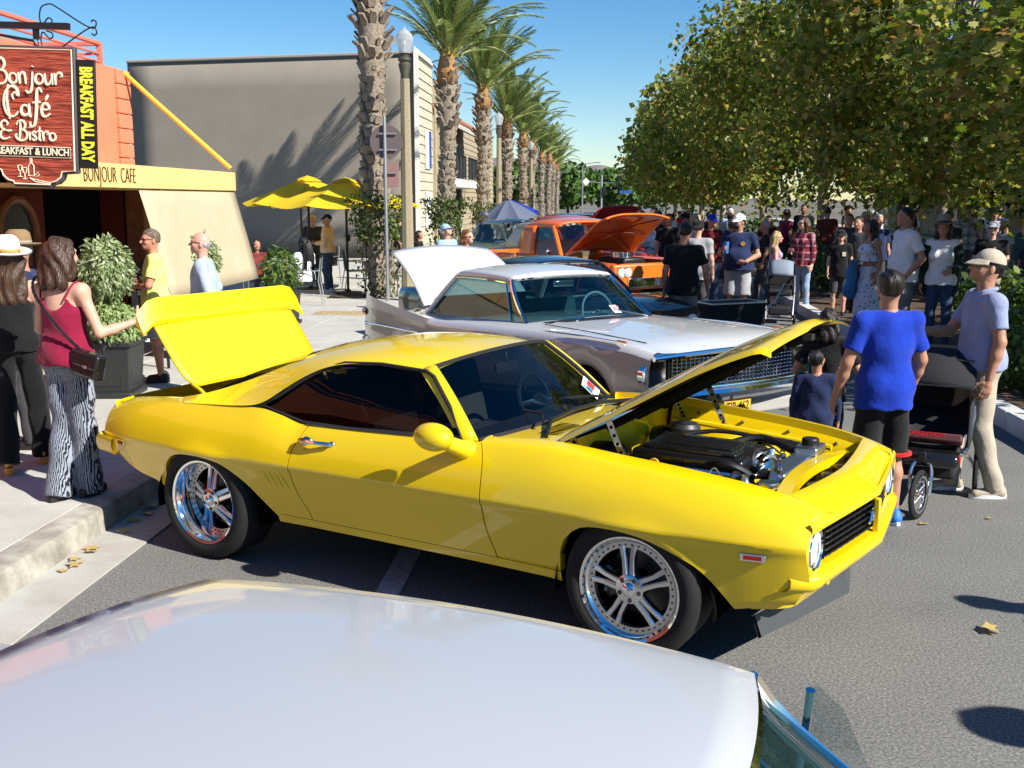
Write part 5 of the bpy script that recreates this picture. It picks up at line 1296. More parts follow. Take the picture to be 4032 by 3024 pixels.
obj('pulley', MB().lathe([(0, .02), (.07, .02), (.075, .01), (.075, -.02), (.03, -.03)], 20, (.36, -.12, .64), Matrix.Rotation(R(90), 3, 'Y')), 'polished', parent=eb)
# radiator, tank and support
rad = obj('radiator', MB().box((.445, 0, .62), (.07, .80, .26)), 'brushed', parent=eb, bevel=.012)
obj('top_tank', MB().box((.435, .08, .768), (.11, .56, .045)), 'brushed', parent=rad, bevel=.012)
obj('filler_box', MB().box((.45, .36, .80), (.12, .18, .05)), 'brushed', parent=rad, bevel=.01)
obj('filler_cap', MB().lathe([(0, .035), (.04, .035), (.045, .028), (.045, 0), (0, 0)], 16, (.45, .36, .825)), 'black_plastic', parent=rad)
obj('coolant_neck', MB().lathe([(0, .11), (.042, .11), (.045, .10), (.045, .085), (.030, .08), (.030, .05), (.042, .045), (.042, .0), (.05, -.01), (.05, -.05)], 18, (.49, -.44, .70)), 'polished', parent=eb)
def supp(u, v):
    t = 2 * u - 1; y = t * .66; x = .525 + .085 * abs(t) ** 2; w = .07
    q = [(-.5, -.05), (-.5, 0), (.5, 0), (.5, -.05)][round(v * 3)]
    return (x + q[0] * w, y, .79 - .035 * abs(t) ** 2 + q[1])
obj('radiator_support', MB().grid(supp, 31, 4, flip=True), 'yellow_paint', parent=eb, ang=40)
for y in (-.5, -.3, -.12, .1, .3, .5): obj('bracket', MB().box((.61 + .05 * abs(y), y, .70), (.06, .07, .10), rz=y * 3), 'steel_dark', parent=eb, bevel=.01)
# ---- mirror and handle
mr = MB().ball((-1.005, -1.0, .955), (.118, .075, .070), 20, 14, M=Matrix.Rotation(R(-8), 3, 'Z'))
mr.V = [(x - (.04 if x < -1.09 else 0) * 0, y, z) for x, y, z in mr.V]
mi_ = obj('door_mirror', mr, 'yellow_paint', parent=CAR)
obj('mirror_foot', MB().tube([(-.925, -.815, .862), (-.935, -.87, .882), (-.965, -.94, .918)], [.056, .042, .038], 14), 'yellow_paint', parent=mi_)
for s_, dr in ((-1, DOORS[0]), (1, DOORS[1])):
    Yb = lambda x, z: s_ * Yside(x, z)
    h = obj('door_handle', MB().tube([(-1.985, Yb(-1.97, .80) + s_ * .022, .806), (-1.95, Yb(-1.95, .80) + s_ * .036, .806), (-1.86, Yb(-1.86, .80) + s_ * .036, .803), (-1.775, Yb(-1.78, .80) + s_ * .018, .800)], [.010, .015, .011, .012], 8).ball((-1.95, Yb(-1.95, .795), .797), (.038, .02, .026), 12, 8).ball((-1.775, Yb(-1.78, .80), .798), (.02, .014, .016), 10, 8), 'chrome', parent=dr)
    obj('key_lock', MB().lathe([(0, .012), (.014, .012), (.018, .004), (.018, 0)], 12, (-1.935, Yb(-1.935, .745), .745), Matrix.Rotation(R(90) * -s_ * -1, 3, 'X')), 'chrome', parent=dr)
# ---- cabin
cb = MB(); cb.box((-1.0, 0, .80), (.30, 1.42, .16)); obj('dashboard', cb, 'black_plastic', parent=CAR, bevel=.04)
obj('cabin_floor', MB().box((-1.75, 0, .42), (1.7, 1.4, .05)), 'black_matte', parent=CAR)
for y in (-.36, .36):
    st = obj('front_seat', MB().box((-1.52, y, .62), (.50, .50, .16)), 'dark_cloth', parent=CAR, bevel=.05)
    obj('seat_back', MB().box((-1.80, y, .84), (.14, .50, .50), M=Euler((0, R(-14), 0)).to_matrix()), 'dark_cloth', parent=st, bevel=.05)
    obj('headrest', MB().box((-1.87, y, 1.10), (.10, .26, .12)), 'dark_cloth', parent=st, bevel=.04)
obj('rear_seat', MB().box((-2.25, 0, .62), (.40, 1.2, .3)).box((-2.45, 0, .8), (.14, 1.2, .36)), 'dark_cloth', parent=CAR, bevel=.05)
stw = MB().tube([(-1.22 + .0, .36 + .17 * math.cos(q), .90 + .17 * math.sin(q) * .93) for q in np.linspace(0, 2 * math.pi, 25)[:-1]], .014, 8, closed=True)
stw.V = [(x - .35 * (z - .9), y, z) for x, y, z in stw.V]
swo = obj('steering_wheel', stw, 'black_gloss', parent=CAR)
obj('hub', MB().tube([(-1.10, .36, .88), (-1.215, .36, .90)], .05, 12).box((-1.215, .36, .90), (.012, .32, .03)), 'polished', parent=swo)
obj('rear_view_mirror', MB().box((-1.20, 0, 1.155), (.02, .24, .06)).tube([(-1.195, 0, 1.18), (-1.21, 0, 1.24)], .008, 6), 'black_plastic', parent=CAR, bevel=.01)
cdm = obj('entry_card', MB().add([ws(.80, .03), ws(.93, .10), ws(.91, .34), ws(.78, .25)], [(0, 1, 2, 3)]), 'paper', parent=CAR)
cdm.location = (.012, 0, .010)
def cardq(a, b, c, d_, m, nm):
    A = [Vector(ws(.80, .03)), Vector(ws(.93, .10)), Vector(ws(.91, .34)), Vector(ws(.78, .25))]
    bl = lambda s_, t: A[0] * (1 - s_) * (1 - t) + A[1] * s_ * (1 - t) + A[2] * s_ * t + A[3] * (1 - s_) * t
    obj(nm, MB().add([bl(a, c), bl(b, c), bl(b, d_), bl(a, d_)], [(0, 1, 2, 3)]), m, parent=cdm).location = (.002, 0, .003)
cardq(.45, .92, .30, .75, 'print_red', 'red_print'); cardq(.05, .12, .1, .9, 'print_teal', 'teal_print'); cardq(.18, .38, .35, .7, 'print_teal', 'teal_print')
for s_ in (-1, 1):
    for k in range(4): obj('quarter_louvre', MB().tube([(-2.245 + .042 * k + .03 * j, s_ * (Yside(-2.245 + .042 * k + .03 * j, .605 - .06 * j) + .001), .605 - .06 * j) for j in (0, .5, 1, 1.5)], [.002, .005, .005, .002], 5), 'yellow_paint', parent=CAR)
# ---- wheels
def wheel(x, y, s_, dish, rad=.338, rr=.248, tw=.26):
    wh = empty('wheel', parent=CAR); wh.location = (x, y, rad); wh.rotation_euler = (0, 0, 0 if s_ < 0 else math.pi)
    Mx = Matrix.Rotation(R(90), 3, 'X')   # lathe axis -> -Y is outside
    hw = tw / 2
    # profile in (r, a) with a = distance outward from wheel centre plane
    tp = [(rr - .006, hw - .030), (rr + .006, hw - .008), (rr + .030, hw + .004), (rad - .035, hw + .002), (rad - .012, hw - .014), (rad, hw - .04), (rad, -hw + .04), (rad - .012, -hw + .014), (rr + .02, -hw), (rr, -hw)]
    obj('tyre', MB().lathe(tp, 56, (0, 0, 0), Mx), 'tyre', parent=wh, ang=40)
    lip = [(rr - .030, -.10), (rr - .030, hw - .045 - dish), (rr - .024, hw - .04), (rr - .012, hw - .026), (rr - .010, hw - .012), (rr + .002, hw - .006), (rr + .006, hw - .014), (rr - .004, hw - .03)]
    obj('rim', MB().lathe(lip, 64, (0, 0, 0), Mx), 'chrome', parent=wh, ang=40)
    fz = hw - .040 - dish    # spoke face plane at the rim
    hz = fz + (.02 if dish < .05 else .055)
    ringi, ringo = rr - .058, rr - .029
    sp = MB().lathe([(ringi, fz - .03), (ringi, fz), (ringo, fz), (ringo, fz - .03)], 64, (0, 0, 0), Mx)
    rt = obj('rim_ring', sp, 'brushed', parent=wh, ang=35)
    # five split spokes
    sm = MB()
    for k in range(5):
        q0 = R(90 + 72 * k) + .12
        for d_ in (-1, 1):
            pts = [(.040, .42 * d_), (.085, .215 * d_), (.135, .150 * d_), (ringi + .010, .150 * d_)]
            wd = [.018, .0150, .0140, .0165]
            top = []; 
            for (r_, aoff), wv in zip(pts, wd):
                q = q0 + aoff; c = Vector((r_ * math.cos(q), 0, r_ * math.sin(q))); tg = Vector((-math.sin(q), 0, math.cos(q)))
                h = hz + (fz - hz) * ((r_ - .05) / (ringi - .05))
                top.append((c - tg * wv - Vector((0, h - .004, 0)), c - tg * wv * .55 - Vector((0, h + .004, 0)), c + tg * wv * .55 - Vector((0, h + .004, 0)), c + tg * wv - Vector((0, h - .004, 0)), c + tg * wv - Vector((0, h - .032, 0)), c - tg * wv - Vector((0, h - .032, 0))))
            V = [p for r6 in top for p in r6]
            F = [(i * 6 + j, i * 6 + (j + 1) % 6, (i + 1) * 6 + (j + 1) % 6, (i + 1) * 6 + j) for i in range(3) for j in range(6)]
            sm2 = MB().add(V, F)
            obj('spoke', sm2, 'polished', parent=wh, ang=40)
    obj('hub', MB().lathe([(.070, hz - .04), (.069, hz + .002), (.064, hz + .006), (.034, hz + .008), (.034, hz - .0)], 40, (0, 0, 0), Mx), 'polished', parent=wh)
    obj('centre_cap', MB().lathe([(.034, hz + .004), (.033, hz + .014), (.022, hz + .024), (0, hz + .028)], 24, (0, 0, 0), Mx), 'chrome', parent=wh)
    nm = MB(); bm_ = MB()
    for k in range(5):
        q = R(90 + 72 * k) + .12 + R(36); c = Vector((.051 * math.cos(q), -hz - .0065, .051 * math.sin(q)))
        obj('lug_nut', MB().lathe([(.011, 0), (.011, .002), (.008, .002), (.008, .006), (0, .007)], 12, c, Mx), 'steel_dark', parent=wh)
    for k in range(40):
        q = 2 * math.pi * k / 40
        for rr2 in ((ringi + ringo) / 2,): bm_.lathe([(.0055, 0), (.0045, .004), (0, .005)], 6, (rr2 * math.cos(q), -fz, rr2 * math.sin(q)), Mx)
    obj('rim_bolt', bm_, 'steel_dark', parent=wh, kind='stuff')
    obj('brake_disc', MB().lathe([(.06, -.02), (.165, -.02), (.165, -.04)], 40, (0, 0, 0), Mx), 'steel_dark', parent=wh)
    cal = MB()
    for q in np.linspace(R(150), R(215), 5)[:-1]: pass
    V = []
    for q in np.linspace(R(148), R(212), 9):
        for r_, a in ((.115, .0), (.115, .03), (.175, .03), (.175, .0)): V.append((r_ * math.cos(q), -a, r_ * math.sin(q)))
    F = [(i * 4 + j, i * 4 + (j + 1) % 4, (i + 1) * 4 + (j + 1) % 4, (i + 1) * 4 + j) for i in range(8) for j in range(4)] + [(0, 1, 2, 3), (35, 34, 33, 32)]
    ca = obj('brake_caliper', cal.add(V, F), 'black_gloss', parent=wh)
    if s_ < 0 and x > -1:
        tm = text_mesh('wilwood', .042, .001, 0, .9); o = obj('lettering', tm, 'white_plastic', parent=wh, kind='stuff'); o.location = (-.150, -.033, .0); o.rotation_euler = (R(90), R(-80), 0)
    obj('wheel_back', MB().lathe([(0, -.06), (rr - .03, -.06)], 32, (0, 0, 0), Mx), 'gap_black', parent=wh)
    return wh
for s_ in (-1, 1):
    wheel(0, s_ * .775, s_, 0.0, rad=.338)
    wheel(-2.743, s_ * .755, s_, .085, rad=.342, tw=.30)
# ================================================================ other cars
def simple_wheel(parent, x, y, s_, r=.34, w=.2, white=True, name='wheel'):
    wh = empty(name, parent=parent); wh.location = (x, y, r); wh.rotation_euler = (0, 0, 0 if s_ < 0 else math.pi); Mx = Matrix.Rotation(R(90), 3, 'X')
    obj('tyre', MB().lathe([(r * .6, w / 2 - .01), (r * .66, w / 2), (r * .93, w / 2), (r, w / 2 - .04), (r, -w / 2 + .04), (r * .6, -w / 2)], 32, (0, 0, 0), Mx), 'tyre', parent=wh)
    if white: obj('whitewall', MB().lathe([(r * .70, w / 2 + .003), (r * .84, w / 2 + .003)], 32, (0, 0, 0), Mx), 'white_plastic', parent=wh)
    obj('hubcap', MB().lathe([(r * .62, w / 2 - .01), (r * .58, w / 2 + .01), (r * .35, w / 2 + .0), (r * .3, w / 2 + .02), (0, w / 2 + .03)], 28, (0, 0, 0), Mx), 'chrome', parent=wh)
    return wh

def classic(name, label, F0, yaw, S, paint, roofpaint=None, interior='dark_cloth', glassm='glass_teal', wheels=True, group=None):
    """S: dict of curves. x=0 at the front, negative to the rear. F0 = ground point under the front end"""
    c = empty(name, (F0[0], F0[1], 0), yaw, label, 'car', group)
    Lg = S['L']; fx = S['fx']; rx = S['rx']; rw_ = S.get('rw', .36)
    Wf = pch(*S['W']); ZS = pch(*S['zs']); ZC = pch(*S['zc']); zb0 = S.get('zb', .30)
    fin = pch(*S['fin']) if 'fin' in S else (lambda x: 0)
    def zb(x):
        z = zb0 + .10 * max(0, (-x - (Lg - .7)) / .7) + .06 * max(0, (x + .5) / .5)
        for k, ax in enumerate((fx, rx)):
            d = abs(x - ax)
            if d < rw_ + .05: z = max(z, (.34 + math.sqrt(max(0, (rw_ + .05) ** 2 - d * d)) * (.92 if k == 0 else .70)))
        return z
    def sec(x):
        W = Wf(x); zs = ZS(x); zc = ZC(x); lo = zb(x); f = fin(x)
        return [(W * .90, lo + .0), (W * .955, lo + .01), (W * .99, lo + .25 * (zs - lo)), (W, lo + .5 * (zs - lo)), (W * .995, lo + .75 * (zs - lo)), (W * .975, zs - .06 + f * .6), (W * (.945 + .02 * (f > .02)), zs - .012 + f), (W * (.90 + .02 * (f > .02)), zs + f * .7), (W * .84, zs * .6 + zc * .4 + .0 + f * .02), (W * .6, zs * .2 + zc * .8), (W * .3, zc - .004), (0, zc)]
    def cluster():
        xs_ = list(np.linspace(0, -Lg, 60))
        for ax in (fx, rx):
            for e in (-1, 1):
                for d in (0, .004, .012, .03, .06): xs_.append(ax + e * (rw_ + .05 - d))
        return sorted(set(round(v, 4) for v in xs_ if -Lg <= v <= 0), reverse=True)
    xs_ = cluster(); n = 12
    def shell(sl, nm, m, zcut=None):
        mb = MB()
        for s_ in (-1, 1):
            V = [(x, s_ * y, z) for x in xs_ for y, z in sec(x)[sl]]; k = len(sec(0)[sl])
            Fq = [(i * k + j, (i + 1) * k + j, (i + 1) * k + j + 1, i * k + j + 1) for i in range(len(xs_) - 1) for j in range(k - 1)]
            mb.add(V, Fq if s_ > 0 else [f[::-1] for f in Fq])
        return obj(nm, mb, m, parent=c, ang=50)
    lower = S.get('flank')
    if lower: shell(slice(0, 6), 'flank', lower); shell(slice(5, 12), 'upper_body', paint)
    else: shell(slice(0, 12), 'body', paint)
    for x, nm in ((0, 'front_panel'), (-Lg, 'rear_panel')):
        s0 = sec(x); pts = [(x, y, z) for y, z in s0] + [(x, -y, z) for y, z in reversed(s0[:-1])]
        pts += [(x, -s0[0][0], S.get('zb', .3) + .1), (x, s0[0][0], S.get('zb', .3) + .1)]
        obj(nm, MB().add(pts, [tuple(range(len(pts)))] if x == 0 else [tuple(reversed(range(len(pts))))]), S.get('facem', paint), parent=c)
    obj('floor', MB().box((-Lg / 2, 0, .32), (Lg * .85, 1.3, .05)), 'gap_black', parent=c)
    # greenhouse: A front base, B front top, C rear top, D rear base
    A, B, C_, D = S['gh']; yb, yt, zt = S['ghy']; zbelt = lambda x: ZS(x) - .005
    wrap = S.get('wrap', .0)
    def wsf(u, v):
        t = 2 * u - 1; k = 1 - abs(t) ** 2.4
        y = t * (yb + (yt - yb) * v); xb = A + .17 * k - wrap * (1 - k) * 0; xt = B + .08 * k
        return (xb + (xt - xb) * v - wrap * (abs(t) ** 6) * (1 - v) * v, y, zbelt(A) + (ZC(A) - zbelt(A)) * k * (1 - v) + (zt - zbelt(A)) * v + .02 * math.sin(math.pi * v) + .03 * k * v)
    def bwf(u, v):
        t = 2 * u - 1; k = 1 - abs(t) ** 2.4; y = t * (yb * .97 + (yt - yb) * v)
        xb = D - .15 * k; xt = C_ - .06 * k
        return (xb + (xt - xb) * v, y, zbelt(D) + (ZC(D) - zbelt(D)) * k * (1 - v) + (zt - zbelt(D)) * v + .02 * math.sin(math.pi * v) + .03 * k * v)
    obj('windscreen', MB().grid(wsf, 21, 9), glassm, parent=c); obj('rear_window', MB().grid(bwf, 21, 9, flip=True), glassm, parent=c)
    def rooff(u, v):
        t = 2 * u - 1; x0 = wsf(u, 1); x1 = bwf(u, 1); k = 1 - abs(t) ** 2.2; x = x0[0] + (x1[0] - x0[0]) * v
        return (x, t * yt * (1 + .05 * math.sin(math.pi * v)), x0[2] + (x1[2] - x0[2]) * v + S.get('crown', .05) * math.sin(math.pi * v) ** .7 * (.35 + .65 * k) - (.02 if abs(t) > .99 else 0))
    obj('roof', MB().grid(rooff, 25, 20, flip=True), roofpaint or paint, parent=c, ang=60, solid=.03)
    for s_ in (-1, 1):
        e = 0 if s_ < 0 else 1
        fp = [Vector(wsf(e, v)) for v in np.linspace(0, 1, 7)]; bp_ = [Vector(bwf(e, v)) for v in np.linspace(0, 1, 7)]
        obj('front_pillar', MB().tube(fp, .022, 8), 'chrome' if S.get('chromepillar') else paint, parent=c)
        if S.get('sail'): 
            a0, a1 = Vector(bwf(e, 0)), Vector(bwf(e, 1)); f0 = Vector((S['sail'][0], s_ * yb, zbelt(S['sail'][0]))); f1 = Vector((S['sail'][1], s_ * yt, zt))
            def sf(u, v): p = (a0.lerp(a1, v)).lerp(f0.lerp(f1, v), u); return p + Vector((0, s_ * .015 * math.sin(math.pi * v), 0))
            obj('rear_pillar', MB().grid(sf, 6, 6, flip=(s_ > 0)), roofpaint or paint, parent=c, solid=.02); ex0, ex1 = f0, f1
        else:
            obj('rear_pillar', MB().tube(bp_, .028, 8), roofpaint or paint, parent=c); ex0, ex1 = Vector(bwf(e, 0)), Vector(bwf(e, 1))
        g0, g1 = fp[0], fp[-1]
        obj('side_glass', MB().grid(lambda u, v: (g0.lerp(g1, v)).lerp(ex0.lerp(ex1, v), u) - Vector((0, s_ * .012, 0)), 8, 6, flip=(s_ > 0)), glassm, parent=c)
        obj('roof_trim', MB().tube([Vector(rooff(e, v)) + Vector((0, s_ * .004, -.012)) for v in np.linspace(0, 1, 12)], .012, 6), 'chrome', parent=c)
        obj('belt_trim', MB().tube([g0 + Vector((0, s_ * .01, 0)), (g0 + ex0) / 2 + Vector((0, s_ * .03, 0)), ex0 + Vector((0, s_ * .01, 0))], .010, 6), 'chrome', parent=c)
        if S.get('vent'):
            v0 = g0.lerp(ex0, S['vent']); v1 = g1.lerp(ex1, S['vent'] * .8); obj('vent_bar', MB().tube([v0, v1], .010, 6), 'chrome', parent=c)
    obj('screen_trim', MB().tube([Vector(wsf(u, 0)) + Vector((.01, 0, .004)) for u in np.linspace(0, 1, 20)], .014, 6), 'chrome', parent=c)
    obj('header_trim', MB().tube([Vector(wsf(u, 1)) + Vector((0, 0, .0)) for u in np.linspace(0, 1, 20)], .016, 6), 'chrome', parent=c)
    obj('rear_screen_trim', MB().tube([Vector(bwf(u, 0)) + Vector((-.01, 0, .004)) for u in np.linspace(0, 1, 20)], .012, 6), 'chrome', parent=c)
    # cabin
    obj('dashboard', MB().box((A - .12, 0, zbelt(A) - .05), (.36, yb * 1.85, .14)), interior, parent=c, bevel=.03)
    for x in (A - .95, A - 1.75):
        if x > D + .3: obj('bench_seat', MB().box((x, 0, .62), (.5, yb * 1.7, .2)).box((x - .28, 0, .84), (.15, yb * 1.7, .46), M=Euler((0, R(-12), 0)).to_matrix()), interior, parent=c, bevel=.04)
    stw = [(A - .42 - .3 * (.2 * math.sin(q)), .38 + .2 * math.cos(q), zbelt(A) + .06 + .19 * math.sin(q)) for q in np.linspace(0, 2 * math.pi, 25)[:-1]]
    so = obj('steering_wheel', MB().tube(stw, .012, 6, closed=True), S.get('wheelm', 'white_plastic'), parent=c)
    obj('steering_column', MB().tube([(A - .1, .38, zbelt(A) - .05), (A - .43, .38, zbelt(A) + .06)], .03, 8).tube([stw[0], stw[12]], .010, 6), 'chrome', parent=so)
    obj('rear_view_mirror', MB().box((B + .02, 0, zt - .05), (.02, .26, .06)), 'chrome', parent=c, bevel=.01)
    if wheels:
        for ax in (fx, rx):
            for s_ in (-1, 1): simple_wheel(c, ax, s_ * (Wf(ax) - .13), s_, S.get('wr', .34), white=S.get('ww', True))
    return c, sec, wsf, rooff, bwf

def bumper(c, x, w, z, bow, sgn, r=.06, m='chrome'):
    obj('front_bumper' if sgn > 0 else 'rear_bumper', MB().tube([(x + sgn * (bow * (1 - (t) ** 2) - .18 * max(0, (abs(t) - .9) / .1) ** 2), t * w, z) for t in np.linspace(-1, 1, 25)], r, 10), m, parent=c)

# ---- white finned saloon beyond the coupe
CY = -.911
S = dict(L=5.55, fx=-.85, rx=-4.15, rw=.37, W=([-5.55, -5.2, -4.2, -2.8, -1.2, -.4, 0], [.86, .95, 1.0, 1.01, 1.01, .99, .95]), zs=([-5.55, -4.6, -3.4, -2.0, -1.0, -.3, 0], [.80, .84, .88, .93, .96, .955, .92]),
  zc=([-5.55, -4.6, -3.5, -1.9, -1.0, -.25, 0], [.80, .90, .93, 1.00, .99, .955, .89]), fin=([-5.55, -5.3, -4.8, -4.0, -3.4, 0], [.215, .20, .14, .05, .0, 0]), flank='taupe_paint', gh=(-1.98, -2.52, -3.62, -4.12), ghy=(.80, .64, 1.325), crown=.055, wrap=.28, chromepillar=True, vent=.14, facem='chrome', wheelm='pale_blue_paint')
cad, sec, cws, croof, cbw = classic('white_finned_car', 'white and taupe classic car with tail fins and raised boot lid', (1.12, 8.83), CY, S, 'white_paint', None, 'teal_vinyl', 'glass_teal')
cad.scale = (.94, .94, 1)
bumper(cad, .02, .98, .555, .12, 1, .055); bumper(cad, -5.55, .9, .46, .1, -1, .07)
gm = MB()
for k in range(8): gm.tube([(.03 + .05 * (1 - t * t), t * .72, .64 + .030 * k) for t in np.linspace(-1, 1, 17)], .0055, 4)
for k in range(33):
    t = -1 + k / 16; gm.tube([(.035 + .05 * (1 - t * t), t * .72, .63), (.035 + .05 * (1 - t * t), t * .72, .865)], .0055, 4)
obj('grille', gm, 'chrome', parent=cad, kind='stuff')
obj('grille_backing', MB().box((.0, 0, .74), (.03, 1.5, .25)), 'black_matte', parent=cad)
gl2 = MB()
for k in range(3): gl2.tube([(.06 + .09 * (1 - t * t), t * .9, .59 + .02 * k) for t in np.linspace(-1, 1, 17)], .008, 4)
obj('lower_grille', gl2, 'chrome', parent=cad, kind='stuff')
obj('hood_lip', MB().tube([(.03 + .03 * (1 - t * t), t * .92, .875 + .02 * (1 - t * t)) for t in np.linspace(-1, 1, 17)], .022, 8), 'chrome', parent=cad)
obj('emblem', MB().lathe([(0, .01), (.05, .01), (.06, 0)], 16, (.095, .0, .76), Matrix.Rotation(R(90), 3, 'Y')), 'chrome', parent=cad)
for s_ in (-1, 1):
    for dy in (.76, .90):
        hl = obj('headlight', MB().lathe([(0, .03), (.05, .022), (.075, .0)], 20, (-.05, s_ * dy, .735), Matrix.Rotation(R(90), 3, 'Y')), 'lamp_glass', parent=cad)
        obj('bezel', MB().lathe([(.072, 0), (.078, .02), (.088, .015), (.088, -.05)], 20, (-.05, s_ * dy, .735), Matrix.Rotation(R(90), 3, 'Y')), 'chrome', parent=hl)
    obj('fender_spear', MB().tube([(-1.55, s_ * .965, .955), (-.9, s_ * .955, .968), (-.32, s_ * .94, .962)], [.006, .009, .012], 6), 'chrome', parent=cad)
    obj('fender_marker', MB().box((-.36, s_ * .94, .972), (.13, .02, .022)), 'amber_lens', parent=cad, bevel=.005)
    obj('tail_light', MB().lathe([(0, .06), (.03, .03), (.045, 0), (.045, -.1)], 14, (-5.56, s_ * .85, .80), Matrix.Rotation(R(-90), 3, 'Y')), 'red_lens', parent=cad)
    obj('side_trim', MB().tube([(-5.3, s_ * .985, .70), (-3.4, s_ * 1.018, .72), (-2.0, s_ * 1.018, .74)], .008, 5), 'chrome', parent=cad)
    obj('wiper', MB().tube([(-1.66, s_ * .45, 1.0), (-1.78, s_ * .15, 1.06)], .008, 5), 'chrome', parent=cad)
obj('bonnet_seam', MB().tube([(-1.7, -.80, .985), (-1.0, -.80, .985), (-.25, -.76, .962)], .004, 4), 'gap_black', parent=cad)
obj('cowl_vent', MB().grid(lambda u, v: (-1.62 - .14 * v - .12 * (2 * u - 1) ** 2, (2 * u - 1) * .70, 1.008 - .03 * (2 * u - 1) ** 2 + .004 * v), 21, 3), 'black_plastic', parent=cad)
# boot lid raised
BA = R(37)
obj('boot_lid', MB().grid(lambda u, v: (-4.30 - 1.02 * v * math.cos(BA) - (.10 * (1 - v)) * (2 * u - 1) ** 2 * -1 + .04 * math.sin(math.pi * v), (2 * u - 1) * (.74 - .04 * v), .955 + 1.02 * v * math.sin(BA) + .05 * math.sin(math.pi * v) * 1.0 - .06 * (2 * u - 1) ** 2 * v), 25, 16), 'white_paint', parent=cad, solid=.02)
obj('boot_gutter', MB().box((-4.7, 0, .78), (.8, 1.2, .03)), 'black_matte', parent=cad)
for s_ in (-1, 1): obj('boot_hinge', MB().tube([(-4.2, s_ * .6, .93), (-4.30, s_ * .6, .92), (-4.6, s_ * .6, 1.13)], .014, 6), 'white_paint', parent=cad)
pl = obj('number_plate', MB().box((.13, -.05, .44), (.012, .32, .16)), 'plate_yellow', parent=cad, bevel=.003)
letters('TJR 462', .105, pl, 'print_black', (.138, -.05, .435), (R(90), 0, R(90)), .001, .80, .001)
obj('plate_frame', MB().tube([(.134, -.21, .36), (.134, .11, .36), (.134, .11, .52), (.134, -.21, .52)], .008, 5, closed=True), 'chrome', parent=pl)
obj('valance', MB().box((-.02, 0, .38), (.06, 1.6, .12)), 'taupe_paint', parent=cad, bevel=.02)
nc = obj('number_card', MB().add([cws(.60, .04), cws(.66, .04), cws(.66, .20), cws(.60, .20)], [(0, 1, 2, 3)]), 'paper', parent=cad); nc.location = (.012, 0, .012)
p_ = Vector(cws(.63, .12)); letters('60', .075, cad, 'print_red', p_ + Vector((.022, 0, .018)), (R(90 - 33), 0, R(90)), .001, 1, .0005)

# ---- black coupe with a red interior
S = dict(L=4.35, fx=-.75, rx=-3.2, W=([-4.35, -4.0, -3.0, -1.0, -.3, 0], [.84, .90, .93, .94, .92, .86]), zs=([-4.35, -3.5, -1.6, -.8, 0], [.86, .90, .90, .90, .84]), zc=([-4.35, -3.5, -1.6, -.8, -.2, 0], [.86, .93, .95, .95, .90, .82]), gh=(-1.10, -1.55, -2.50, -3.05), ghy=(.76, .60, 1.27), crown=.05, vent=.15, sail=(-2.65, -2.40), wheelm='red_paint')
blk, *_ = classic('black_car', 'glossy black classic coupe with red interior behind the white car', (.60, 12.46), -.875, S, 'black_paint', None, 'red_leather', 'glass_clear')
bumper(blk, .02, .9, .48, .1, 1); bumper(blk, -4.35, .86, .5, .1, -1)
obj('grille', MB().box((.01, 0, .64), (.04, 1.3, .16)), 'chrome', parent=blk, bevel=.01)
for s_ in (-1, 1): obj('headlight', MB().lathe([(0, .03), (.06, .02), (.09, 0)], 18, (.0, s_ * .72, .66), Matrix.Rotation(R(90), 3, 'Y')), 'lamp_glass', parent=blk)

# ---- orange pickup with its bonnet up
TR = empty('orange_pickup', (.95, 18.4, 0), -.88, 'orange classic pickup truck with its bonnet raised', 'car')
Wt = pch([-4.8, -3.0, -2.9, -1.5, -.8, -.2, 0], [.80, .82, .86, .88, .94, .93, .86])
def tsec(x):
    W = Wt(x); zs = 1.10 if x < -1.45 else 1.08 - .03 * max(0, (x + .5) / .5); lo = .42
    for ax in (-.75, -3.55):
        d = abs(x - ax)
        if d < .45: lo = max(lo, .38 + math.sqrt(.45 ** 2 - d * d) * .9)
    k = .92 if x > -1.6 else .985
    return [(W * .93, lo), (W * .98, lo + .04), (W, lo + .3 * (zs - lo)), (W, lo + .6 * (zs - lo)), (W * .985, zs - .10), (W * (k + .02), zs - .02), (W * k, zs), (W * .80, zs + .005 if x < -1.45 else zs - .03)]
def tpart(nm, x0, x1, n_, m='orange_paint'):
    xs_ = sorted(set(list(np.linspace(x0, x1, n_)) + [ax + e * (.45 - d) for ax in (-.75, -3.55) for e in (-1, 1) for d in (.0, .005, .02, .05) if x0 <= ax + e * (.45 - d) <= x1])); mb = MB()
    for s_ in (-1, 1):
        V = [(x, s_ * y, z) for x in xs_ for y, z in tsec(x)]; k = 8
        Fq = [(i * k + j, (i + 1) * k + j, (i + 1) * k + j + 1, i * k + j + 1) for i in range(len(xs_) - 1) for j in range(k - 1)]
        mb.add(V, Fq if s_ < 0 else [f[::-1] for f in Fq])
    return obj(nm, mb, m, parent=TR, ang=50)
tpart('front_fender', -1.45, 0, 24); tpart('door', -2.75, -1.46, 10); tpart('bed_side', -4.8, -2.85, 30)
obj('bed_floor', MB().box((-3.85, 0, .78), (1.85, 1.5, .05)).box((-4.78, 0, .92), (.05, 1.5, .34)).box((-2.88, 0, .95), (.05, 1.55, .36)), 'orange_paint', parent=TR)
def cab(u, v):  # roof shell
    t = 2 * u - 1; x = -1.75 - .95 * v; k = (1 - abs(t) ** 3)
    return (x + .08 * k * (1 - v), t * (.70 - .02 * abs(2 * v - 1)), 1.60 + .14 * k ** .5 * math.sin(math.pi * min(1, max(0, .12 + .78 * v))) ** .5)
obj('cab_roof', MB().grid(cab, 25, 16, flip=True), 'orange_paint', parent=TR, ang=70, solid=.03)
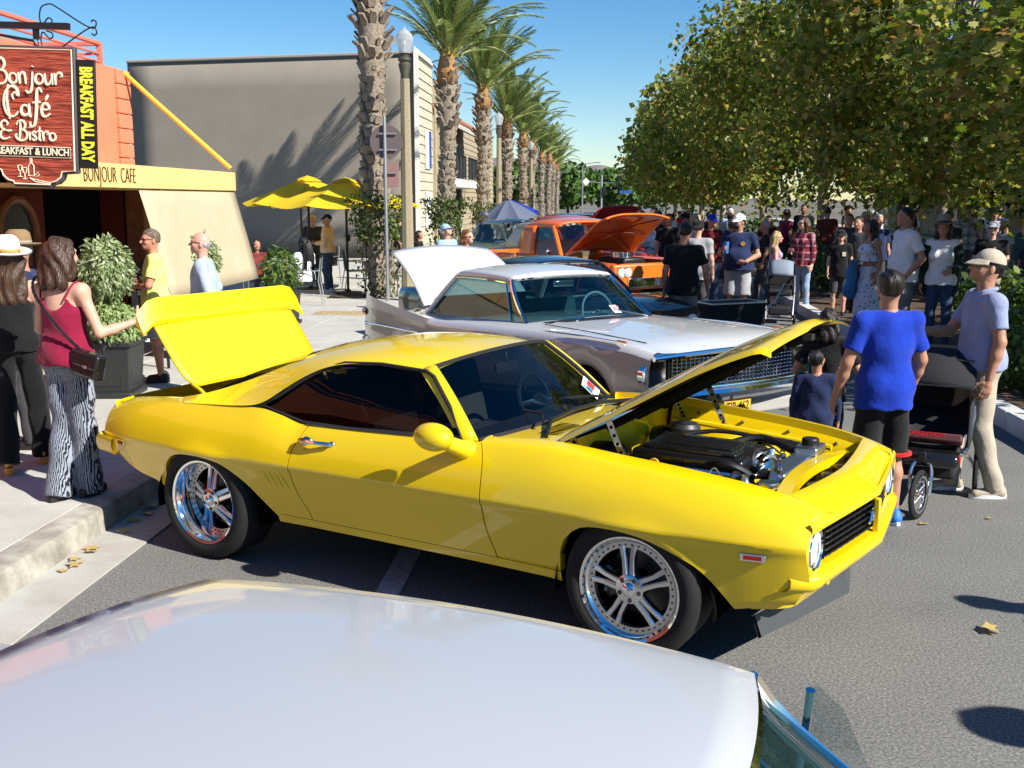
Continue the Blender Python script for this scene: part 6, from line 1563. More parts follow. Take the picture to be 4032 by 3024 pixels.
tw = lambda u, v: (-1.42 + .06 * (1 - (2 * u - 1) ** 2) - .33 * v - .10 * abs(2 * u - 1) ** 4, (2 * u - 1) * (.78 - .08 * v), 1.10 + .52 * v)
obj('windscreen', MB().grid(tw, 17, 6), 'glass_clear', parent=TR)
obj('rear_window', MB().grid(lambda u, v: (-2.74, (2 * u - 1) * .6, 1.15 + .42 * v), 3, 3), 'glass_clear', parent=TR)
for s_ in (-1, 1):
    e = 0 if s_ < 0 else 1
    obj('front_pillar', MB().tube([Vector(tw(e, v)) for v in (0, .5, 1)], .045, 8), 'orange_paint', parent=TR)
    obj('rear_pillar', MB().grid(lambda u, v: (-2.32 - .42 * u - .0 * v, s_ * (.80 - .10 * v), 1.08 + .54 * v), 5, 5, flip=s_ > 0), 'orange_paint', parent=TR, solid=.04)
    obj('side_glass', MB().grid(lambda u, v: (-1.55 - .78 * u - .28 * v * (1 - u), s_ * (.79 - .09 * v), 1.10 + .50 * v), 4, 4, flip=s_ > 0), 'glass_clear', parent=TR)
    mr_ = obj('door_mirror', MB().lathe([(0, .02), (.05, .015), (.06, 0), (.05, -.02)], 14, (-1.62, s_ * .98, 1.20), Matrix.Rotation(R(90), 3, 'Y')), 'chrome', parent=TR)
    obj('mirror_arm', MB().tube([(-1.62, s_ * .98, 1.18), (-1.58, s_ * .88, 1.02)], .008, 5), 'chrome', parent=mr_)
    for dz in ((.70, .90), (.56, .90)):
        hl = obj('headlight', MB().lathe([(0, .03), (.05, .02), (.075, 0)], 18, (.0, s_ * dz[0], dz[1]), Matrix.Rotation(R(90), 3, 'Y')), 'lamp_glass', parent=TR); obj('bezel', MB().lathe([(.07, 0), (.08, .02), (.09, .0)], 18, (.0, s_ * dz[0], dz[1]), Matrix.Rotation(R(90), 3, 'Y')), 'chrome', parent=hl)
    for ax in (-.75, -3.55): simple_wheel(TR, ax, s_ * .80, s_, .37, white=False)
obj('front_face', MB().box((-.05, 0, .82), (.10, 1.72, .44)), 'orange_paint', parent=TR, bevel=.04)
obj('grille', MB().box((.01, 0, .72), (.04, 1.1, .16)), 'chrome', parent=TR, bevel=.01); bumper(TR, .06, .92, .50, .06, 1)
obj('engine_bay', MB().box((-.75, 0, .86), (1.3, 1.2, .10)), 'gap_black', parent=TR); obj('engine', MB().box((-.8, 0, .98), (.7, .5, .26)), 'black_plastic', parent=TR, bevel=.04); obj('air_cleaner', MB().lathe([(0, .1), (.2, .1), (.2, 0), (0, 0)], 20, (-.8, 0, 1.1)), 'chrome', parent=TR)
THA = R(36)
def th(u, v):
    t = 2 * u - 1; s_ = 1.22 * v; h = .10 * (1 - abs(t) ** 3) - .16 * max(0, v - .75) ** 2 / .06 * .5
    return (-1.40 + s_ * math.cos(THA) - h * math.sin(THA), t * (.80 - .08 * v), 1.14 + s_ * math.sin(THA) + h * math.cos(THA))
tho = obj('bonnet', MB().grid(th, 25, 18, flip=True), 'orange_paint', parent=TR, ang=70, solid=.03)
ubr = MB()
for a, b_ in (((.1, .1), (.9, .9)), ((.9, .1), (.1, .9)), ((.1, .5), (.9, .5))): ubr.tube([Vector(th(a[0] + (b_[0] - a[0]) * s_, a[1] + (b_[1] - a[1]) * s_)) + Vector((.03, 0, -.05)) for s_ in np.linspace(0, 1, 5)], .014, 5)
obj('bonnet_brace', ubr, 'red_paint', parent=tho, kind='stuff')
obj('seat', MB().box((-2.3, 0, .86), (.5, 1.4, .2)).box((-2.6, 0, 1.1), (.14, 1.4, .5)), 'tan_leather', parent=TR, bevel=.04); obj('cab_floor', MB().box((-2.1, 0, .6), (1.3, 1.5, .05)), 'gap_black', parent=TR)

# ---- further classics down the row
Sb = dict(L=4.7, fx=-.9, rx=-3.6, W=([-4.7, -4.3, -3.5, -1.2, -.3, 0], [.80, .88, .90, .90, .88, .80]), zs=([-4.7, -4, -2, -1, 0], [.92, .98, 1.0, .98, .90]), zc=([-4.7, -4, -2, -1, -.2, 0], [.95, 1.02, 1.05, 1.05, 1.0, .88]), gh=(-1.6, -2.05, -3.5, -4.0), ghy=(.74, .62, 1.52), crown=.06, sail=(-3.3, -3.2))
S3 = dict(Sb)
c3, *_ = classic('cream_top_car', 'red classic wagon with a long cream roof behind the pickup', (.95, 22.4), -.86, S3, 'red_paint', 'beige_paint', 'tan_leather', 'glass_clear', group='classic cars in the row'); bumper(c3, .02, .86, .5, .08, 1)
def with_hood(nm, lb, F0, yaw, paint, ang=40, S_=None, roof=None):
    c_, sec_, *_ = classic(nm, lb, F0, yaw, S_ or Sb, paint, roof, 'dark_cloth', 'glass_clear', group='classic cars in the row'); bumper(c_, .02, .86, .5, .08, 1)
    a_ = R(ang); obj('bonnet', MB().grid(lambda u, v: (-1.45 + 1.3 * v * math.cos(a_), (2 * u - 1) * (.72 - .06 * v), 1.04 + 1.3 * v * math.sin(a_) + .06 * (1 - (2 * u - 1) ** 2) - .1 * v ** 4), 15, 10, flip=True), paint, parent=c_, solid=.03)
    return c_
with_hood('red_car', 'red classic car with bonnet up farther along the row', (1.0, 26.6), -.86, 'red_paint', 48)
with_hood('red_car', 'second red car with bonnet up, far down the row', (.9, 31), -.86, 'red_paint', 44)
with_hood('navy_car', 'dark navy classic with bonnet up far down the row', (.9, 35.5), -.86, 'navy_paint', 40)
S4 = dict(Sb); S4['zs'] = ([-4.7, -4, -2, -1, 0], [.88, .95, .98, .96, .85])
classic('old_yellow_car', 'rounded cream and yellow old car left of the pickup cab', (-.6, 26.2), -.86, dict(Sb, gh=(-1.7, -2.1, -3.0, -4.0), ghy=(.70, .55, 1.50)), 'cream_yellow_paint', 'pale_blue_paint', 'tan_leather', 'glass_clear', group='classic cars in the row')
classic('white_car', 'white classic parked beyond the street across the median', (12.6, 24.0), 2.2, Sb, 'white_paint', None, 'dark_cloth', 'glass_clear', group='cars across the median')
classic('silver_car', 'silver car parked across the median behind the shrubs', (12.6, 29), 2.2, Sb, 'silver_paint', None, 'dark_cloth', 'glass_clear', group='cars across the median')
with_hood('pale_car', 'white car across the median with its bonnet up', (10.8, 20.0), 2.4, 'white_paint', 50)

# ---- white hardtop in the foreground, its roof across the bottom of the frame
S = dict(L=4.7, fx=-.92, rx=-3.5, W=([-4.7, -4.3, -3.4, -1.2, -.3, 0], [.80, .86, .89, .89, .87, .82]), zs=([-4.7, -4, -2, -1, 0], [.86, .90, .92, .90, .84]), zc=([-4.7, -4, -2, -1, -.2, 0], [.86, .92, .94, .94, .90, .82]), gh=(-1.30, -1.72, -2.83, -3.30), ghy=(.74, .61, 1.27), crown=.05, wrap=.3, chromepillar=True, vent=.18, sail=(-2.75, -2.70))
wc, wsec, wws, wroof, wbw = classic('white_hardtop', 'white hardtop car in the foreground showing its glossy roof and chrome windscreen', (1.70, 0.64), -0.33, S, 'pale_paint', None, 'dark_cloth', 'glass_teal')
bumper(wc, .02, .84, .46, .08, 1); bumper(wc, -4.7, .82, .48, .08, -1)
obj('grille', MB().box((.01, 0, .62), (.04, 1.2, .18)), 'chrome', parent=wc, bevel=.01)
for s_ in (-1, 1):
    obj('headlight', MB().lathe([(0, .03), (.06, .02), (.09, 0)], 18, (.0, s_ * .68, .66), Matrix.Rotation(R(90), 3, 'Y')), 'lamp_glass', parent=wc)
    obj('vent_frame', MB().tube([(-1.66, s_ * .87, .95), (-1.64, s_ * .83, 1.17)], .010, 8), 'chrome', parent=wc)
    obj('vent_pane', MB().add([(-1.66, s_ * .87, .95), (-1.63, s_ * .82, 1.19), (-1.58, s_ * .84, 1.14), (-1.50, s_ * .88, .95)], [(0, 1, 2, 3)]), 'glass_clear', parent=wc)
# ================================================================ people
def _len(a): return np.sqrt((a * a).sum(-1))
class SDF:
    """distance field on a grid, primitives blended smoothly, meshed with surface nets"""
    def __init__(s, vox): s.P = []; s.cuts = []; s.vox = vox
    def cone(s, a, b, ra, rb, k=.03, flat=None, cut=None):
        s.P.append(('c', np.array(a, float), np.array(b, float), ra, rb, k, flat, cut)); return s
    def ell(s, c, r, k=.03, M=None, cut=None):
        s.P.append(('e', np.array(c, float), np.array(r, float), M, None, k, None, cut)); return s
    def cut(s, f): s.cuts.append(f); return s
    def mesh(s, fold=0.0, seed=0, hair=False):
        lo = np.full(3, 1e9); hi = -lo
        for p in s.P:
            if p[0] == 'c':
                rr = max(p[3], p[4]); q = (np.minimum(p[1], p[2]) - rr, np.maximum(p[1], p[2]) + rr)
            else:
                rr = max(p[2]); q = (p[1] - rr, p[1] + rr)
            lo = np.minimum(lo, q[0]); hi = np.maximum(hi, q[1])
        v = s.vox; lo -= 3 * v + .012; hi += 3 * v + .012; n = np.ceil((hi - lo) / v).astype(int) + 1
        D = np.full(n, .25, np.float32); ax = [lo[i] + v * np.arange(n[i]) for i in range(3)]
        for t, A, B, ra, rb, k, flat, cut in s.P:
            if t == 'c': mg = max(ra, rb) + k + 2 * v; q0, q1 = np.minimum(A, B) - mg, np.maximum(A, B) + mg
            else: mg = max(B) + k + 2 * v; q0, q1 = A - mg, A + mg
            i0 = np.maximum(0, ((q0 - lo) / v).astype(int)); i1 = np.minimum(n, ((q1 - lo) / v).astype(int) + 2)
            X, Y, Z = np.meshgrid(ax[0][i0[0]:i1[0]], ax[1][i0[1]:i1[1]], ax[2][i0[2]:i1[2]], indexing='ij')
            p = np.stack([X, Y, Z], -1)
            if t == 'c':
                ab = B - A; L2 = ab @ ab + 1e-9; h = np.clip(((p - A) @ ab) / L2, 0, 1); d3 = p - A - h[..., None] * ab
                if flat is not None:
                    nv, fl = np.array(flat[0], float), flat[1]; d3 = d3 + ((d3 @ nv) * (1 / fl - 1))[..., None] * nv
                d = _len(d3) - (ra + (rb - ra) * h)
                if flat is not None: d = d * (.5 + .5 * flat[1])
            else:
                d3 = p - A
                if ra is not None: d3 = d3 @ np.array(ra)   # rotation columns = local axes
                k0 = _len(d3 / B); k1 = _len(d3 / (B * B)) + 1e-9; d = k0 * (k0 - 1) / k1
            if cut is not None: d = np.maximum(d, cut(p))
            sl = tuple(slice(i0[i], i1[i]) for i in range(3)); a = D[sl]
            hh = np.clip(.5 + .5 * (d - a) / k, 0, 1); D[sl] = d * (1 - hh) + a * hh - k * hh * (1 - hh)
        if s.cuts or fold:
            X, Y, Z = np.meshgrid(*ax, indexing='ij')
            if fold:
                ph = seed * 1.7
                if hair: D += (fold * (np.sin(85 * X + 9 * np.sin(7 * Z + ph) + ph) + .8 * np.sin(62 * Y + 8 * np.sin(6 * Z) + 2 * ph))).astype(np.float32)
                else: D += (fold * (np.sin(23 * Z + 9 * X + ph) * np.sin(11 * X + 7 * Y + 2 * ph) + .7 * np.sin(31 * X + 15 * Z * np.sin(ph) + ph) * np.sin(13 * Z + 8 * Y))).astype(np.float32)
            if s.cuts:
                p = np.stack([X, Y, Z], -1)
                for f in s.cuts: D = np.maximum(D, f(p))
        return nets(D, lo, v)
def nets(D, lo, v):
    ins = D < 0; n = D.shape
    c = np.zeros(tuple(m - 1 for m in n), np.int8)
    for dx in (0, 1):
        for dy in (0, 1):
            for dz in (0, 1): c += ins[dx:n[0] - 1 + dx, dy:n[1] - 1 + dy, dz:n[2] - 1 + dz]
    act = (c > 0) & (c < 8); idx = np.full(act.shape, -1, np.int64); I = np.argwhere(act); idx[act] = np.arange(len(I))
    acc = np.zeros((len(I), 3)); cnt = np.zeros(len(I))
    for a in range(3):
        o1, o2 = [i for i in range(3) if i != a]
        for u in (0, 1):
            for w_ in (0, 1):
                off = np.zeros(3, int); off[o1] = u; off[o2] = w_; q = I + off; q2 = q.copy(); q2[:, a] += 1
                d0 = D[q[:, 0], q[:, 1], q[:, 2]]; d1 = D[q2[:, 0], q2[:, 1], q2[:, 2]]; m = (d0 < 0) != (d1 < 0)
                t = np.where(m, d0 / np.where(np.abs(d0 - d1) < 1e-9, 1, d0 - d1), 0); pt = q.astype(float); pt[:, a] += t
                acc[m] += pt[m]; cnt[m] += 1
    V = acc / np.maximum(cnt, 1)[:, None] * v + lo; F = []
    for a in range(3):
        b, c_ = (a + 1) % 3, (a + 2) % 3; sl0 = [slice(None)] * 3; sl1 = [slice(None)] * 3; sl0[a] = slice(0, -1); sl1[a] = slice(1, None)
        ch = ins[tuple(sl0)] != ins[tuple(sl1)]; E = np.argwhere(ch); E = E[(E[:, b] > 0) & (E[:, c_] > 0) & (E[:, b] < n[b] - 1) & (E[:, c_] < n[c_] - 1)]
        if not len(E): continue
        def id_(db, dc): q = E.copy(); q[:, b] += db; q[:, c_] += dc; return idx[q[:, 0], q[:, 1], q[:, 2]]
        f = np.stack([id_(-1, -1), id_(0, -1), id_(0, 0), id_(-1, 0)], 1); s0 = ins[E[:, 0], E[:, 1], E[:, 2]]
        f[~s0] = f[~s0][:, ::-1]; F.append(f)
    F = np.concatenate(F) if F else np.zeros((0, 4), int); F = F[(F >= 0).all(1)]
    return V, F
def join(parts):
    V = []; F = []; b = 0
    for v, f in parts: V.append(v); F.append(f + b); b += len(v)
    return np.concatenate(V), np.concatenate(F)

# skin, hair and cloth
SK = {'fair': (0.58, 0.33, 0.235), 'tan': (0.42, 0.21, 0.13), 'brown': (0.26, 0.125, 0.075), 'pink': (0.60, 0.31, 0.24), 'red': (0.46, 0.21, 0.14)}
for k, c in SK.items(): mat('skin_' + k, c, .5, spec=.4, sss=.12, var=.06, vscale=22)
def cloth_mat(key, c, **k):
    if key not in MAT: mat(key, c, .85, spec=.2, sheen=.15, var=.08, vscale=9, bump=.5, bscale=13, **k)
    return key
CL = dict(maroon=(.22, .008, .035), black=(.008, .008, .009), softblack=(.016, .016, .018), navy=(.012, .022, .07), neon=(.72, .78, .20), paleblue=(.36, .44, .56), blueshirt=(.006, .035, .36), periwinkle=(.26, .30, .46), khaki=(.42, .36, .27), grey=(.33, .33, .34), midgrey=(.18, .18, .185), charcoal=(.05, .05, .055), white=(.74, .74, .74), peach=(.72, .50, .30), jeans=(.035, .06, .12), lightjeans=(.25, .34, .46), wine=(.12, .008, .012), lilac=(.50, .34, .50), skyblue=(.30, .50, .72), brownred=(.16, .03, .025), forest=(.012, .03, .018), teal=(.02, .08, .08), red=(.5, .015, .012), olive=(.10, .10, .07), orange=(.62, .22, .04), sweater=(.06, .20, .42))
for k, c in CL.items(): cloth_mat('cloth_' + k, c)
HR = dict(dark=(.018, .012, .009), black=(.008, .007, .007), brown=(.055, .028, .015), blond=(.42, .29, .13), grey=(.34, .33, .31), auburn=(.17, .06, .02), white=(.66, .65, .62), greybrown=(.14, .10, .075))
for k, c in HR.items():
    mat('hair_' + k, c, .42, spec=.45, var=.5, vscale=1.0, bump=.5, bscale=1.0); t, b = nodes_of('hair_' + k)
    tc = [n for n in t.nodes if n.type == 'TEX_COORD'][0]; mp = t.nodes.new('ShaderNodeMapping'); mp.inputs['Scale'].default_value = (95, 95, 7); t.links.new(tc.outputs['Object'], mp.inputs[0])
    for n in t.nodes:
        if n.type == 'TEX_NOISE': t.links.new(mp.outputs[0], n.inputs['Vector'])
def plaid(name, a, b_, c_, sc=26):
    cloth_mat(name, a); t, b = nodes_of(name); tc = t.nodes.new('ShaderNodeTexCoord'); sx = t.nodes.new('ShaderNodeSeparateXYZ'); t.links.new(tc.outputs['Object'], sx.inputs[0])
    prev = None
    for i, (ax, col, s_, th) in enumerate((('X', b_, sc, .2), ('Z', b_, sc, .2), ('X', c_, sc * 2, .75), ('Z', c_, sc * 2, .75))):
        m1 = t.nodes.new('ShaderNodeMath'); m1.operation = 'MULTIPLY'; m1.inputs[1].default_value = s_; t.links.new(sx.outputs[ax], m1.inputs[0])
        m2 = t.nodes.new('ShaderNodeMath'); m2.operation = 'SINE'; t.links.new(m1.outputs[0], m2.inputs[0])
        m3 = t.nodes.new('ShaderNodeMath'); m3.operation = 'GREATER_THAN'; m3.inputs[1].default_value = th; t.links.new(m2.outputs[0], m3.inputs[0])
        m4 = t.nodes.new('ShaderNodeMath'); m4.operation = 'MULTIPLY'; m4.inputs[1].default_value = .55; t.links.new(m3.outputs[0], m4.inputs[0])
        mx = t.nodes.new('ShaderNodeMixRGB'); t.links.new(m4.outputs[0], mx.inputs[0]); mx.inputs[2].default_value = (*col, 1)
        if prev is None: mx.inputs[1].default_value = (*a, 1)
        else: t.links.new(prev.outputs[0], mx.inputs[1])
        prev = mx
    t.links.new(prev.outputs[0], b.inputs['Base Color'])
plaid('cloth_redplaid', (.28, .015, .03), (.03, .01, .03), (.5, .3, .3)); plaid('cloth_blueplaid', (.55, .57, .6), (.03, .05, .12), (.2, .2, .25), 34)
def spots(name, base, dots, sc):
    cloth_mat(name, base); t, b = nodes_of(name); tc = t.nodes.new('ShaderNodeTexCoord'); v = t.nodes.new('ShaderNodeTexVoronoi'); v.inputs['Scale'].default_value = sc; t.links.new(tc.outputs['Object'], v.inputs['Vector'])
    rp = t.nodes.new('ShaderNodeValToRGB'); rp.color_ramp.interpolation = 'CONSTANT'; rp.color_ramp.elements[0].color = (*dots, 1); rp.color_ramp.elements[1].position = .27; rp.color_ramp.elements[1].color = (*base, 1)
    t.links.new(v.outputs['Distance'], rp.inputs[0]); t.links.new(rp.outputs[0], b.inputs['Base Color'])
spots('cloth_floral', (.66, .68, .74), (.05, .09, .22), 22)
cloth_mat('cloth_zebra', (.6, .6, .62)); t, b = nodes_of('cloth_zebra'); tc = t.nodes.new('ShaderNodeTexCoord'); mp = t.nodes.new('ShaderNodeMapping'); mp.inputs['Scale'].default_value = (1, 1, .28)
wv = t.nodes.new('ShaderNodeTexWave'); wv.bands_direction = 'X'; wv.inputs['Scale'].default_value = 27; wv.inputs['Distortion'].default_value = 6; wv.inputs['Detail'].default_value = 2; wv.inputs['Detail Scale'].default_value = 1.6
t.links.new(tc.outputs['Object'], mp.inputs[0]); t.links.new(mp.outputs[0], wv.inputs['Vector']); rp = t.nodes.new('ShaderNodeValToRGB'); rp.color_ramp.elements[0].position = .44; rp.color_ramp.elements[0].color = (.012, .014, .018, 1); rp.color_ramp.elements[1].position = .56; rp.color_ramp.elements[1].color = (.27, .30, .36, 1)
t.links.new(wv.outputs['Fac'], rp.inputs[0]); t.links.new(rp.outputs[0], b.inputs['Base Color'])
mat('straw_white', (.78, .76, .70), .8, bump=.4, bscale=160); mat('felt_brown', (.24, .15, .07), .85); mat('felt_tan', (.30, .25, .19), .85); mat('band_orange', (.62, .28, .06), .7)
mat('leather_black', (.010, .010, .011), .28, bump=.3, bscale=60, coat=.3); mat('sandal_orange', (.66, .27, .05), .5); mat('lens_black', (.006, .006, .007), .08, coat=1); mat('shoe_white', (.72, .72, .72), .6); mat('shoe_tan', (.42, .34, .25), .7); mat('shoe_black', (.012, .012, .013), .6); mat('shoe_blue', (.02, .16, .48), .6); mat('eye_white', (.75, .73, .7), .2); mat('eye_dark', (.02, .012, .008), .15); mat('lip', (.42, .16, .13), .5)

def person(label, loc, az, h=1.75, b=1.0, skin='fair', hair=None, top=None, bottom=None, shoes='shoe_black', hat=None, pose=None, head=(0, 0), near=1, female=False, glasses=None, group=None, belly=0.0, extra=None, hide_feet=False, sit=False, stance=0.0):
    """az: facing, degrees clockwise from the street direction. top=(type, mat, hem z); bottom=(type, mat)"""
    S_ = h / 1.75; pose = pose or {}
    T = empty('person', loc, -R(az), label, 'person', group); T.scale = (S_, S_, S_)
    vb, vh, vf = ((.011, .0065, .0048), (.016, .0085, .0065), (.024, .014, .010))[near - 1 if near in (1, 2, 3) else 1]
    sw = .175 * (b * .5 + .5) * (.92 if female else 1.0)
    J = dict(eR=(sw + .055, -.03, 1.145), wR=(sw + .07, .05, .90), eL=(-sw - .055, -.03, 1.145), wL=(-sw - .07, .05, .90), kR=(.10, .025, .50), aR=(.105, -.02, .085), kL=(-.10, .025, .50), aL=(-.105, -.02, .085), hz=0.0, lean=0.0)
    if stance: J.update(kR=(.11 + stance * .3, .04, .50), aR=(.12 + stance * .5, .05, .085))
    J.update(pose); hz = J['hz']
    up = lambda p: (p[0], p[1] + J['lean'] * max(0, p[2] - .95), p[2] + hz)     # torso may be lowered (sitting) or leaned
    sR, sL = up((sw, -.01, 1.405)), up((-sw, -.01, 1.405)); hipR, hipL = (.085, 0, .93 + hz), (-.085, 0, .93 + hz)
    hip = 1.06 if female else 1.0
    def torso(s, o=0.0, legs=False):
        s.ell(up((0, -.012, .98)), ((.165 * b * hip + o), (.118 * b + o), .13 + o), .05)
        s.cone(up((0, 0, 1.0)), up((0, 0, 1.22)), .128 * b * (.90 if female else 1) + o, .135 * b * (.93 if female else 1) + o, .05, ((0, 1, 0), .76))
        s.ell(up((0, -.005, 1.295)), (.160 * b * (.92 if female else 1) + o, .112 * b + o, .165 + o), .05)
        s.cone(sR, sL, .060 + o, .060 + o, .05)
        if belly: s.ell(up((0, .05 + belly * .5, 1.08)), (.15 * b + o, .10 + belly + o, .15 + o), .06)
        if female:
            for q in (-1, 1): s.ell(up((q * .072, .085, 1.275)), (.068 + o, .058 + o, .066 + o), .035)
        return s
    # ---- body
    B = SDF(vb); torso(B, -.004)
    B.cone(up((0, -.02, 1.41)), up((0, .008, 1.55)), .056 * (.9 if female else 1.05), .050 * (.9 if female else 1.05), .035)
    for sg, s0, e, w_, hp, k, a in (('R', sR, J['eR'], J['wR'], hipR, J['kR'], J['aR']), ('L', sL, J['eL'], J['wL'], hipL, J['kL'], J['aL'])):
        am = (.85 if female else 1.0) * (.6 + .4 * b)
        B.cone(s0, e, .052 * am, .040 * am, .035); B.cone(e, np.array(e) + (np.array(w_) - np.array(e)) * .35, .040 * am, .041 * am, .02); B.cone(np.array(e) + (np.array(w_) - np.array(e)) * .35, w_, .040 * am, .0265 * am, .02)
        B.cone(hp, k, .085 * b, .054, .05); kk = np.array(k); aa = np.array(a); B.cone(kk, kk + (aa - kk) * .35 + (0, -.012, 0), .052, .055, .03); B.cone(kk + (aa - kk) * .35 + (0, -.012, 0), aa, .054, .034, .03)
        if not hide_feet:
            B.cone(aa + (0, -.03, -.035), aa + (0, .13, -.058), .036, .026, .025)
    parts = [B.mesh()]
    # ---- head (finer grid)
    yaw, pit = R(head[0]), R(head[1]); Rm = (Matrix.Rotation(-yaw, 3, 'Z') @ Matrix.Rotation(pit, 3, 'X')); nk = Vector(up((0, .0, 1.53)))
    hp_ = lambda x, y, z: tuple(Rm @ Vector((x, y, z - 1.53)) + nk); RM = np.array(Rm)
    H = SDF(vh)
    H.ell(hp_(0, .018, 1.650), (.076, .096, .100), .02, RM); H.ell(hp_(0, .052, 1.592), (.058, .066, .070), .03, RM); H.ell(hp_(0, .098, 1.556), (.026, .020, .022), .025, RM)
    H.cone(hp_(0, .110, 1.640), hp_(0, .136, 1.610), .009, .014, .012); H.ell(hp_(0, .104, 1.658), (.050, .016, .012), .015, RM)
    for q in (-1, 1): H.ell(hp_(q * .078, .010, 1.622), (.010, .020, .032), .008, RM); H.ell(hp_(q * .038, .088, 1.608), (.024, .020, .022), .02, RM)
    H.ell(hp_(0, .110, 1.578), (.024, .012, .009), .008, RM)
    H.cone(up((0, -.005, 1.46)), hp_(0, .0, 1.58), .052, .054, .03)
    parts.append(H.mesh())
    # ---- hands
    for sg in ('R', 'L'):
        e, w_ = np.array(J['e' + sg]), np.array(J['w' + sg]); sgn = 1 if sg == 'R' else -1
        d = np.array(J.get('d' + sg, w_ - e), float); d /= np.linalg.norm(d)
        nn = np.array(J.get('n' + sg, (-sgn, 0, 0)), float); nn -= d * (nn @ d); nn /= np.linalg.norm(nn) + 1e-9; ac = np.cross(d, nn); ac /= np.linalg.norm(ac)
        if J.get('thumb' + sg, None) is not None:
            tv = np.array(J['thumb' + sg], float); ac = ac if ac @ tv > 0 else -ac
        elif ac[1] < 0: ac = -ac                       # thumb side forward
        cu = J.get('curl' + sg, .45); Hn = SDF(vf); P0 = w_ + d * .005
        Hn.cone(w_ - d * .03, P0 + d * .03, .025, .024, .02, None); Hn.ell(P0 + d * .055, (.045, .040, .016), .015, np.stack([d, ac, nn], 1))
        for i, (o_, l_) in enumerate(((.030, .072), (.010, .080), (-.010, .074), (-.029, .058))):
            q0 = P0 + d * (.085 - .004 * abs(i - 1)) + ac * o_; d1 = d * math.cos(cu * .7) + nn * math.sin(cu * .7); q1 = q0 + d1 * l_ * .5; d2 = d * math.cos(cu * 1.9) + nn * math.sin(cu * 1.9); q2 = q1 + d2 * l_ * .5
            Hn.cone(q0, q1, .0098, .0088, .006); Hn.cone(q1, q2, .0088, .0072, .005)
        t0 = P0 + d * .022 + ac * .032; tc_ = J.get('tc' + sg, 0); t1 = t0 + (d * (.55 - tc_ * .5) + ac * (.75 + tc_ * .3) + nn * .35) * .042; t2 = t1 + (d * (.8 - tc_ * .6) + ac * (.35 + tc_ * .6) + nn * .2) * .036
        Hn.cone(t0, t1, .0135, .0110, .012); Hn.cone(t1, t2, .0110, .0085, .006)
        parts.append(Hn.mesh())
    V, F = join(parts)
    bo = obj('body', np_mesh('body', V, F, 'skin_' + skin), [], parent=T); bo.data.shade_smooth()
    def sub(nm, VF, m, parent=T):
        if not len(VF[1]): return None
        o = obj(nm, np_mesh(nm, VF[0], VF[1], m), [], parent=parent); o.data.shade_smooth(); return o
    if near <= 2:
        for q in (-1, 1):
            ev = MB().ball(hp_(q * .033, .090, 1.640), .0125, 10, 8); eo = obj('eye', ev, 'eye_white', parent=T)
            obj('pupil', MB().ball(hp_(q * .033, .0985, 1.640), .0062, 8, 6), 'eye_dark', parent=eo)
        obj('lips', MB().ball(hp_(0, .1165, 1.5775), (.021, .007, .0075), 10, 6, M=Rm), 'lip', parent=T)
    hsh = (hash(label) % 97) / 7.0; hsh = sum(ord(ch) for ch in label) % 97 / 7.0
    # ---- top
    if top:
        ty, m, hem = (list(top) + [.90])[:3]; s = SDF(vb); o = .014 if ty != 'tank' else .009
        torso(s, o)
        s.ell(up((0, -.012, .97)), (.178 * b * hip + o, .134 * b + o, .12), .04)
        s.cone(up((0, .0, hem + .0)), up((0, 0, 1.22)), .172 * b * (1.0 if not female else hip) + o + (.020 if ty != 'tank' else .012) + belly * .35, .135 * b + o, .05, ((0, 1, 0), .80 + belly))
        for sg, s0, e, w_ in (('R', sR, J['eR'], J['wR']), ('L', sL, J['eL'], J['wL'])):
            s0, e, w_ = np.array(s0), np.array(e), np.array(w_); am = (.88 if female else 1.0)
            if ty in ('tee', 'polo', 'long', 'jacket'):
                t_ = .70 if ty in ('tee', 'polo') else 1.0
                e1 = s0 + (e - s0) * t_; dv = (e - s0) / np.linalg.norm(e - s0)
                if t_ < 1: s.cone(s0, e1 + dv * .06, .066 * am, .066 * am, .03, None, (lambda p, e1=e1, dv=dv: (p - e1) @ dv))
                else:
                    s.cone(s0, e, .064 * am, .054 * am, .03); wv_ = w_ - e; wv_ = wv_ / np.linalg.norm(wv_); we = w_ - wv_ * .02
                    s.cone(e, we + wv_ * .05, .054 * am, .042 * am, .03, None, (lambda p, e1=we, dv=wv_: (p - e1) @ dv))
        hz_ = hem + hz
        s.cut(lambda p: hz_ + .006 * np.sin(40 * p[..., 0]) - p[..., 2])
        nc = np.array(up((0, .015, 1.545)))
        if ty == 'tank':
            s.cut(lambda p: .045 - _len((p - np.array(up((0, .11, 1.50)))) * np.array([.62, .6, .55])) if True else 0)
            def armhole(p):
                a = _len((p - np.array(sR)) * np.array([1, .8, .8])); c_ = _len((p - np.array(sL)) * np.array([1, .8, .8])); return .088 - np.minimum(a, c_)
            s.cut(armhole); s.cut(lambda p: .10 - _len((p - np.array(up((0, -.13, 1.46)))) * np.array([.75, 1, .55]))); s.cut(lambda p: p[..., 2] - (1.385 + hz))
        else:
            s.cut(lambda p: .078 - _len((p - nc) * np.array([1, 1, .9])))
            if ty == 'jacket': s.cut(lambda p: np.minimum(p[..., 1] - .02, .080 - np.abs(p[..., 0])) * 1.0)
        to = sub('shirt' if ty not in ('jacket',) else 'jacket', s.mesh(.006, hsh), m)
        if ty == 'tank':
            for q in (-1, 1): obj('strap', MB().tube(crom([up((q * .105, .085, 1.375)), up((q * .125, .05, 1.42)), up((q * .13, -.005, 1.468)), up((q * .118, -.06, 1.44)), up((q * .09, -.105, 1.35))], 4), .007, 6), m, parent=to)
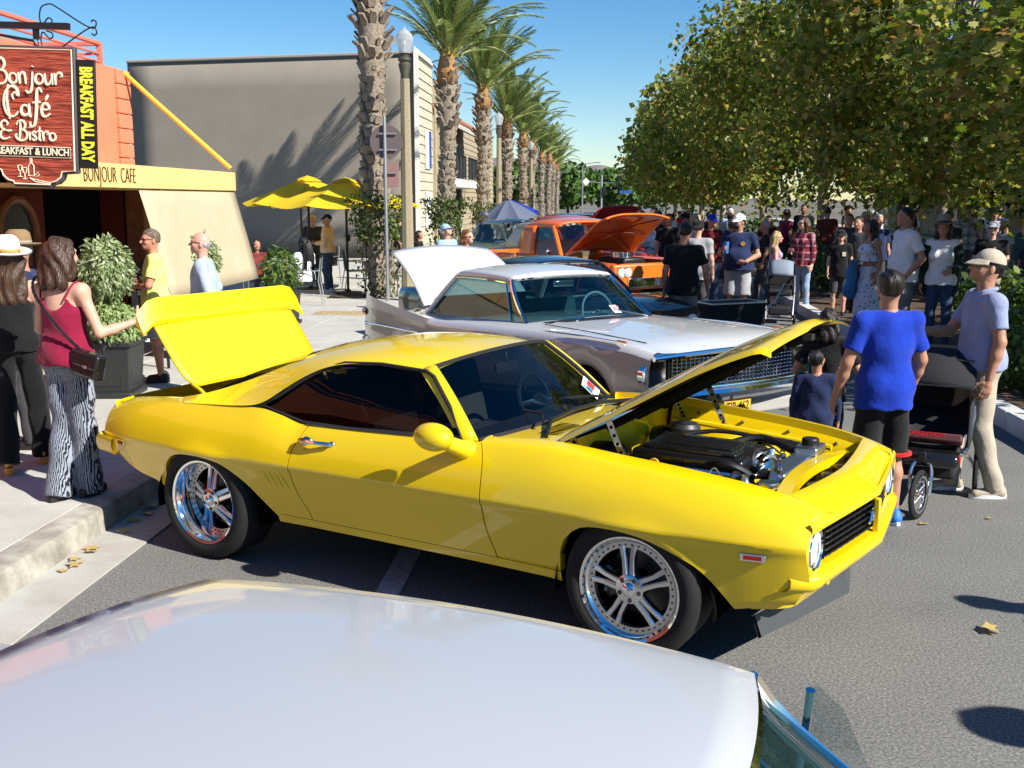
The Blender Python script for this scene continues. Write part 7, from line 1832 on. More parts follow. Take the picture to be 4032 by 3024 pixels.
        if ty == 'polo': obj('collar', MB().tube(crom([up((.035, .075, 1.435)), up((.075, .03, 1.475)), up((.06, -.05, 1.49)), up((0, -.075, 1.49)), up((-.06, -.05, 1.49)), up((-.075, .03, 1.475)), up((-.035, .075, 1.435))], 4), .014, 6), m, parent=to)
    # ---- bottom
    if bottom:
        ty, m = bottom[:2]; s = SDF(vb)
        wz = 1.045 + hz
        if ty in ('skirt', 'dress'):
            hemz = bottom[2]; s.cone((0, 0, 1.0 + hz), (0, .02, hemz + hz - .05), .150 * b, .24, .04, ((0, 1, 0), .8)); s.ell((0, -.012, .98 + hz), (.180 * b, .130 * b, .13), .05)
            s.cut(lambda p: hemz + hz - p[..., 2]); s.cut(lambda p: p[..., 2] - wz)
            sub('skirt', s.mesh(.007, hsh), m)
        else:
            s.ell((0, -.012, .97 + hz), (.172 * b * hip + .012, .124 * b + .010, .135), .05)
            if belly: s.ell((0, .03 + belly * .4, 1.0 + hz), (.15 * b, .09 + belly, .09), .05)
            for hp, k, a in ((hipR, J['kR'], J['aR']), (hipL, J['kL'], J['aL'])):
                hp, k, a = np.array(hp), np.array(k), np.array(a)
                if ty == 'shorts':
                    dv = (k - hp) / np.linalg.norm(k - hp); e1 = k + dv * (bottom[2] if len(bottom) > 2 else .02)
                    s.cone(hp, e1 + dv * .05, .100 * b, .094 * b, .045, None, (lambda p, e1=e1, dv=dv: (p - e1) @ dv))
                else:
                    rk, ra_ = (.075, .062) if ty == 'pants' else ((.064, .046) if ty == 'slim' else (.082, .090))
                    dv = (a - k) / np.linalg.norm(a - k); e1 = a + dv * (.035 if ty != 'wide' else .06)
                    s.cone(hp, k, .098 * b, rk * (.5 + .5 * b), .045); s.cone(k, e1 + dv * .08, rk * (.5 + .5 * b), ra_, .03, None, (lambda p, e1=e1, dv=dv: (p - e1) @ dv))
            s.cut(lambda p: p[..., 2] - wz)
            po = sub('shorts' if ty == 'shorts' else 'trousers', s.mesh(.0062, hsh + 3), m)
            if ty == 'pants' and near == 1: obj('belt', MB().tube([(math.cos(q) * (.168 * b), math.sin(q) * (.122 * b + belly * .6) - .008 + belly * .3, 1.03 + hz) for q in np.linspace(0, 2 * math.pi, 33)[:-1]], .014, 6, closed=True), 'leather_black', parent=po)
    # ---- shoes
    if shoes and not hide_feet:
        for a in (J['aR'], J['aL']):
            s = SDF(vb * .75); a = np.array(a); s.cone(a + (0, -.045, -.040), a + (0, .125, -.052), .046, .037, .03, ((0, 0, 1), .9)); s.ell(a + (0, -.02, -.01), (.042, .055, .045), .02)
            zf = a[2] - .082; s.cut(lambda p: zf - p[..., 2]); s.cut(lambda p: p[..., 2] - (a[2] + .03))
            so = sub('shoe', s.mesh(), shoes)
            obj('sole', MB().prism([(math.cos(q) * .046 * (1 if math.sin(q) < 0 else .92), math.sin(q) * .135 + .04) for q in np.linspace(0, 2 * math.pi, 19)[:-1]], lambda x, y: (a[0] + x, a[1] + y, max(.001, zf)), lambda x, y: (a[0] + x, a[1] + y, zf + .028)), 'shoe_white' if shoes != 'shoe_black' else 'shoe_black', parent=so)
    # ---- hair
    if hair:
        ty, m = hair; s = SDF(vh * 1.15)
        s.ell(hp_(0, .006, 1.664), (.086, .103, .101), .02, RM)
        face = lambda p: None
        inv = np.linalg.inv(RM); nkv = np.array(nk)
        loc_ = lambda p: (p - nkv) @ inv.T + np.array([0, 0, 1.53])
        if ty in ('short', 'crop'):
            s.cut(lambda p: (lambda q: np.minimum(q[..., 1] - (.075 if ty == 'short' else .066), 1.705 - q[..., 2]) * 1.0)(loc_(p)))
            s.cut(lambda p: (lambda q: (1.600 + .0 * q[..., 1] + np.maximum(0, q[..., 1] + .02) * 1.0) - q[..., 2])(loc_(p)))
        elif ty == 'bald':
            s = SDF(vh * 1.15); s.ell(hp_(0, .004, 1.640), (.0815, .098, .075), .02, RM); s.cut(lambda p: (lambda q: np.maximum(q[..., 1] - .0, q[..., 2] - 1.655))(loc_(p))); s.cut(lambda p: (lambda q: 1.590 - q[..., 2])(loc_(p)))
        else:
            Ln = {'bob': .16, 'long': .30, 'verylong': .42, 'dreads': .45}[ty]
            for q in (-1, 0, 1):
                s.cone(hp_(q * .055, -.035 - .02 * (q == 0), 1.62), tuple(np.array(up((q * .075, -.085 - .02 * (q == 0), 1.62 - Ln)))), .060, .045, .04, ((0, 1, 0), .75))
            for q in (-1, 1): s.cone(hp_(q * .075, .02, 1.64), tuple(np.array(up((q * .085, -.0, 1.62 - Ln * .75)))), .030, .026, .03)
            s.cut(lambda p: (lambda q: np.minimum(q[..., 1] - (.062 - .10 * np.abs(q[..., 0])), 1.700 - q[..., 2]))(loc_(p)))
        sub('hair', s.mesh(.0035 if ty in ('short', 'crop', 'bald') else .0055, hsh, True), m)
        if ty == 'dreads':
            dm = MB()
            for i in range(26):
                q = -1 + 2 * i / 25; dm.tube(crom([hp_(q * .075, -.06, 1.70), hp_(q * .10, -.105, 1.60), up((q * .13, -.14, 1.38)), up((q * .13 + .02 * math.sin(i * 5), -.13, 1.14 - .06 * math.sin(i * 3)))], 3), .010, 5)
            obj('dreadlock', dm, m, parent=T, kind='stuff')
    # ---- hat / glasses
    if hat:
        ty, m = hat[:2]
        if ty in ('cap', 'capback'):
            sg = 1 if ty == 'cap' else -1
            ho = obj('cap', MB().ball(hp_(0, .008, 1.672), (.090, .110, .098), 22, 10, M=Rm, z0=0.02), m, parent=T, ang=60)
            def brim(u, v):
                q = R(20) + R(140) * u; r0 = 1.0 + .62 * v * math.sin(q); y = math.sin(q) * .106 * r0; x = math.cos(q) * .086 * (1 + .12 * v)
                return hp_(x, .008 + sg * y, 1.678 - .05 * v * math.sin(q) - .012 * (abs(math.cos(q)) ** 2) * v)
            obj('brim', MB().grid(brim, 17, 6), m, parent=ho, ang=60, solid=.004)
            obj('button', MB().ball(hp_(0, .008, 1.772), .008, 8, 6), m, parent=ho)
        else:
            cr = .092; ho = obj('hat', MB().lathe([(cr, 0), (cr * .98, .05), (cr * .88, .10), (cr * .6, .125), (cr * .3, .115), (0, .108)], 28, hp_(0, .01, 1.685), Rm @ Matrix.Diagonal((.98, 1.14, 1))), m, parent=T, ang=60)
            br = hat[2] if len(hat) > 2 else .075
            obj('brim', MB().lathe([(cr * .9, .004), (cr + br * .5, -.004), (cr + br, .012), (cr + br, .016), (cr + br * .5, .002), (cr * .95, .010)], 32, hp_(0, .01, 1.683), Rm @ Matrix.Diagonal((.95, 1.12, 1))), m, parent=ho, ang=60)
            obj('band', MB().lathe([(cr * 1.012, .008), (cr * 1.006, .036)], 28, hp_(0, .01, 1.685), Rm @ Matrix.Diagonal((.98, 1.14, 1))), hat[3] if len(hat) > 3 else 'leather_black', parent=ho, solid=.002)
    if glasses:
        gm_ = MB()
        for q in (-1, 1):
            gm_.ball(hp_(q * .035, .106, 1.640), (.028, .006, .020), 12, 8, M=Rm); gm_.tube([hp_(q * .062, .098, 1.645), hp_(q * .082, .02, 1.640)], .0032, 5)
        gm_.tube([hp_(-.012, .110, 1.646), hp_(.012, .110, 1.646)], .003, 5)
        obj('sunglasses', gm_, 'lens_black', parent=T, kind='stuff')
    if extra: extra(T, J, hp_, up)
    return T

# pose presets (body-local, 1.75 m figure; +X is the person's right, +Y the front)
CROSS = dict(eR=(.25, .06, 1.13), wR=(.0, .21, 1.16), eL=(-.25, .06, 1.13), wL=(.03, .23, 1.12), dR=(-1, .1, .1), dL=(1, .1, .05), nR=(0, -1, 0), nL=(0, -1, 0))
HOLD = dict(eR=(.25, .0, 1.13), wR=(.12, .24, 1.12), nR=(-.3, 0, 1), eL=(-.25, 0, 1.13), wL=(-.10, .24, 1.10), nL=(.3, 0, 1))
WALK = dict(kR=(.10, .12, .50), aR=(.105, .16, .085), kL=(-.10, .0, .50), aL=(-.105, -.20, .11))
POCK = dict(eR=(.29, -.10, 1.14), wR=(.22, .06, .93), eL=(-.29, -.10, 1.14), wL=(-.22, .06, .93))
SIT = dict(hz=-.47, kR=(.12, .44, .48), aR=(.13, .46, .085), kL=(-.12, .44, .48), aL=(-.13, .42, .085), eR=(.25, .03, .68), wR=(.16, .26, .66), eL=(-.25, .03, .68), wL=(-.16, .26, .66), nR=(0, 0, -1), nL=(0, 0, -1))
# ---- people by the cafe
def purse(T, J, hp_, up):
    pass
w1 = person('woman in maroon camisole and zebra trousers pointing beside the planter', (-3.42, 6.66, .15), 12, 1.70, .93, 'fair', ('bob', 'hair_brown'), ('tank', 'cloth_maroon', .92), ('wide', 'cloth_zebra'), 'shoe_black', None,
  dict(eR=(.27, .0, 1.13), wR=(.40, .20, 1.19), dR=(.7, .55, .15), nR=(-.5, .6, -.3), thumbR=(0, 0, 1), tcR=.9, curlR=1.1, eL=(-.25, .06, 1.14), wL=(-.15, .22, 1.02), kR=(.075, .03, .5), aR=(.07, .05, .085), kL=(-.07, .02, .5), aL=(-.06, -.10, .085)), head=(8, 4), near=1, female=True)
bag = empty('shoulder_bag', (-3.42, 6.66, .15), -R(12), 'black quilted shoulder bag on the chain strap of the maroon-top woman', 'bag')
BM = Euler((R(-6), R(10), R(-12))).to_matrix()
obj('bag_body', MB().box((.245, -.105, .91), (.235, .085, .165), M=BM), 'leather_black', parent=bag, bevel=.022)
obj('flap', MB().box((.248, -.128, .945), (.245, .055, .10), M=BM), 'leather_black', parent=bag, bevel=.014)
obj('clasp', MB().box((.255, -.160, .905), (.032, .008, .018), M=BM), 'polished', parent=bag, bevel=.003)
cp = crom([(.20, -.09, .985), (.10, -.155, 1.12), (-.02, -.155, 1.26), (-.12, -.125, 1.38), (-.155, -.04, 1.455), (-.13, .07, 1.40), (.02, .16, 1.2), (.19, .12, 1.03), (.27, .0, .985)], 8)
obj('chain_strap', MB().tube(cp, [.0085 + .003 * (i % 2) for i in range(len(cp))], 6), 'leather_black', parent=bag)
def sandals(T, J, hp_, up):
    for a in (J['aR'], J['aL']):
        a = Vector(a); so = obj('sandal', MB().prism([(math.cos(q) * .042, math.sin(q) * .125 + .04) for q in np.linspace(0, 2 * math.pi, 19)[:-1]], lambda x, y: (a.x + x, a.y + y, a.z - .085 + .028 * (y < .1)), lambda x, y: (a.x + x, a.y + y, a.z - .06 + .03 * (y < .04))), 'sandal_orange', parent=T)
        obj('heel', MB().lathe([(.034, 0), (.036, .065), (0, .065)], 16, (a.x, a.y - .045, a.z - .14)), 'sandal_orange', parent=so)
        obj('straps', MB().tube([(a.x - .045, a.y + .09, a.z - .06), (a.x, a.y + .10, a.z - .01), (a.x + .045, a.y + .09, a.z - .06)], .013, 6).tube([(a.x + .04 * math.cos(q), a.y - .02 + .045 * math.sin(q), a.z + .0) for q in np.linspace(0, 2 * math.pi, 13)[:-1]], .006, 5, closed=True), 'sandal_orange', parent=so)
person('woman in white straw hat, black camisole and trousers at the left edge', (-4.14, 7.32, .19), -25, 1.60, .95, 'fair', ('long', 'hair_brown'), ('tank', 'cloth_black', .92), ('wide', 'cloth_black'), None, ('brim', 'straw_white', .085, 'band_orange'),
  dict(aR=(.14, .22, .09), kR=(.12, .14, .5), aL=(-.10, -.1, .09), eR=(.24, -.02, 1.14), wR=(.19, .10, .94)), head=(-15, 8), near=1, female=True, extra=sandals)
person('man in brown felt hat and navy shirt behind the straw-hatted woman', (-4.45, 8.05, .15), -100, 1.66, 1.05, 'tan', ('short', 'hair_grey'), ('tee', 'cloth_navy', .9), ('pants', 'cloth_charcoal'), 'shoe_black', ('brim', 'felt_brown', .07, 'felt_tan'), near=1, glasses=True)
def tattoo(T, J, hp_, up): obj('chest_print', MB().box(up((.06, .135, 1.30)), (.035, .012, .06)), 'print_black', parent=T)
person('man in neon yellow tee and grey shorts with folded arms', (-4.70, 11.15, .15), -112, 1.63, 1.0, 'red', ('short', 'hair_greybrown'), ('tee', 'cloth_neon', .86), ('shorts', 'cloth_grey', -.02), 'shoe_black', None, dict(CROSS), head=(-22, 0), near=1, glasses=True, extra=tattoo)
person('balding man in pale blue long-sleeved shirt behind the boot lid', (-3.92, 10.5, .15), -100, 1.62, 1.06, 'pink', ('bald', 'hair_grey'), ('long', 'cloth_paleblue', .88), ('pants', 'cloth_khaki'), 'shoe_tan', None, dict(POCK), head=(-5, 6), near=1, glasses=True)
person('seated person in white tee with long black dreadlocks', (-5.42, 19.70, .15), -60, 1.72, 1.1, 'brown', ('dreads', 'hair_black'), ('tee', 'cloth_white', .92), ('pants', 'cloth_jeans'), 'shoe_white', None, dict(SIT), near=2)
person('seated woman with dark hair facing across the near patio table', (-6.6, 20.6, .15), 150, 1.62, .95, 'tan', ('long', 'hair_dark'), ('tee', 'cloth_brownred', .92), ('slim', 'cloth_charcoal'), 'shoe_black', None, dict(SIT), near=2, female=True)
person('man in peach pullover and dark cap standing under the parasol', (-5.72, 22.7, .15), -85, 1.63, 1.08, 'tan', ('crop', 'hair_grey'), ('long', 'cloth_peach', .90), ('pants', 'cloth_jeans'), 'shoe_white', ('cap', 'cloth_navy'), dict(HOLD), head=(-8, 10), near=2)
person('bearded man in white partly hidden by the peach pullover man', (-6.35, 23.9, .15), 170, 1.6, 1.0, 'fair', ('short', 'hair_white'), ('tee', 'cloth_charcoal', .9), ('pants', 'cloth_charcoal'), 'shoe_black', None, dict(HOLD), near=2)
person('woman in black cap and black top beyond the nearest palm', (-4.75, 25.9, .15), 80, 1.58, .98, 'fair', ('bob', 'hair_blond'), ('tee', 'cloth_black', .9), ('pants', 'cloth_charcoal'), 'shoe_white', ('cap', 'cloth_black'), dict(WALK), near=2, female=True)
person('seated dark-haired person behind the lamp post', (-4.5, 27.2, .15), 100, 1.6, 1.0, 'tan', ('bob', 'hair_dark'), ('tee', 'cloth_black', .9), ('pants', 'cloth_jeans'), 'shoe_black', None, dict(SIT), near=3)
person('man in pale blue cap and light shirt behind the white boot lid', (-2.55, 18.4, .0), 120, 1.68, 1.05, 'fair', ('short', 'hair_white'), ('tee', 'cloth_skyblue', .9), ('shorts', 'cloth_khaki'), 'shoe_white', ('cap', 'cloth_skyblue'), dict(HOLD), head=(10, 25), near=2)
person('woman with windblown auburn hair and sunglasses between the cars', (-2.05, 17.0, .0), 100, 1.62, .95, 'fair', ('long', 'hair_auburn'), ('tank', 'cloth_grey', .92), ('slim', 'cloth_jeans'), 'shoe_white', None, dict(POCK), head=(15, 0), near=2, female=True, glasses=True)
person('man in black tee and grey cap beside the blue umbrella', (-2.95, 28.5, .0), -70, 1.78, 1.12, 'fair', ('short', 'hair_grey'), ('tee', 'cloth_softblack', .9), ('shorts', 'cloth_grey', .0), 'shoe_white', ('cap', 'cloth_grey'), dict(POCK), near=2, belly=.04)
person('seated man in black drinking under the blue umbrella', (-2.55, 31.5, .0), -60, 1.75, 1.1, 'red', ('short', 'hair_grey'), ('tee', 'cloth_black', .9), ('shorts', 'cloth_khaki', 0), 'shoe_white', None, dict(SIT, eR=(.25, .12, .80), wR=(.08, .2, 1.02)), near=3)
fc = empty('folding_chair', (-2.55, 31.4, 0), R(60), 'low folding chair under the blue umbrella', 'chair'); obj('seat', MB().box((0, .1, .40), (.5, .45, .03)), 'red_plastic', parent=fc); obj('backrest', MB().box((0, -.14, .68), (.5, .03, .5)), 'red_plastic', parent=fc)
for a in (-.22, .22): obj('leg', MB().tube([(a, -.2, 0), (a, .3, .42)], .012, 5).tube([(a, .3, 0), (a, -.18, .9)], .012, 5), 'alu', parent=fc)

# ---- crowd on the road and median
GR = 'crowd watching the cars'
person('man in plain black tee seen from behind by the orange pickup', (1.15, 14.3, 0), 8, 1.79, 1.06, 'red', ('crop', 'hair_dark'), ('tee', 'cloth_black', .84), ('pants', 'cloth_midgrey'), 'shoe_black', None, dict(eR=(.28, -.02, 1.16), wR=(.30, .08, .92)), near=2, group=GR)
person('man in grey tee and backwards black cap seen from behind', (1.62, 17.6, 0), 14, 1.76, 1.02, 'fair', ('crop', 'hair_brown'), ('tee', 'cloth_grey', .82), ('pants', 'cloth_charcoal'), 'shoe_black', ('capback', 'cloth_black'), near=2, group=GR)
def tumbler(T, J, hp_, up): pass
person('bearded man in navy tee and white cap holding a blue tumbler', (2.38, 18.4, 0), 200, 1.85, 1.24, 'tan', ('short', 'hair_dark'), ('tee', 'cloth_navy', .88), ('shorts', 'cloth_grey', .02), 'shoe_black', ('cap', 'cloth_white'), dict(eR=(.29, .02, 1.14), wR=(.20, .26, 1.22), dR=(-.5, .3, .1), nR=(-.3, .9, 0), curlR=1.0, eL=(-.31, .0, 1.12), wL=(-.16, .24, 1.02), nL=(.3, -.9, 0), dL=(1, .1, 0)), head=(28, 2), near=2, belly=.07, glasses=True, group=GR,
  extra=lambda T, J, hp_, up: (obj('beard', MB().ball(hp_(0, .082, 1.572), (.056, .050, .050), 14, 10), 'hair_dark', parent=T), obj('shirt_print', MB().lathe([(0, .004), (.035, .004), (.035, 0)], 16, (-.10, .165, 1.30), Matrix.Rotation(R(-90), 3, 'X')), 'pole_yellow', parent=T)))
tb = empty('drink_tumbler', (2.38, 18.4, 0), -R(200), 'bright blue tumbler cup in the bearded man\'s hand', 'cup')
obj('cup_body', MB().lathe([(0, 0), (.036, 0), (.046, .19), (0, .19)], 18, (.135, .325, 1.22)), 'shoe_blue', parent=tb); obj('cup_lid', MB().lathe([(.047, .19), (.047, .205), (0, .21)], 18, (.135, .325, 1.22)), 'glass_clear', parent=tb)
person('man in blue cap and wine shirt behind the bearded man', (2.25, 21.6, 0), 150, 1.80, 1.1, 'red', ('crop', 'hair_grey'), ('tee', 'cloth_wine', .88), ('pants', 'cloth_jeans'), 'shoe_white', ('cap', 'cloth_blueshirt'), dict(POCK), near=3, group=GR)
person('man in black cap and olive tee beyond the pickup bonnet', (1.95, 24.4, 0), 120, 1.80, 1.05, 'tan', ('short', 'hair_dark'), ('tee', 'cloth_olive', .88), ('pants', 'cloth_charcoal'), 'shoe_black', ('cap', 'cloth_black'), dict(POCK), near=3, group=GR)
person('dark-haired man in black beyond the pickup bonnet', (1.50, 22.9, 0), 170, 1.80, 1.0, 'tan', ('short', 'hair_dark'), ('tee', 'cloth_black', .88), ('pants', 'cloth_jeans'), 'shoe_black', None, None, near=3, group=GR)
person('grey-haired woman in pale top beyond the pickup', (1.25, 24.6, 0), 190, 1.62, 1.0, 'fair', ('short', 'hair_white'), ('tee', 'cloth_white', .88), ('pants', 'cloth_khaki'), 'shoe_white', None, dict(HOLD), near=3, female=True, group=GR)
person('white-haired man behind the white cap of the bearded man', (3.75, 31, .15), 180, 1.70, 1.1, 'fair', ('short', 'hair_white'), ('tee', 'cloth_paleblue', .88), ('pants', 'cloth_khaki'), 'shoe_white', None, None, near=3, group=GR)
person('blonde woman in lilac top behind the grey stroller', (3.2, 19.7, 0), 95, 1.53, .92, 'fair', ('long', 'hair_blond'), ('tank', 'cloth_lilac', .9), ('slim', 'cloth_lightjeans'), 'shoe_white', None, dict(HOLD), near=2, female=True, glasses=True, group=GR)
person('woman in wine top and sunglasses behind the blonde woman', (4.0, 25.8, .15), 190, 1.58, .95, 'fair', ('long', 'hair_auburn'), ('tee', 'cloth_wine', .9), ('slim', 'cloth_jeans'), 'shoe_black', None, dict(HOLD), near=3, female=True, glasses=True, group=GR)
person('woman in red plaid shirt and light jeans with long fair hair', (3.82, 20.4, 0), 225, 1.78, .95, 'fair', ('long', 'hair_brown'), ('long', 'cloth_redplaid', .86), ('slim', 'cloth_lightjeans'), 'shoe_white', None, dict(eR=(.25, .03, 1.14), wR=(.10, .24, 1.15), dR=(-.6, .7, .1)), head=(20, 0), near=2, female=True, glasses=True, group=GR)
person('boy in black cap and black tee with a small chest print', (4.10, 18.6, .15), 190, 1.44, .88, 'fair', ('bob', 'hair_greybrown'), ('tee', 'cloth_black', .80), ('shorts', 'cloth_charcoal', .03), 'shoe_black', ('cap', 'cloth_black'), None, near=2, group=GR, extra=lambda T, J, hp_, up: obj('shirt_print', MB().box((-.07, .128, 1.27), (.07, .01, .085)), 'sign_cream', parent=T))
def sweater(T, J, hp_, up):
    s = SDF(.014); s.cone((.13, .20, 1.06), (.22, .16, .62), .075, .12, .04, ((1, 0, 0), .6)); s.cone((.10, .24, 1.08), (.17, .22, .70), .06, .08, .04); V, F = s.mesh(.012, 2.0); o = obj('draped_sweater', np_mesh('draped_sweater', V, F, 'cloth_sweater'), [], parent=T); o.data.shade_smooth()
person('woman in floral crop top and skirt with a blue sweater on her arm', (3.95, 16.0, .16), 245, 1.65, .92, 'tan', ('verylong', 'hair_dark'), ('tank', 'cloth_floral', 1.12), ('skirt', 'cloth_floral', .30), 'shoe_tan', None, dict(eR=(.23, .0, 1.13), wR=(.10, .24, 1.10), dR=(-.4, .8, .1)), head=(15, -3), near=2, female=True, group=GR, extra=sweater)
person('dark-haired man behind the boy in black', (4.45, 18.9, .15), 215, 1.66, 1.0, 'tan', ('short', 'hair_dark'), ('tee', 'cloth_charcoal', .88), ('pants', 'cloth_charcoal'), 'shoe_black', None, None, near=3, group=GR)
person('tall man in white polo shirt in profile on the median', (4.02, 14.5, .16), 260, 1.83, 1.14, 'red', ('short', 'hair_dark'), ('polo', 'cloth_white', .84), ('pants', 'cloth_midgrey'), 'shoe_black', None, dict(POCK), near=2, belly=.015, group=GR)
def coat(T, J, hp_, up):
    s = SDF(.015)
    for q, sg in ((1, 'R'), (-1, 'L')):
        s.cone((q * .155, -.02, .80), (q * .135, -.02, 1.38), .078, .072, .03); s.cone((q * .165, -.01, 1.40), J['e' + sg], .074, .062, .03); s.cone(J['e' + sg], np.array(J['e' + sg]) * .1 + np.array(J['w' + sg]) * .9, .060, .048, .03)
    s.cone((0, -.075, .80), (0, -.065, 1.40), .12, .11, .04, ((0, 1, 0), .6)); V, F = s.mesh(.006, 1.0); o = obj('jacket', np_mesh('jacket', V, F, 'cloth_forest'), [], parent=T); o.data.shade_smooth()
person('woman in tan felt hat, dark jacket and blue jeans on the median', (4.42, 14.25, .16), 205, 1.70, .97, 'tan', ('verylong', 'hair_dark'), ('tee', 'cloth_white', .88), ('slim', 'cloth_jeans'), 'shoe_tan', ('brim', 'felt_tan', .085), dict(eL=(-.25, .03, 1.13), wL=(-.16, .24, 1.08)), near=2, female=True, glasses=True, group=GR, extra=coat)
person('man in white tee and cap walking away on the far median', (6.85, 27.6, .15), 20, 1.66, 1.0, 'tan', ('crop', 'hair_grey'), ('tee', 'cloth_white', .88), ('pants', 'cloth_khaki'), 'shoe_white', ('cap', 'cloth_white'), dict(WALK), near=3, group=GR)
person('man dressed in black behind the red plaid woman', (5.5, 29.5, .15), 200, 1.82, 1.1, 'brown', ('short', 'hair_black'), ('long', 'cloth_black', .86), ('pants', 'cloth_black'), 'shoe_black', None, None, near=3, group=GR)
person('man in blue check shirt and cap seen from behind across the bed', (7.95, 24.0, .15), 25, 1.82, 1.15, 'fair', ('crop', 'hair_grey'), ('tee', 'cloth_blueplaid', .84), ('pants', 'cloth_midgrey'), 'shoe_black', ('cap', 'cloth_teal'), dict(WALK), near=2, group=GR)
person('older man in black polo and grey cap looking down by the shrubs', (6.0, 17.0, .15), 200, 1.60, 1.12, 'fair', ('short', 'hair_white'), ('polo', 'cloth_black', .88), ('pants', 'cloth_khaki'), 'shoe_black', ('cap', 'cloth_grey'), dict(HOLD), head=(0, 18), near=2, belly=.05, glasses=True, group=GR)
person('blonde woman in teal top at the right edge of the crowd', (7.8, 20.3, .15), 30, 1.62, 1.0, 'fair', ('bob', 'hair_blond'), ('long', 'cloth_teal', .88), ('pants', 'cloth_charcoal'), 'shoe_black', None, None, near=3, female=True, group=GR)
person('small boy in navy tee at the right edge of the crowd', (7.35, 19.0, .15), 220, 1.34, .9, 'tan', ('short', 'hair_dark'), ('tee', 'cloth_navy', .84), ('shorts', 'cloth_white', .03), 'shoe_white', None, None, near=3, group=GR)
person('dark-haired woman in pale camisole beyond the hatted woman', (7.2, 25.5, .15), 210, 1.60, .92, 'tan', ('long', 'hair_dark'), ('tank', 'cloth_white', .9), ('skirt', 'cloth_teal', .5), 'shoe_tan', None, None, near=3, female=True, group=GR)
person('boy in pale shirt beside the check shirt man', (8.2, 22.6, .15), 240, 1.50, .95, 'brown', ('short', 'hair_black'), ('tee', 'cloth_paleblue', .86), ('shorts', 'cloth_khaki', .03), 'shoe_white', None, None, near=3, group=GR)
FAR = [(2.6, 38, 'cloth_white', 'hair_dark', 'shopper in white far down the street, left of the hedge'), (3.3, 44, 'cloth_red', 'hair_brown', 'distant person in red among the far crowd'), (1.9, 47, 'cloth_skyblue', 'hair_grey', 'distant person in sky blue among the far crowd'), (2.9, 54, 'cloth_black', 'hair_dark', 'distant person in black among the far crowd'), (1.5, 36, 'cloth_grey', 'hair_brown', 'distant person in grey near the navy car'), (3.4, 36, 'cloth_navy', 'hair_blond', 'distant blond person in navy near the hedge'), (9.4, 33, 'cloth_white', 'hair_dark', 'distant person in white across the median'), (9.9, 28, 'cloth_paleblue', 'hair_brown', 'distant person in pale blue across the median'), (2.2, 61, 'cloth_white', 'hair_dark', 'farthest person in white down the street'), (10.5, 38, 'cloth_lilac', 'hair_blond', 'distant person in lilac across the median')]
for i, (x, y, m, hr, lb) in enumerate(FAR): person(lb, (x, y, .15 if x > 3.8 else 0), 40 + 73 * i, 1.62 + .03 * (i % 5), 1.0, 'tan', ('short', hr), ('tee', m, .88), ('pants', 'cloth_charcoal'), 'shoe_black', None, dict(WALK), near=3, group=GR)

CR_ = [(1.75, 27.5, 'cloth_navy'), (2.4, 26.2, 'cloth_white'), (3.0, 24.0, 'cloth_softblack'), (2.7, 30.0, 'cloth_red'), (3.5, 29.0, 'cloth_grey'), (1.9, 33.5, 'cloth_black'), (2.9, 35.0, 'cloth_paleblue'), (5.0, 22.0, 'cloth_charcoal'), (5.9, 24.5, 'cloth_navy'), (4.7, 27.5, 'cloth_maroon'), (6.6, 21.0, 'cloth_softblack'), (6.3, 30.5, 'cloth_skyblue'), (8.9, 26.5, 'cloth_black'), (9.8, 23.5, 'cloth_brownred'), (9.2, 21.2, 'cloth_forest'), (10.6, 26.0, 'cloth_white'), (3.4, 40.0, 'cloth_black'), (2.1, 41.5, 'cloth_orange'), (10.9, 30.5, 'cloth_navy'), (7.4, 33.0, 'cloth_charcoal'), (2.05, 23.2, 'cloth_grey'), (2.75, 22.4, 'cloth_paleblue'), (3.35, 21.9, 'cloth_softblack'), (1.3, 29.0, 'cloth_white'), (2.3, 28.6, 'cloth_maroon'), (3.3, 32.5, 'cloth_black'), (5.6, 27.0, 'cloth_brownred'), (7.9, 28.5, 'cloth_grey'), (8.6, 31.0, 'cloth_navy'), (5.1, 20.2, 'cloth_navy'), (1.1, 33.0, 'cloth_orange'), (2.0, 36.5, 'cloth_red')]
LBC = ['behind the pickup bonnet', 'in the gap right of the pickup bonnet', 'just behind the wine-shirted man', 'farther back between the red cars and median', 'near the start of the hedge', 'deep in the street crowd beside the red car', 'deep in the street crowd near the median', 'on the median behind the plaid-shirt woman', 'on the median between the tree trunks', 'on the median beside the hedge clump', 'in the shade below the pale trunk', 'far along the median in the shade', 'across the bed beyond the check shirt man', 'near the white bonnet across the median', 'beside the woman in teal', 'beyond the white car across the median', 'far down the road by the kerb', 'far down the road by the cars', 'across the median in the distance', 'under the third sycamore', 'just behind the man in the grey tee', 'behind the shoulder of the bearded man', 'between the bearded man and blonde woman', 'beyond the first red car', 'behind the crowd near the second red car', 'near the hedge far down the street', 'on the median behind the hedge clump', 'beyond the man walking away in white', 'past the trunks across the median', 'behind the boy with the chest print', 'beyond the navy car bonnet', 'past the cars far down the street']
far_src = [o for o in bpy.data.objects if o.get('category') == 'person' and 'istant person' in o.get('label', '')]
for i, (x, y, m) in enumerate(CR_):
    p = dup(far_src[i % len(far_src)], loc=(x, y, .15 if x > 3.8 else 0), rz=R(50 + 67 * i), label='onlooker in %s %s' % (m[6:].replace('softblack', 'soft black').replace('paleblue', 'pale blue').replace('skyblue', 'sky blue').replace('brownred', 'brown red').replace('forest', 'dark green'), LBC[i]))
    s_ = .95 + .012 * (i % 7); p.scale = (s_, s_, s_)
    for ch in p.children:
        if ch.name.startswith('shirt') and ch.material_slots: ch.material_slots[0].link = 'OBJECT'; ch.material_slots[0].material = MAT[m]
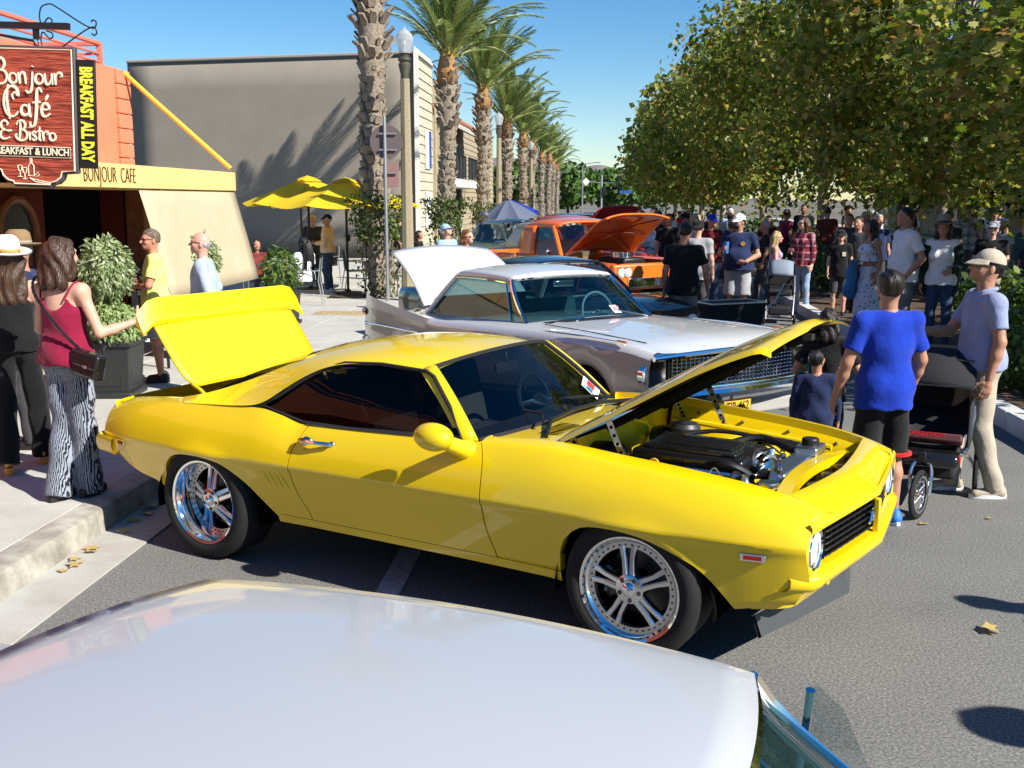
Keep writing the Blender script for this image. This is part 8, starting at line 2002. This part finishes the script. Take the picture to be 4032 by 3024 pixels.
# ---- people nearest on the right
person('man in tan cap, periwinkle polo and khaki trousers reaching out', (2.71, 7.74, 0), 268, 1.74, 1.02, 'tan', ('crop', 'hair_black'), ('polo', 'cloth_periwinkle', .93), ('pants', 'cloth_khaki'), 'shoe_tan', ('cap', 'cloth_khaki'),
  dict(eR=(.24, .14, 1.16), wR=(.15, .40, 1.17), dR=(-.05, 1, .05), nR=(0, 0, -1), curlR=.35, eL=(-.25, -.03, 1.14), wL=(-.255, .03, .88), kR=(.11, .10, .5), aR=(.12, .10, .085), kL=(-.10, .0, .5), aL=(-.11, -.12, .085)), head=(0, 12), near=1, glasses=True)
person('youth in royal blue tee and black shorts with his back turned', (1.86, 6.98, 0), -8, 1.65, 1.0, 'tan', ('crop', 'hair_dark'), ('tee', 'cloth_blueshirt', .82), ('shorts', 'cloth_black', .02), 'shoe_blue', None,
  dict(eR=(.255, .02, 1.14), wR=(.24, .14, .90), eL=(-.27, .0, 1.13), wL=(-.30, .10, .88)), head=(12, 14), near=1, extra=lambda T, J, hp_, up: [obj('shorts_trim', MB().tube([(q_ * .10 + math.cos(a) * .108, .022 + math.sin(a) * .106, .495) for a in np.linspace(0, 2 * math.pi, 25)[:-1]], .016, 6, closed=True), 'cloth_red', parent=T) for q_ in (-1, 1)])
person('dark-haired girl in black leaning over under the coupe bonnet', (1.72, 8.05, 0), 25, 1.30, 1.0, 'tan', ('bob', 'hair_dark'), ('tee', 'cloth_black', .82), ('pants', 'cloth_jeans'), 'shoe_black', None, dict(eL=(-.30, -.05, 1.12), wL=(-.22, .12, .95), eR=(.33, -.02, 1.12), wR=(.30, .12, .86)), head=(0, 15), near=1)
person('small boy in navy top beside the youth in blue', (1.56, 7.62, 0), 15, 1.05, 1.12, 'tan', ('crop', 'hair_black'), ('long', 'cloth_navy', .70), ('shorts', 'cloth_navy', .04), 'shoe_white', None, None, head=(25, 20), near=1)
person('bystander outside the right edge whose shadow falls on the asphalt', (4.0, 4.35, 0), 280, 1.72, 1.0, 'tan', ('short', 'hair_dark'), ('tee', 'cloth_white', .88), ('pants', 'cloth_jeans'), 'shoe_black', ('cap', 'cloth_navy'), dict(eR=(.30, .1, 1.2), wR=(.2, .38, 1.3)), near=3)
person('second bystander outside the right edge casting a shadow', (3.75, 2.9, 0), 280, 1.80, 1.1, 'tan', ('short', 'hair_dark'), ('tee', 'cloth_grey', .88), ('pants', 'cloth_jeans'), 'shoe_black', ('brim', 'felt_tan', .09), dict(HOLD), near=3)

# ---- strollers
def spoked(parent, c, r, ax, tyre=.024, name='wheel'):
    w_ = empty(name, parent=parent); w_.location = c; w_.rotation_euler = (0, 0, ax)
    Mx = Matrix.Rotation(R(90), 3, 'X')
    obj('tyre', MB().lathe([(r - tyre * 2 + tyre * (1 - math.cos(q)), tyre * .8 * math.sin(q)) for q in np.linspace(0, 2 * math.pi, 13)], 40, (0, 0, 0), Mx), 'tyre', parent=w_)
    obj('rim', MB().lathe([(r - tyre * 2 - .014, .012), (r - tyre * 2 + .002, .016), (r - tyre * 2 + .002, -.016), (r - tyre * 2 - .014, -.012)], 36, (0, 0, 0), Mx), 'polished', parent=w_)
    obj('hub', MB().tube([(0, -.035, 0), (0, .035, 0)], .016, 10), 'polished', parent=w_)
    for k in range(14):
        q = 2 * math.pi * k / 14; e = .02 if k % 2 else -.02
        obj('spoke', MB().tube([(.012 * math.cos(q + .6), e, .012 * math.sin(q + .6)), ((r - tyre * 2 - .008) * math.cos(q), 0, (r - tyre * 2 - .008) * math.sin(q))], .0022, 4), 'polished', parent=w_)
    return w_
js = empty('jogging_stroller', (2.34, 7.55, 0), 0, 'black jogging stroller with a spoked front wheel behind the youth', 'stroller')
js.rotation_euler = (0, 0, R(-112))     # local +X is forward
mat('stroller_maroon', (.08, .02, .025), .7)
spoked(js, (.50, 0, .165), .165, R(-14), .020)
for s_ in (-1, 1): spoked(js, (-.36, s_ * .30, .20), .20, 0, .020)
obj('fork', MB().tube(crom([(.50, -.06, .165), (.47, -.065, .28), (.43, -.05, .36), (.42, 0, .37), (.43, .05, .36), (.47, .065, .28), (.50, .06, .165)], 4), .013, 8), 'polished', parent=js)
for s_ in (-1, 1):
    obj('side_frame', MB().tube(crom([(.42, s_ * .05, .37), (.20, s_ * .24, .40), (-.36, s_ * .27, .20)], 4), .015, 8), 'polished', parent=js)
    obj('push_arm', MB().tube(crom([(.22, s_ * .25, .42), (-.10, s_ * .27, .62), (-.45, s_ * .25, .95), (-.62, s_ * .22, 1.0)], 4), .014, 8), 'polished', parent=js)
obj('handlebar', MB().tube([(-.62, -.22, 1.0), (-.64, 0, 1.01), (-.62, .22, 1.0)], .020, 8), 'black_plastic', parent=js)
obj('seat', MB().grid(lambda u, v: (.22 - .50 * u - .12 * v * 0 - .04 * abs(2 * v - 1) ** 2, (2 * v - 1) * .25, .42 + .02 * math.sin(3 * u) + .40 * max(0, u - .45) ** 1.3 + .12 * abs(2 * v - 1) ** 3), 14, 11), 'dark_cloth', parent=js, solid=.02)
obj('seat_side', MB().box((-.05, -.26, .58), (.5, .02, .30)).box((-.05, .26, .58), (.5, .02, .30)).box((-.34, 0, .66), (.03, .5, .46)), 'dark_cloth', parent=js, bevel=.01)
obj('canopy', MB().lathe([(.06, -.28), (.24, -.265), (.31, -.12), (.315, 0), (.31, .12), (.24, .265), (.06, .28)], 18, (-.26, 0, .74), Matrix.Rotation(R(90), 3, 'X'), a0=R(15), a1=R(165)), 'dark_cloth', parent=js, solid=.012)
for a in (20, 60, 100, 140): obj('canopy_hoop', MB().tube([(-.26 + .315 * math.cos(R(a)), y_, .72 + .315 * math.sin(R(a)) * (1 - .0 * y_)) for y_ in (-.25, 0, .25)], .008, 5), 'steel_dark', parent=js)
ft = obj('foot_tray', MB().box((.34, 0, .385), (.20, .46, .10)), 'black_gloss', parent=js, bevel=.04)
obj('reflector', MB().box((.40, .225, .40), (.03, .02, .05)), 'red_plastic', parent=ft, bevel=.006); obj('buckle', MB().box((.448, .0, .41), (.02, .05, .07)), 'black_plastic', parent=ft, bevel=.006)
sk = obj('snack_pad', MB().box((.26, 0, .505), (.09, .46, .06), M=Euler((0, R(-30), 0)).to_matrix()), 'stroller_maroon', parent=js, bevel=.015)
o = letters('EXPEDITION', .042, sk, 'red_plastic', (.296, 0, .535), (R(60), 0, R(90)), .0006, 1, .001)
obj('fabric_skirt', MB().box((.02, 0, .30), (.55, .40, .14)), 'dark_cloth', parent=js, bevel=.03)
gs = empty('grey_stroller', (3.15, 18.75, 0), R(-100), 'grey hooded stroller pushed by the blonde woman', 'stroller')
mat('stroller_grey', (.20, .24, .29), .8)
obj('hood', MB().lathe([(.27, -.21), (.30, -.1), (.31, 0), (.30, .1), (.27, .21)], 18, (-.05, 0, .78), Matrix.Rotation(R(90), 3, 'X'), a0=R(10), a1=R(175)), 'stroller_grey', parent=gs, solid=.012)
obj('seat', MB().box((-.05, 0, .52), (.42, .40, .10)).box((-.26, 0, .72), (.08, .42, .46)), 'dark_cloth', parent=gs, bevel=.03); obj('bumper_bar', MB().tube(crom([(0, -.23, .66), (.22, -.18, .68), (.25, 0, .68), (.22, .18, .68), (0, .23, .66)], 4), .016, 6), 'black_plastic', parent=gs)
for s_ in (-1, 1):
    obj('leg', MB().tube([(.30, s_ * .22, .09), (-.02, s_ * .24, .60), (-.42, s_ * .22, 1.02)], .016, 6), 'steel_dark', parent=gs); obj('leg', MB().tube([(-.36, s_ * .25, .10), (.05, s_ * .24, .52)], .016, 6), 'steel_dark', parent=gs)
    for x_ in (.32, -.38):
        wq = obj('wheel', MB().lathe([(.05, -.02), (.085, -.022), (.095, 0), (.085, .022), (.05, .02)], 20, (x_, s_ * .25, .096), Matrix.Rotation(R(90), 3, 'X')), 'tyre', parent=gs)
obj('handlebar', MB().tube([(-.42, -.22, 1.02), (-.44, 0, 1.04), (-.42, .22, 1.02)], .018, 6), 'black_plastic', parent=gs); obj('basket', MB().box((-.05, 0, .22), (.5, .36, .14)), 'dark_cloth', parent=gs, bevel=.03)
wg = empty('folding_wagon', (1.95, 15.9, 0), R(30), 'black folding wagon behind the man in the black tee', 'wagon')
obj('tub', MB().prism([(-.5, -.25), (.5, -.25), (.5, .25), (-.5, .25)], lambda a, b: (a * .85, b * .85, .25), lambda a, b: (a, b, .62)), 'dark_cloth', parent=wg, bevel=.02)
for x_ in (-.4, .4):
    for s_ in (-1, 1): obj('wheel', MB().lathe([(0, -.03), (.09, -.03), (.10, 0), (.09, .03), (0, .03)], 20, (x_, s_ * .25, .10), Matrix.Rotation(R(90), 3, 'X')), 'tyre', parent=wg)
obj('handle', MB().tube([(.45, 0, .3), (.85, 0, .62), (1.0, 0, .85)], .012, 6), 'alu', parent=wg); obj('frame', MB().tube([(-.48, -.25, .62), (.48, -.25, .62), (.48, .25, .62), (-.48, .25, .62)], .014, 6, closed=True), 'alu', parent=wg)
